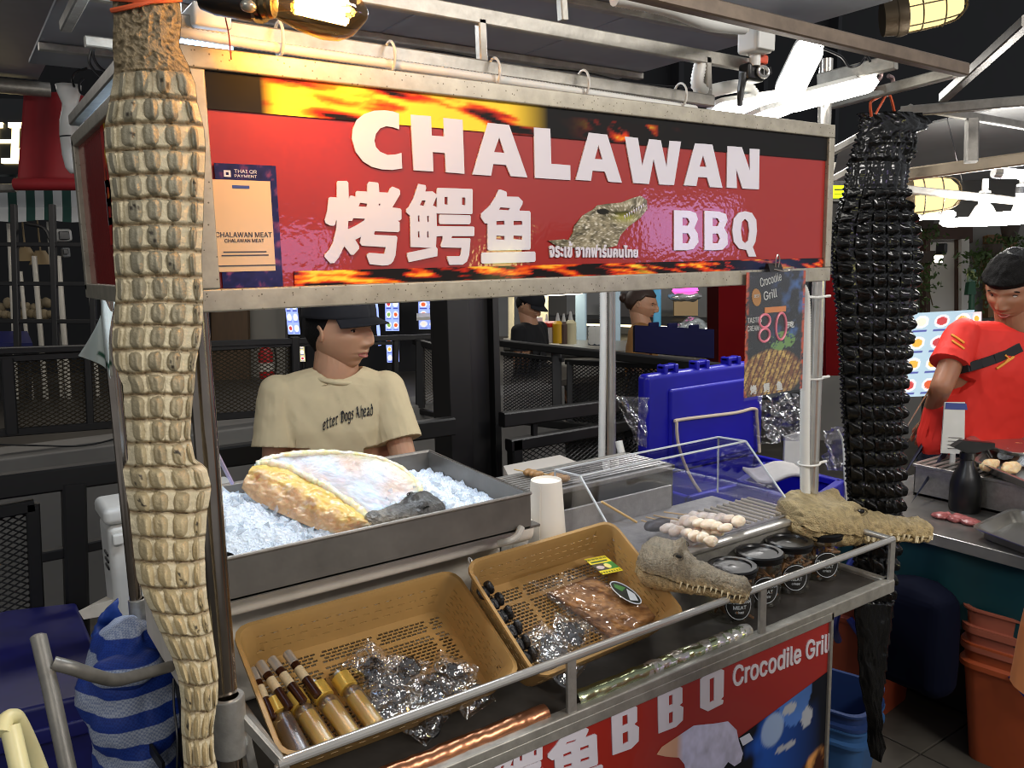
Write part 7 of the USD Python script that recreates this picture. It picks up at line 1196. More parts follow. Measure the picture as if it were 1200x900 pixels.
def dish(name, label, quad, z, h, m_, cat='tray'):
    c = np.array([onZ(*p, z) for p in quad]); cen_ = c.mean(0); lo_ = cen_+(c-cen_)*.82-V(0, 0, h); t = thing(name, label, cat, cen_-V(0, 0, h)); r = []
    def ring(pts, k=8):
        pg = Polygon(pts[:, :2]); w_ = min(np.linalg.norm(pts[0]-pts[1]), np.linalg.norm(pts[1]-pts[2])); pg = pg.buffer(-w_*.16).buffer(w_*.16, quad_segs=k).exterior; return np.array([pg.interpolate(s, normalized=True).coords[0] for s in np.linspace(0, 1, 64, endpoint=False)])
    def al(a, b): k = np.argmin(np.linalg.norm(b-a[0], axis=1)); return np.roll(b, -k, 0)
    R0 = ring(c); prof = []
    for sc, dz in ((.80, -h), (.93, -.006), (1.0, 0), (1.0, .003), (.92, .002), (.79, -h+.003)): prof.append(np.c_[cen_[:2]+(R0-cen_[:2])*sc, np.full(64, z+dz)])
    v = np.vstack(prof+[prof[0].mean(0)[None], prof[-1].mean(0)[None]]); f = []
    for i in range(5):
        for j in range(64): j2 = (j+1) % 64; a, b = i*64, i*64+64; f += [[a+j, a+j2, b+j2], [a+j, b+j2, b+j]]
    for j in range(64): j2 = (j+1) % 64; f += [[384, j2, j], [385, 320+j, 320+j2]]
    o = trimesh.Trimesh(v, f, process=False); trimesh.repair.fix_normals(o); part(t, 'dish', o, m_); return t
shin = mat('bright_tray', (190, 188, 182), .2, .85)
zt1 = tz+gh+.045
d1 = dish('steel_tray', 'steel tray of raw meat and crushed ice on the neighbouring grill', ((1140, 540), (1172, 512), (1290, 540), (1260, 590)), zt1, .035, shin); dish('steel_tray', 'empty shallow steel tray behind the meat tray at the right', ((1130, 515), (1165, 500), (1230, 512), (1200, 535)), zt1+.03, .02, shin); dish('steel_tray', 'empty steel tray on the near edge of the neighbouring table', ((1137, 618), (1185, 596), (1290, 612), (1250, 660)), tz+.035, .032, shin)
cm2 = chm
for k, (px, py, rx, ry, c_) in enumerate(((1160, 545, .05, .02, 0), (1185, 548, .05, .022, 0), (1180, 532, .05, .02, 1), (1205, 540, .05, .025, 1), (1195, 525, .04, .02, 2))): one('meat_piece', ('pale raw chicken strips at the near edge of the tray', 'pale raw chicken strips at the right edge of the tray', 'crushed ice heap in the meat tray', 'crushed ice at the right edge of the meat tray', 'orange raw meat at the back of the tray')[k], 'meat' if c_ != 1 else 'ice', rough(ell(onZ(px, py, zt1-.006), (rx, ry, .018), 4), .008, 55, 4, k), (mat('yellow_chicken', (226, 190, 130), .35, c2=(236, 214, 180), scale=70, subsurface_weight=.2, subsurface_scale=.004), icem, mat('orange_meat', (214, 130, 84), .35, c2=(226, 170, 130), scale=50))[c_], smooth=False if c_ == 1 else 40)
for k, (px, py) in enumerate(((1104, 604), (1122, 607), (1138, 611))): one('raw_meat', ('pink raw meat scrap at the table edge, leftmost', 'pink raw meat scrap between two others on the table', 'pink raw meat scrap beside the empty tray')[k], 'meat', rough(ell(onZ(px, py, tz+.008), (.035, .03, .010), 3), .012, 40, 3, k+3), mat('pink_meat', (186, 110, 108), .35, c2=(110, 50, 46), scale=40), smooth=True)
sp_ = thing('spray_bottle', 'black trigger spray bottle on the neighbouring table', 'spray bottle', onZ(1130, 598, tz)); a = onZ(1130, 598, tz); sc_ = P_ = 1.0
hgt = (598-515)*np.dot(a-CAM, FW)/FPX; part(sp_, 'bottle', lathe([(0, 0), (.19*hgt, 0), (.205*hgt, .04*hgt), (.205*hgt, .38*hgt), (.17*hgt, .52*hgt), (.10*hgt, .66*hgt), (.085*hgt, .76*hgt), (0, .76*hgt)], 32, mtx(a)), black_plastic(), smooth=40); part(sp_, 'collar', lathe([(.09*hgt, .74*hgt), (.10*hgt, .75*hgt), (.10*hgt, .84*hgt), (0, .84*hgt)], 24, mtx(a)), black_plastic())
rx_ = RT-V(0, 0, RT[2]); rx_ /= np.linalg.norm(rx_); u3 = V(0, 0, 1)
part(sp_, 'trigger_head', hullmesh(np.array([a+rx_*x*hgt+u3*z*hgt+s*.055*hgt*np.cross(rx_, u3) for x, z in ((-.24, .93), (-.1, 1.02), (.34, .97), (.34, .90), (-.05, .84), (.1, .84)) for s in (-1, 1)])), black_plastic()); part(sp_, 'trigger', tube(smoothpath([a+rx_*.26*hgt+u3*.92*hgt, a+rx_*.28*hgt+u3*.84*hgt, a+rx_*.33*hgt+u3*.76*hgt], 5), .025*hgt, 8), black_plastic())
qs = thing('payment_stand', 'small white upright payment card with a blue top on the neighbouring table', 'card', W(1120, 530, 2.92)); A, Bq, C_, D = W(1107, 471, 2.92), W(1131, 471, 2.92), W(1130, 532, 2.92), W(1103, 531, 2.92); part(qs, 'foot', rod((C_+D)/2, V(*((C_+D)/2)[:2], tz+.0), .01, 8), white_plastic())
part(qs, 'card', slab([D, C_, Bq, A], .006), white_plastic()); ez = A-D; exx = C_-D; part(qs, 'blue_header', slab([D+ez*.86-FW*.002+exx*.03, D+ez*.86+exx*1.0-FW*.002, D+ez*.985+exx*.93-FW*.002, D+ez*.985+exx*.05-FW*.002], .002), mat('blue_ink', (40, 60, 130), .5)); 
for k in range(4): part(qs, 'text_line', bar(D+ez*(.10+.07*k)+exx*.25-FW*.003, D+ez*(.10+.07*k)+exx*.85-FW*.003, .0016), dk)
one('card_terminal', 'small grey box behind the payment card', 'box', rbox(W(1131, 524, 3.0), W(1141, 484, 3.05), .004), mat('grey_case', (110, 112, 112), .5))
one('crate', 'black plastic crate under the neighbouring table', 'crate', rbox((xt+.28, .22, 0), (xt+.62, .74, .42), .02), mat('crate_black', (16, 16, 18), .6))  # added dark block in place of the shade under the table
# menus and walls behind the man in red
screen('menu_screen', 'large lit menu screen of dishes right of the black skin', (1070, 367), (1124, 367), (1122, 462), (1050, 466), 4.6, menu(8, (170, 196, 210), 3, 4), .55, 60, 90); screen('menu_screen', 'second lit menu screen behind the shoulder of the man in red', (1127, 367), (1150, 366), (1150, 400), (1127, 402), 4.6, menu(9, (226, 200, 200), 2, 2), .7)
struct('wall_right', slab([W(960, 620, 7.0), W(1330, 620, 7.0), W(1330, 190, 7.0), W(960, 190, 7.0)], .1), mat('right_wall_grey', (128, 126, 120), .7, var=.12, scale=1.5)); struct('trim_cornice', slab([W(1070, 284, 6.9), W(1140, 284, 6.9), W(1140, 262, 6.9), W(1070, 262, 6.9)], .1), mat('brown_wood', (72, 48, 36), .6, var=.3, scale=5)); 
for x0, x1 in ((1085, 1090), (1122, 1127)): struct('trim_post', slab([W(x0, 370, 6.85), W(x1, 370, 6.85), W(x1, 280, 6.85), W(x0, 280, 6.85)], .1), MM['brown_wood'])
struct('door_white', slab([W(1090, 372, 6.9), W(1122, 372, 6.9), W(1122, 280, 6.9), W(1090, 280, 6.9)], .05), mat('white_door', (188, 186, 180), .6)); struct('trim_pilaster', slab([W(1127, 372, 6.8), W(1136, 372, 6.8), W(1136, 280, 6.8), W(1127, 280, 6.8)], .1), MM['white_door']); struct('wall_bamboo', slab([W(1158, 372, 6.8), W(1192, 372, 6.8), W(1192, 275, 6.8), W(1158, 275, 6.8)], .08), mat('bamboo_wall', (132, 96, 58), .6, var=.4, scale=30, stretch=(6, 6, .2)))
ln = thing('wall_lantern', 'small glowing wall lantern on the white door wall', 'lamp', W(1098, 303, 6.6)); part(ln, 'glass', rbox(W(1093, 308, 6.6), W(1103, 299, 6.5), .01), glow('lantern', (255, 240, 205), 6.0)); part(ln, 'bracket', rbox(W(1099, 297, 6.6), W(1108, 285, 6.5), .01), black_plastic()); part(ln, 'cap', rbox(W(1092, 299, 6.62), W(1104, 296, 6.48), .01), black_plastic())
R = np.random.default_rng(31); leafm = usdkit.material(stage, '/World/Looks/leaf', {'p': ('principled_bsdf', {'base_color': lin((70, 92, 48)), 'roughness': .5}), 't': ('translucent_bsdf', {'color': lin((80, 110, 50))}), 'm': ('mix_closure', {'fac': .25})}, [('p.BSDF', 'm.closure1'), ('t.BSDF', 'm.closure2')], surface='m.closure')
def plant(label, px, py, t_, w, h, n=500):
    c = W(px, py, t_); vs, fs = [], []
    for k in range(n):
        x = R.normal()*w*.4; z = -abs(R.normal())*h*.45 if R.random() < .7 else R.random()*h*.12; y = R.normal()*w*.25; p = c+RT*x*(1-.4*min(1, abs(z)/h))+V(0, y, z); d = R.normal(size=3); d[2] -= .6; d /= np.linalg.norm(d); s = np.cross(d, R.normal(size=3)); s /= np.linalg.norm(s); l = R.uniform(.03, .06); b = len(vs); vs += [p, p+d*l*.5+s*l*.22, p+d*l, p+d*l*.5-s*l*.22]; fs += [[b, b+1, b+2], [b, b+2, b+3]]
    t = thing('hanging_plant', label, 'plant', c); part(t, 'foliage', (vs, fs), leafm, smooth=False, kind='stuff'); part(t, 'stems', [tube([c+RT*R.normal()*w*.2, c+RT*R.normal()*w*.3-V(0, 0, h*R.uniform(.4, .9))], .005, 5) for _ in range(6)], mat('stem', (80, 70, 40), .7)); part(t, 'pot', lathe([(0, 0), (.05, 0), (.07, .09), (.06, .09), (0, .06)], 16, mtx(c+V(0, 0, .0))), mat('dark_pot', (60, 50, 42), .7))
plant('green trailing plant just right of the black crocodile skin', 1084, 308, 6.3, .13, .40, 260); plant('green bushy trailing plant above the man in red', 1162, 300, 6.2, .26, .34, 620); plant('small plant with yellow flowers high under the lamps', 1183, 278, 6.4, .25, .14, 200); plant('small green plant hanging at the roof edge beside the skin', 1084, 268, 6.5, .12, .12, 120)
ps = one('poster', 'small blue and yellow picture on the wall by the trailing plant', 'poster', slab([W(1134, 337, 6.6), W(1148, 337, 6.6), W(1148, 315, 6.6), W(1135, 315, 6.6)], .02), mat('blue_yellow_print', (60, 140, 170), .4, c2=(200, 200, 60), scale=12))
one('green_chair_back', 'dark green tall-backed stool top below the small wall picture', 'stool', [hullmesh(np.vstack([W(1134, 345, 6.0), W(1144, 345, 6.0), W(1136, 330, 6.0), W(1143, 330, 6.0)]+[p+FW*.05 for p in (W(1134, 345, 6.0), W(1144, 345, 6.0), W(1136, 330, 6.0), W(1143, 330, 6.0))])), rod(W(1139, 345, 6.02), W(1138, 372, 6.02), .02, 10), lathe([(0, 0), (.06, 0), (.03, .06), (0, .06)], 16, mtx(W(1138, 372, 6.02)))], mat('dark_green', (24, 76, 50), .5))
# green-yellow lit sign sliver right of the board
ls2 = thing('illuminated_sign', 'black sign with yellow-green glowing letters right of the big signboard', 'sign', W(980, 225, 3.2)); part(ls2, 'panel', slab([W(972, 236, 3.2), W(1000, 236, 3.2), W(1000, 212, 3.2), W(972, 212, 3.2)], .04), black_plastic()); yg = glow('yellow_green', (216, 240, 40), 1.6); tL = 3.18; part(ls2, 'letter', [flat([(974, 217), (978, 217), (978, 231), (974, 231)]), flat([(974, 217), (989, 217), (989, 220), (974, 220)]), flat([(974, 228), (989, 228), (989, 231), (974, 231)]), flat([(974, 223), (989, 223), (989, 226), (974, 226)])], yg, label='yellow-green glowing letter E')
# neighbour canopy
nc = thing('neighbour_canopy', 'pale grey sheet canopy of the neighbouring stall at the upper right', 'canopy', W(1120, 200, 3.2)); nm = mat('pale_canopy', (196, 196, 198), .6, var=.15, scale=2.5)
zc_ = 2.16; part(nc, 'sheet', slab([onZ(985, 168, zc_), onZ(1110, 138, zc_), onZ(1130, 224, zc_), onZ(975, 210, zc_)], .01, V(0, 0, 1)), nm); part(nc, 'sheet', slab([onZ(1111, 138, zc_), onZ(1240, 108, zc_), onZ(1300, 232, zc_), onZ(1131, 224, zc_)], .01, V(0, 0, 1)), nm)
for a, b, w_ in ((W(1205, 24, 2.0), W(1106, 114, 2.6), .03), (W(1056, 131, 2.7), W(1210, 118, 2.5), .032), (W(1090, 128, 2.7), W(1215, 150, 3.0), .025), (W(1139, 140, 2.75), W(1138, 190, 2.75), .038), (W(1060, 205, 3.0), W(1215, 184, 2.9), .045), (W(975, 178, 2.9), W(1070, 126, 2.7), .025), (W(1062, 222, 3.3), W(1215, 238, 3.4), .03), (W(975, 210, 2.9), W(1000, 196, 2.9), .02)): part(nc, 'bar', bar(a, b, w_), galv() if w_ != .045 else mat('tan_bar', (150, 136, 114), .5, .3, var=.2, scale=20))
tubl = thing('tube_lamp', 'white tube lamp under the neighbouring canopy at the right edge', 'lamp', W(1190, 203, 3.0)); part(tubl, 'tube', rod(W(1172, 203, 3.0), W(1230, 206, 3.0), .018, 14), glow('tube_light', (240, 246, 255), 18.0)); part(tubl, 'end_cap', rod(W(1164, 202, 3.0), W(1173, 203, 3.0), .02, 12), white_plastic())
for k, (x, y, t_, r_2, lb_) in enumerate(((1152, 259, 3.4, .16, 'large white glowing disc lamp above the man in red'), (1090, 252, 3.6, .10, 'smaller white glowing disc lamp beside the black skin'), (1196, 252, 3.3, .10, 'white glowing disc lamp at the right edge'))):
    ul = thing('disc_lamp', lb_, 'lamp', W(x, y, t_)); part(ul, 'disc', lathe([(0, -.018), (r_2*.9, -.018), (r_2, -.006), (r_2, .006), (r_2*.9, .014), (0, .014)], 36, mtx(W(x, y, t_))), glow('disc_light', (255, 250, 238), 14.0)); part(ul, 'neck', lathe([(0, .014), (r_2*.35, .014), (r_2*.2, .06), (.022, .07), (.022, .12), (.012, .125), (.012, .17), (0, .17)], 20, mtx(W(x, y, t_))), white_plastic()); part(ul, 'holder', lathe([(.0235, .085), (.024, .085), (.024, .11), (.0235, .11)], 20, mtx(W(x, y, t_))), black_plastic())
nl = UsdLux.SphereLight.Define(stage, '/World/disc_glow'); nl.CreateRadiusAttr(.03); nl.CreateIntensityAttr(380); nl.CreateColorAttr(Gf.Vec3f(1, .97, .92)); nl.AddTranslateOp().Set(Gf.Vec3d(*map(float, W(1172, 246, 3.25))))  # unseen sphere light beside the disc lamp, placed to brighten the canopy underside
def caged(label, px, py, t_, d, L_, R_):
    a = W(px, py, t_); ax_ = frame(d); M_ = mtx(a, axes=ax_); t = thing('caged_lamp', label, 'lamp', M_); part(t, 'globe', lathe([(0, L_), (R_*.45, L_*.97), (R_*.8, L_*.85), (R_*.97, L_*.6), (R_, L_*.1), (R_*.95, 0), (0, 0)], 32), glow('cream_globe', (255, 226, 150), 1.5), local=True, smooth=True)
    part(t, 'rim', lathe([(R_*.9, -.02), (R_*1.15, -.02), (R_*1.2, 0), (R_*1.15, .02), (R_*.98, .02)], 32), mat('lamp_brass', (70, 58, 40), .5, .5), local=True); part(t, 'back_plate', lathe([(0, -.07), (R_*1.0, -.07), (R_*1.1, -.02), (0, -.02)], 32), MM['lamp_brass'], local=True)
    for k in range(6): an = k*math.pi/3; part(t, 'cage_wire', tube(smoothpath([V(R_*1.06*math.cos(an)*s, R_*1.06*math.sin(an)*s, z*L_) for s, z in ((1, 0), (1, .5), (.85, .88), (.4, 1.03), (0, 1.06))], 4), .003, 6), MM['lamp_brass'], local=True)
    for z in (.3, .65): part(t, 'cage_wire', tube([V(R_*1.07*math.cos(w), R_*1.07*math.sin(w), z*L_) for w in np.linspace(0, 6.283, 30)[:-1]], .003, 6, closed=True), MM['lamp_brass'], local=True)
caged('cream glowing caged bulkhead lamp at the top right', 1055, 18, 3.4, RT*1.0+UP*.12-FW*.25, .24, .07); caged('cream glowing caged lamp partly behind the black skin', 1062, 232, 3.5, RT*1.0+UP*.05-FW*.3, .20, .075)
# buckets on the floor
orange = mat('orange_plastic', (182, 84, 44), .45, var=.15, scale=8); faded = mat('faded_orange_plastic', (176, 96, 72), .5, var=.15, scale=8); brd = mat('red_brown_plastic', (150, 66, 40), .45, var=.15, scale=8)
def bucket_mesh(w, d, h, taper=.82, th=.004, lip=.012):
    def ring(a, b, r, z, N=64):
        p = sbox(-a+r, -b+r, a-r, b-r).buffer(r, quad_segs=8).exterior; return np.array([[*p.interpolate(k/N, normalized=True).coords[0], z] for k in range(N)])
    prof = [(taper, 0, 0), (taper, 0, .0)]; N = 64; w2, d2 = w/2, d/2
    rs = [ring(w2*taper, d2*taper, .04, 0), ring(w2*.975, d2*.975, .045, h*.80), ring(w2*.975+lip, d2*.975+lip, .05, h*.80), ring(w2*.975+lip, d2*.975+lip, .05, h*.84), ring(w2*.985, d2*.985, .05, h*.86), ring(w2, d2, .05, h-.006), ring(w2+.008, d2+.008, .05, h-.006), ring(w2+.008, d2+.008, .05, h), ring(w2-th, d2-th, .048, h), ring(w2*taper-th, d2*taper-th, .036, th)]
    v = np.vstack(rs+[np.array([[0, 0, 0]]), np.array([[0, 0, th]])]); f = []; K = len(rs)
    for i in range(K-1):
        for j in range(N): j2 = (j+1) % N; a, b = i*N, i*N+N; f += [[a+j, a+j2, b+j2], [a+j, b+j2, b+j]]
    for j in range(N): j2 = (j+1) % N; f += [[K*N, j2, j], [K*N+1, (K-1)*N+j, (K-1)*N+j2]]
    o = trimesh.Trimesh(v, f, process=False); return o
def bucket(label, p, w, d, h, m_, rz, bail=True, group=None):
    t = thing('bucket', label, 'bucket', mtx(p, rz), group); part(t, 'pail', bucket_mesh(w, d, h), m_, local=True)
    if bail: part(t, 'handle', tube(smoothpath([(-w/2-.012, 0, h*.86), (-w/2-.016, -.06, h*.72), (-w/2-.012, -.14, h*.66)], 5), .012, 8), mat('blue_handle', (40, 52, 130), .4), local=True, label='blue handle')
pz = onZ(1022, 842, 0); bucket('single orange square bucket on the floor behind the tip of the black skin', (pz[0]+.12, pz[1]+.10, 0), .26, .26, .385, brd, .1)
ps_ = onZ(1175, 915, 0); sx, sy = ps_[0]+.17, ps_[1]+.02
for k in range(3): bucket(('lowest orange bucket of the nested stack at the right edge', 'faded orange bucket in the middle of the nested stack', 'top faded orange bucket of the nested stack at the right edge')[k], (sx, sy, .0+.055*k), .30, .30, .385, orange if k == 0 else faded, .12, bail=(k == 0))
bb = onZ(985, 930, 0); bucket('blue bucket beside the right end of the front banner', (bb[0]+.03, bb[1]+.06, 0), .24, .24, .24, mat('blue_plastic', (46, 84, 130), .45), .3, bail=False); bucket('dark blue bucket nested in the blue bucket by the front banner', (bb[0]+.03, bb[1]+.06, .05), .235, .235, .24, mat('dark_blue_plastic', (28, 50, 96), .45), .3, bail=False)
one('blue_hose', 'short blue tube hanging under the right corner of the cart', 'hose', tube(smoothpath([onY(1000, 655, .2), onY(986, 680, .2), onY(984, 692, .2), onY(982, 712, .2), onY(978, 735, .2), onY(982, 750, .22)], 5), .009, 10), mat('blue_handle', (40, 52, 130), .4)); one('white_wire', 'thin white wire with a loop beside the black crocodile skin', 'wire', tube(smoothpath([onY(982, 504, .3), onY(988, 520, .3), onY(990, 560, .3), onY(992, 600, .3)], 6), .003, 6), white_plastic())
# ================================================================ people
skin_a = mat('skin_warm', (196, 148, 116), .5, var=.08, scale=30, subsurface_weight=.15, subsurface_scale=.006); skin_b = mat('skin_tan', (158, 108, 80), .5, var=.1, scale=30, subsurface_weight=.15, subsurface_scale=.006)
hairm = mat('black_hair', (14, 12, 11), .75, specular_ior_level=.2, var=.4, scale=160, bump=.6, bscale=260)
def G(x, s): return np.exp(-(x/s)**2)
def head_mesh(sub=5):
    """Unit head (1 high, chin at -.5): x to its left, y forward, z up."""
    s = trimesh.creation.icosphere(sub); p = s.vertices*np.array([.36, .46, .5]); x, y, z = p.T.copy(); fr = np.clip(y/.3, 0, 1)
    jaw = np.clip((-.05-z)/.45, 0, 1); x = x*(1-.30*jaw**1.3); y = np.where(y < 0, y*(1-.42*jaw), y*(1-.06*jaw)); y = np.where(y < 0, y*1.08, y)
    x = x*(1-.10*fr*np.clip(1-np.abs(z)/.4, 0, 1)); y = y-.03*fr*G(z-.36, .16)
    ax = np.abs(x); d = np.zeros_like(x)
    d += .035*G(z+.44, .07)*G(x, .11)-.018*G(z+.36, .03)*G(x, .12)                      # chin
    d += .030*G(z+.245, .022)*G(x, .10)+.034*G(z+.30, .026)*G(x, .09)-.024*G(z+.272, .010)*G(x, .12)   # lips
    d += .014*G(z+.27, .06)*G(x, .13)
    d += .105*G(x, .050)*np.where(z > -.13, G(z+.13, .14), G(z+.13, .045))+.03*G(z-.02, .09)*G(x, .04)+.050*G(ax-.062, .032)*G(z+.145, .035)   # nose
    d -= .048*G(ax-.145, .075)*G(z-.035, .045)*1.0; d += .022*G(z-.11, .03)*G(ax-.13, .11); d -= .018*G(x, .045)*G(z-.055, .03)
    d += .020*G(ax-.22, .08)*G(z+.06, .07); y = y+d*np.clip(y/.15, 0, 1)
    s.vertices = np.stack([x, y, z], 1); return s
def place(m, c, F, U, h):
    F = np.asarray(F, float); F /= np.linalg.norm(F); U = np.asarray(U, float); U = U-F*np.dot(U, F); U /= np.linalg.norm(U); Lf = np.cross(U, F)  # x axis
    M = mtx(c, axes=(np.cross(F, U), F, U)); M[:3, :3] *= h; m = tri(m).copy(); m.apply_transform(M); return m
def ear(side):
    o = ell((0, 0, 0), (.035, .075, .115), 3); o.vertices = o.vertices-np.array([side*.020, 0, 0])*(G(o.vertices[:, 1]-.01, .04)*G(o.vertices[:, 2], .06)*(side*o.vertices[:, 0] > 0))[:, None]; o.apply_transform(mtx((side*.352, -.03, .0), axes=frame((-.0, -.18, 1), (1, -.35*side, 0)))); return o
HEAD = head_mesh()
def head_parts(t, c, F, U, h, hairfn=None, brow=True):
    P = lambda m: place(m, c, F, U, h)
    for sx in (-1, 1):
        e = part(t, 'eye', P(ell((sx*.140, .332, .028), (.050, .038, .026), 2)), mat('eye_white', (206, 200, 194), .2)); part(t, 'iris', P(ell((sx*.140+.012, .356, .028), (.021, .016, .021), 2)), mat('iris_dark', (26, 17, 13), .15), sub=e)
        part(t, 'upper_lid', P(tube(smoothpath([(sx*.085, .340, .022), (sx*.11, .366, .050), (sx*.15, .368, .056), (sx*.19, .338, .036)], 5), .010, 6)), mat('lid_line', (70, 48, 40), .6))
        if brow: part(t, 'eyebrow', P(tube(smoothpath([(sx*.055, .404, .092), (sx*.12, .405, .118), (sx*.19, .372, .112), (sx*.225, .34, .092)], 5), [.010]*6+[.012]*6+[.010]*3+[.006], 6)) if True else None, hairm)
    part(t, 'lips', P([tube(smoothpath([(-.085, .352, -.272), (-.04, .402, -.252), (0, .410, -.258), (.04, .402, -.252), (.085, .352, -.272)], 5), [.006]+[.014]*19+[.006], 8), tube(smoothpath([(-.08, .352, -.274), (-.035, .398, -.300), (0, .404, -.304), (.035, .398, -.300), (.08, .352, -.274)], 5), [.006]+[.016]*19+[.006], 8)]), mat('lip_colour', (170, 96, 86), .4), smooth=60)
def hand(wrist, d, palm_n, L=.18, curl=.5, side=1):
    d = np.asarray(d, float); d /= np.linalg.norm(d); n = np.asarray(palm_n, float); n = n-d*np.dot(n, d); n /= np.linalg.norm(n); w = np.cross(d, n)*side; k = L/.18; ms = []
    a = wrist; p = a+d*.085*k
    s_ = trimesh.creation.icosphere(1).vertices; ms.append(man(hullmesh(np.vstack([s_*.018*k+a+w*o for o in (-.014*k, .014*k)]+[s_*.013*k+p+w*o for o in (-.030*k, .030*k)]))))
    for i, (o, l) in enumerate(((-.031, .062), (-.010, .075), (.011, .070), (.031, .055))):
        q = p+w*o*k; dd = d.copy()
        for j in range(3):
            dd = dd*math.cos(curl*.55)+n*math.sin(curl*.55); dd /= np.linalg.norm(dd); q2_ = q+dd*l*k*(.45, .32, .25)[j]; ms.append(bone(q, .0088*k*(1-.07*j), q2_, .0085*k*(1-.07*(j+1)), 1)); q = q2_
    q = a+d*.025*k-w*.022*k; dd = d*.7-w*.65+n*.25; dd /= np.linalg.norm(dd)
    for j in range(2): q2_ = q+dd*.038*k; ms.append(bone(q, .0115*k, q2_, .0095*k, 1)); q = q2_; dd = dd+d*.5; dd /= np.linalg.norm(dd)
    return ms
def person(label, c, F, U, h, J, skin, shirt, pants=None, group=None, sleeve=.5, rr=1.0, name='person', face=True, folds=.006, seed=0):
    """J: joints in the world: neck, shR, shL, elR, elL, wrR, wrL, chestR, chestL, hipR, hipL, knR, knL, anR, anL."""
    J = {k: np.asarray(v, float) for k, v in J.items()}; t = thing(name, label, 'person', V(J['hipR'][0]/2+J['hipL'][0]/2, J['hipR'][1]/2+J['hipL'][1]/2, 0), group)
    Un = np.asarray(U, float)/np.linalg.norm(U); Fn = np.asarray(F, float)/np.linalg.norm(F); b = []
    hd = place(HEAD, c, F, U, h); b.append(man(hd))
    for s in (-1, 1): b.append(man(place(ear(s), c, F, U, h)))
    nk = c-Un*h*.28-Fn*h*.10; b.append(bone(nk, .27*h, J['neck'], .30*h)); b.append(bone(J['neck'], .28*h, (J['shR']+J['shL'])/2-V(0, 0, .05), .06*rr))
    low = [bone(J['shR'], .044*rr, J['elR'], .037*rr), bone(J['elR'], .037*rr, J['wrR'], .025*rr), bone(J['shL'], .044*rr, J['elL'], .037*rr), bone(J['elL'], .037*rr, J['wrL'], .025*rr), man(hullmesh(np.vstack([trimesh.creation.icosphere(1, .07*rr).vertices+J[k] for k in ('chestR', 'chestL', 'hipR', 'hipL')]+[trimesh.creation.icosphere(1, .035*rr).vertices+J[k] for k in ('shR', 'shL')])))]
    for s in 'RL':
        low += hand(J['wr'+s], J['wr'+s]-J['el'+s], Fn*.4+V(0, 0, -.6), .17*rr, .6, 1 if s == 'R' else -1)
        low += [bone(J['hip'+s], .075*rr, J['kn'+s], .052*rr), bone(J['kn'+s], .052*rr, J['an'+s], .035*rr), bone(J['an'+s]-V(0, 0, .04), .032*rr, J['an'+s]+Fn*.13-V(0, 0, .055), .024*rr)]
    body = smooth_solid(low, .012, 8)
    part(t, 'body', union([man(body)]+b), skin, smooth=70)
    # clothes
    sR, sL = J['shR']+(J['elR']-J['shR'])*sleeve, J['shL']+(J['elL']-J['shL'])*sleeve; ic = trimesh.creation.icosphere(2)
    tor = man(hullmesh(np.vstack([ic.vertices*.092*rr+J[k] for k in ('chestR', 'chestL')]+[ic.vertices*.100*rr+J[k] for k in ('hipR', 'hipL')]+[ic.vertices*.050*rr+J[k] for k in ('shR', 'shL')]+[ic.vertices*.36*h+J['neck']-V(0, 0, .045*rr)])))
    cl = smooth_solid([tor, bone(J['shR'], .062*rr, sR+(sR-J['shR'])*.15, .071*rr), bone(J['shL'], .062*rr, sL+(sL-J['shL'])*.15, .071*rr)], .010, 10)
    # neck and sleeve openings
    cl = man(cl)-bone(J['neck']-V(0, 0, .012)+Fn*0, .31*h, c-Un*h*.1, .36*h)
    for e0, e1 in ((sR, J['elR']), (sL, J['elL'])): d = e1-e0; d /= np.linalg.norm(d); cl = cl-bone(e0+d*.004, .001, e0+d*.09, .20*rr*.5) if False else cl-man(lathe([(0, 0), (.11*rr, 0), (.11*rr, .14), (0, .14)], 16, mtx(e0, axes=frame(d))))
    o = tri(cl.refine_to_length(.010)); o.merge_vertices(); vn = o.vertex_normals
    dirn = np.array([.3, .2, 1.0]); q = o.vertices; f1 = np.abs(meshkit.fbm(np.stack([q[:, 0]*14+q[:, 2]*5, q[:, 1]*14, q[:, 2]*4.5+seed], -1), 3, seed+1)-.5); f2 = meshkit.fbm(q*9+seed, 3, seed+2)-.5
    o.vertices = q+vn*((f2*1.4-f1*2.2)*folds)[:, None]; sp = part(t, 'shirt', o, shirt, smooth=60)
    if pants is not None:
        pm = [man(hullmesh(np.vstack([ic.vertices*.092*rr+J[k]-V(0, 0, .03) for k in ('hipR', 'hipL')])))]
        for s in 'RL': pm += [bone(J['hip'+s], .09*rr, J['kn'+s], .068*rr), bone(J['kn'+s], .068*rr, J['an'+s]+V(0, 0, .04), .055*rr)]
        part(t, 'trousers', smooth_solid(pm, .014, 8), pants, smooth=60)
        for s in 'RL': part(t, 'shoe', smooth_solid([bone(J['an'+s]-V(0, 0, .045), .042*rr, J['an'+s]+Fn*.15-V(0, 0, .058), .03*rr)], .012, 6), mat('dark_shoe', (32, 32, 34), .5), smooth=True)
    if face: head_parts(t, c, F, U, h)
    return t, o, sp
def on_surface(o, pts, lift=.002):
    """Picture points to points of the mesh's side that faces the viewer."""
    from scipy.interpolate import LinearNDInterpolator
    vn = o.vertex_normals; q = o.vertices-CAM; k = (vn*q).sum(1) < 0; q = q[k]; d = q@FW; px, py = 600+FPX*(q@RT)/d, 450-FPX*(q@UP)/d; I = LinearNDInterpolator(np.c_[px, py], d); pts = np.asarray(pts, float); dd = I(pts); dd = np.where(np.isnan(dd), np.nanmean(dd), dd); return np.array([W(a[0], a[1], b-lift) for a, b in zip(pts, dd)])
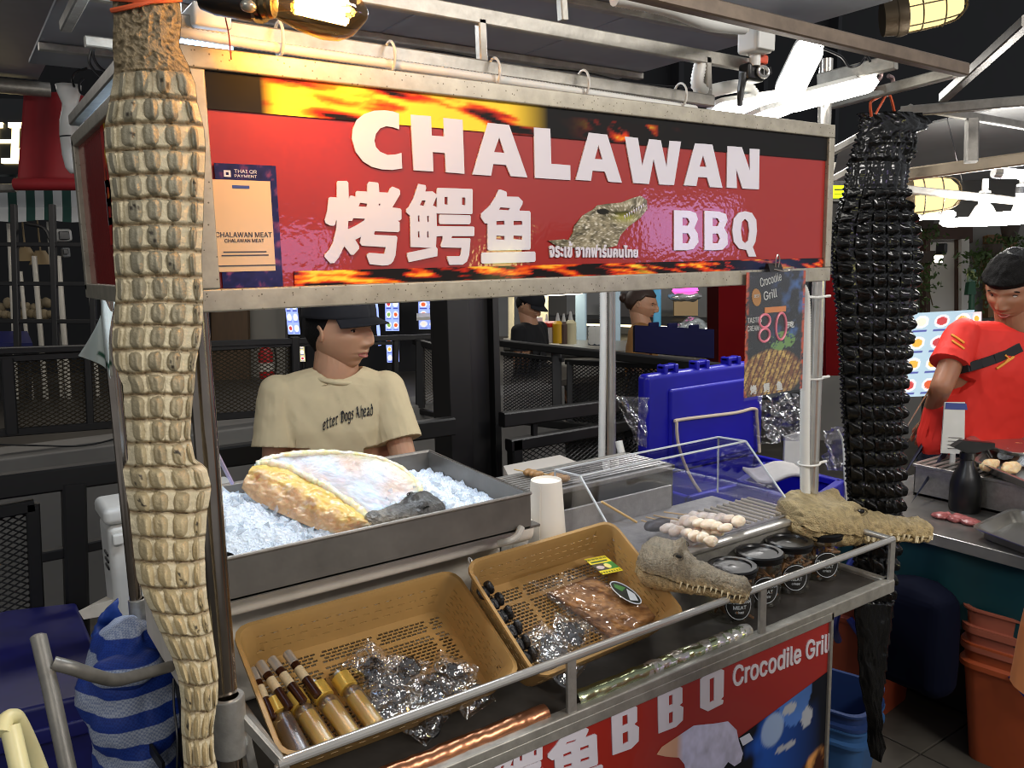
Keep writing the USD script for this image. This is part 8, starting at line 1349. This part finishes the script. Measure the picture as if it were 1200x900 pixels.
def hair_cap(c, F, U, h, front=.22, side=-.06, back=-.22, grow=1.07, seed=0, tuft=.03):
    """Hair: the skull's own shape grown outwards, above the hairline, as a closed shell."""
    m = HEAD.copy(); x, y, z = m.vertices.T; line = np.where(y > .12, front, np.where(y > -.08, side+(front-side)*np.clip((y+.08)/.2, 0, 1)**2, side+(back-side)*np.clip((-.08-y)/.15, 0, 1))); g = np.clip((z-line)/.05, 0, 1); n = meshkit.fbm(m.vertices*np.array([9, 9, 5])+seed, 4, seed)-.5; k = 1+(grow-1)*g+n*tuft*2*g-.06*(1-g); m.vertices = m.vertices*k[:, None]; return place(m, c, F, U, h)
# ---- the seller
tM = 2.40; cam_side = -FW*V(1, 1, 0); cam_side /= np.linalg.norm(cam_side); rgt = RT*V(1, 1, 0); rgt /= np.linalg.norm(rgt); up3 = V(0, 0, 1)
Fm = cam_side*math.cos(math.radians(60))+rgt*math.sin(math.radians(60))-up3*.03; hM = .225
cM = W(399, 388, tM)
JM = dict(neck=W(394, 436, tM+.03), shR=W(327, 464, 2.38), shL=W(452, 458, 2.46), elR=W(322, 556, 2.36), elL=W(476, 548, 2.42), wrR=W(350, 606, 2.16), wrL=W(462, 600, 2.2), chestR=W(362, 500, 2.41), chestL=W(424, 500, 2.46), hipR=W(366, 590, 2.48), hipL=W(424, 590, 2.52), knR=W(350, 650, 2.36), knL=W(430, 655, 2.4), anR=0, anL=0)
for s in 'RL': JM['an'+s] = V(JM['kn'+s][0], JM['kn'+s][1], .10)
beige = mat('beige_cotton', (216, 198, 158), .85, var=.10, scale=14, bump=.05, bscale=500)
man1, shirt1, sp1 = person('seated young man in a beige T-shirt and black cap looking to the right', cM, Fm, up3-Fm*.02, hM, JM, skin_a, beige, mat('dark_trousers', (34, 36, 44), .8), sleeve=.66, seed=2, folds=.008)
part(man1, 'hair', hair_cap(cM, Fm, up3, hM, .24, -.10, -.30, 1.05, 1, .012), hairm, smooth=True)
P1 = lambda m: place(m, cM, Fm, up3-Fm*.04, hM)
capm = mat('navy_black_cap', (19, 20, 27), .8, var=.2, scale=60, bump=.1, bscale=600)
def crown(u, v):
    a = u*2*math.pi; e = v*math.pi/2; r = np.cos(e)**.55; return np.stack([.405*r*np.sin(a), .505*r*np.cos(a)-.02, .185+.40*np.sin(e)**.9], -1)
part(man1, 'cap', P1(grid(crown, 60, 24, .02)), capm, smooth=True)
def brim(u, v):
    a = (u-.5)*2.1; r0, r1 = 1.0, 1.0+.52*np.cos(a*.80)**.8; rr_ = r0+(r1-r0)*v; return np.stack([.405*np.sin(a)*(1+.05*v), .505*np.cos(a)*rr_-.02, .205-.06*v-.09*np.sin(a)**2*v], -1)
part(man1, 'cap_brim', P1(grid(brim, 40, 14, .018)), capm, smooth=True); part(man1, 'cap_button', P1(ell((0, -.02, .585), (.03, .03, .018), 2)), capm)
ring_c = JM['neck']-V(0, 0, .012); axn = frame((cM-up3*hM*.1)-ring_c)
part(man1, 'collar', tube([ring_c+axn[2]*.010+.338*hM*(math.cos(a)*axn[0]+math.sin(a)*axn[1])-up3*.008 for a in np.linspace(0, 6.283, 40)[:-1]], .0075, 8, closed=True), beige, smooth=True, label='ribbed collar')
BLK = {'e': [[(0, .1), (0, .85), (.27, 1), (.52, .8), (.48, .55), (.06, .45)], [(0, .12), (.28, 0), (.55, .18)]], 't': [[(.2, 1.3), (.2, .12), (.4, 0), (.55, .12)], [(0, .95), (.5, .98)]], 'r': [[(0, .9), (.15, 1), (.15, .05), (.3, 0)], [(.18, .8), (.42, 1), (.58, .85)]], 'D': [[(.1, 1.3), (.6, 1.35), (.95, 1.0), (.95, .3), (.6, 0), (.1, .08)], [(.28, 1.3), (.28, .05)], [(.45, 1.2), (.45, .2)], [(0, 1.1), (.12, 1.3)]], 'o': [[(0, .15), (0, .85), (.3, 1), (.58, .82), (.58, .15), (.28, 0), (0, .15)]], 'g': [[(.0, .2), (0, .85), (.3, 1), (.56, .85), (.56, -.25), (.3, -.45), (0, -.3)], [(0, .2), (.3, .05), (.55, .22)]], 's': [[(.5, .85), (.25, 1), (.02, .78), (.5, .35), (.28, 0), (0, .15)]], 'A': [[(.05, .05), (.2, .2), (.4, 1.35), (.8, .1), (.95, .0)], [(.1, .55), (.72, .55)], [(0, 1.15), (.2, 1.35), (.45, 1.3)]], 'h': [[(.1, 1.4), (.1, 0)], [(.12, .8), (.4, 1), (.6, .8), (.55, .1), (.42, -.3)]], 'a': [[(.05, .85), (.3, 1), (.5, .85), (.5, .12), (.66, 0)], [(.5, .55), (.1, .4), (.02, .15), (.2, 0), (.48, .2)]], 'd': [[(0, .15), (0, .8), (.3, .98), (.58, .8), (.58, .15), (.28, 0), (0, .15)], [(.56, .85), (.2, 1.4)]]}
def blackletter(s):
    x = 0; out = []; nib = np.array([(-.06, -.07), (.06, .07), (.09, .05), (-.03, -.09)])
    for ch in s:
        if ch == ' ': x += .45; continue
        for st in BLK[ch]:
            for a, b in zip(st[:-1], st[1:]): out.append(Polygon(np.vstack([nib+a, nib+b])).convex_hull if True else 0); out[-1] = affinity.translate(out[-1], x, 0)
        x += max(q[0] for st in BLK[ch] for q in st)+.30
    return unary_union(out).buffer(.005), x
pl, wl = blackletter('etter Dogs Ahead'); tm2 = prism(pl, .1).subdivide_to_size(.6, max_iter=6); q = tm2.vertices; u = q[:, 0]/wl
P2 = np.c_[379+59*u, 504-18*u-3*np.sin(u*3.1)-q[:, 1]*9.2]; w3d = on_surface(shirt1, P2, .003); w3d = w3d-FW*(q[:, 2]*.02)[:, None]; part(man1, 'shirt_lettering', trimesh.Trimesh(w3d, tm2.faces, process=False), mat('black_print', (24, 22, 26), .7), smooth=False, sub=None, label='black blackletter print on the chest')
stt = thing('stool', 'dark plastic stool carrying the seated man behind the cart', 'stool', (JM['hipR']+JM['hipL'])/2*V(1, 1, 0)); hz_ = (JM['hipR'][2]+JM['hipL'][2])/2-.095; cxy = (JM['hipR']+JM['hipL'])/2
part(stt, 'seat', lathe([(0, hz_-.03), (.15, hz_-.03), (.16, hz_-.015), (.15, hz_), (0, hz_)], 28, mtx((cxy[0], cxy[1], 0))), black_plastic())
for k in range(4): an = math.pi/4+k*math.pi/2; part(stt, 'leg', rod((cxy[0]+.11*math.cos(an), cxy[1]+.11*math.sin(an), hz_-.03), (cxy[0]+.17*math.cos(an), cxy[1]+.17*math.sin(an), 0), .014, 10), black_plastic())
# ---- man in red at the right
tR = 2.95; Fr = cam_side*.62-rgt*.78-up3*.38; cR = W(1187, 338, tR); hR = .232; Ur = up3+rgt*.06
JR = dict(neck=W(1192, 388, tR+.05), shR=W(1128, 392, tR), shL=W(1262, 400, tR+.1), elR=W(1104, 452, tR-.06), elL=W(1285, 480, tR), wrR=W(1084, 500, tR+.34), wrL=W(1240, 560, tR-.25), chestR=W(1150, 430, tR+.03), chestL=W(1230, 436, tR+.08), hipR=W(1108, 516, tR+.15), hipL=W(1188, 520, tR+.2), knR=0, knL=0, anR=0, anL=0)
for s, px in (('R', 1085), ('L', 1150)): JR['kn'+s] = W(px, 640, tR+.42); JR['an'+s] = V(*(JR['kn'+s][:2]), .10)
redm = mat('red_jersey', (222, 42, 30), .7, var=.08, scale=12)
man2, shirt2, sp2 = person('man in a red T-shirt with a black strap leaning over the neighbouring stall', cR, Fr, Ur, hR, JR, skin_b, redm, mat('navy_trousers', (38, 42, 62), .8), sleeve=.60, seed=5, folds=.009)
part(man2, 'hair', hair_cap(cR, Fr, Ur, hR, .15, .02, -.22, 1.24, 3, .13), hairm, smooth=True)
st_ = on_surface(shirt2, [(1104, 437), (1112, 436), (1124, 433), (1136, 430), (1150, 426), (1165, 421), (1180, 415), (1196, 407)], .006)
part(man2, 'shoulder_strap', hullmesh(st_) if False else [bar(a, b, .010, .032, up=UP) for a, b in zip(st_[:-1], st_[1:])], mat('strap_black', (28, 28, 30), .8))
for k, off in enumerate((0, 7)):
    sb_ = on_surface(shirt2, [(1115+off*.1, 392+off), (1120, 395+off), (1126, 399+off), (1130, 402+off)], .004); part(man2, 'sleeve_stripe', tube(sb_, .004, 6), mat('gold_print', (226, 150, 50), .6))
dr = on_surface(shirt2, [(1168, 432), (1174, 428), (1180, 424), (1187, 419), (1192, 413), (1186, 411), (1178, 414), (1184, 408)], .005); part(man2, 'gold_print', [tube(dr, [.004, .005, .004, .005, .003, .004, .004, .002], 6), tube(on_surface(shirt2, [(1178, 425), (1182, 420), (1178, 416)], .005), .004, 6)], MM['gold_print'], label='small gold print on the chest')
# ---- woman and man in the lit shop
tW = 5.6; Fw = rgt*.92+cam_side*.35-up3*.22; cW = W(752, 356, tW); hW = .225
def standing(c, h, tt, px, lean=0, arm=0.0, side=rgt):
    nk_ = c-up3*h*.62-V(0, 0, 0); J = dict(neck=nk_); s = side*.15
    dR, dL = -s, s
    for k, d in (('R', dR), ('L', dL)):
        J['sh'+k] = nk_+d*1.0-up3*.05; J['chest'+k] = nk_+d*.55-up3*.16; J['hip'+k] = nk_+d*.5-up3*.52; J['kn'+k] = nk_+d*.5-up3*.95; J['an'+k] = V(*(nk_+d*.5)[:2], max(.84, nk_[2]-1.38)); J['el'+k] = J['sh'+k]-up3*.26+d*.12; J['wr'+k] = J['el'+k]+arm+(-up3*.12)
    return J
JW = standing(cW, hW, tW, 752, arm=Fw*.20, side=V(*(np.cross(Fw, up3)), )*1.0)
wom, _, _ = person('woman with tied-back hair in an ochre top standing in the lit shop', cW, Fw, up3, hW, JW, skin_a, mat('ochre_top', (146, 104, 54), .8), mat('dark_trousers', (34, 36, 44), .8), sleeve=.5, seed=7)
part(wom, 'hair', hair_cap(cW, Fw, up3, hW, .24, .05, -.25, 1.10, 5, .01), mat('brown_hair', (60, 40, 28), .5, var=.3, scale=120), smooth=True); part(wom, 'hair_bun', place(rough(ell((0, -.58, .05), (.15, .14, .15), 3), .02, 9, 3, 1), cW, Fw, up3, hW), MM['brown_hair'], smooth=True); part(wom, 'bag_strap', tube(smoothpath([JW['shR']+cam_side*.08+up3*.05, JW['chestR']+cam_side*.12, JW['hipR']+cam_side*.14], 5), .012, 6), black_plastic())
tK = 6.3; Fk = rgt*.75+cam_side*.55-up3*.45; cK = W(620, 358, tK); JK = standing(cK, .225, tK, 620, arm=Fk*.2, side=V(*(np.cross(Fk*V(1, 1, 0), up3))))
mk, _, _ = person('man in a black T-shirt and dark cap behind the counter of the lit shop', cK, Fk, up3+Fk*.1, .225, JK, skin_a, mat('black_cotton', (22, 22, 24), .85), mat('dark_trousers', (34, 36, 44), .8), sleeve=.55, seed=9)
part(mk, 'cap', place(grid(crown, 40, 16, .02), cK, Fk, up3, .225), capm, smooth=True); part(mk, 'cap_brim', place(grid(brim, 24, 8, .018), cK, Fk, up3, .225), capm, smooth=True); part(mk, 'hair', hair_cap(cK, Fk, up3, .225, .24, -.05, -.25, 1.04, 6, .01), hairm, smooth=True)
# ---- passer-by cut off by the right edge of the picture
tP = 1.45; cP = W(1330, 330, tP+.1); Fp = -rgt*.2+FW*V(1, 1, 0); JP = dict(neck=W(1340, 430, tP+.1)); hp = W(1300, 800, tP+.12)
sd = np.cross(Fp, up3); sd /= np.linalg.norm(sd); sh0 = W(1312, 560, .9); nkp = sh0+sd*.17+up3*.05; JP['neck'] = nkp; cP = nkp+up3*.16
for k, d in (('R', sd), ('L', -sd)):
    JP['sh'+k] = nkp+d*.17-up3*.05; JP['chest'+k] = nkp+d*.10-up3*.18; JP['hip'+k] = nkp+d*.09-up3*.50; JP['kn'+k] = nkp+d*.10-up3*.86; JP['an'+k] = V(*(nkp+d*.1)[:2], .10); JP['el'+k] = JP['sh'+k]-up3*.28+d*.03; JP['wr'+k] = JP['el'+k]-up3*.24+Fp*.02+d*.01
pch = mat('peach_cotton', (206, 140, 88), .85, var=.08, scale=16)
pas, shp, _ = person('passer-by in a peach orange shirt cut off by the right picture edge', cP, Fp, up3, .225, JP, skin_a, pch, mat('pale_peach_trousers', (214, 166, 128), .85, var=.06, scale=20), sleeve=.9, seed=11, folds=.004)
part(pas, 'hair', hair_cap(cP, Fp, up3, .225, .2, -.05, -.3, 1.1, 8, .03), hairm, smooth=True)
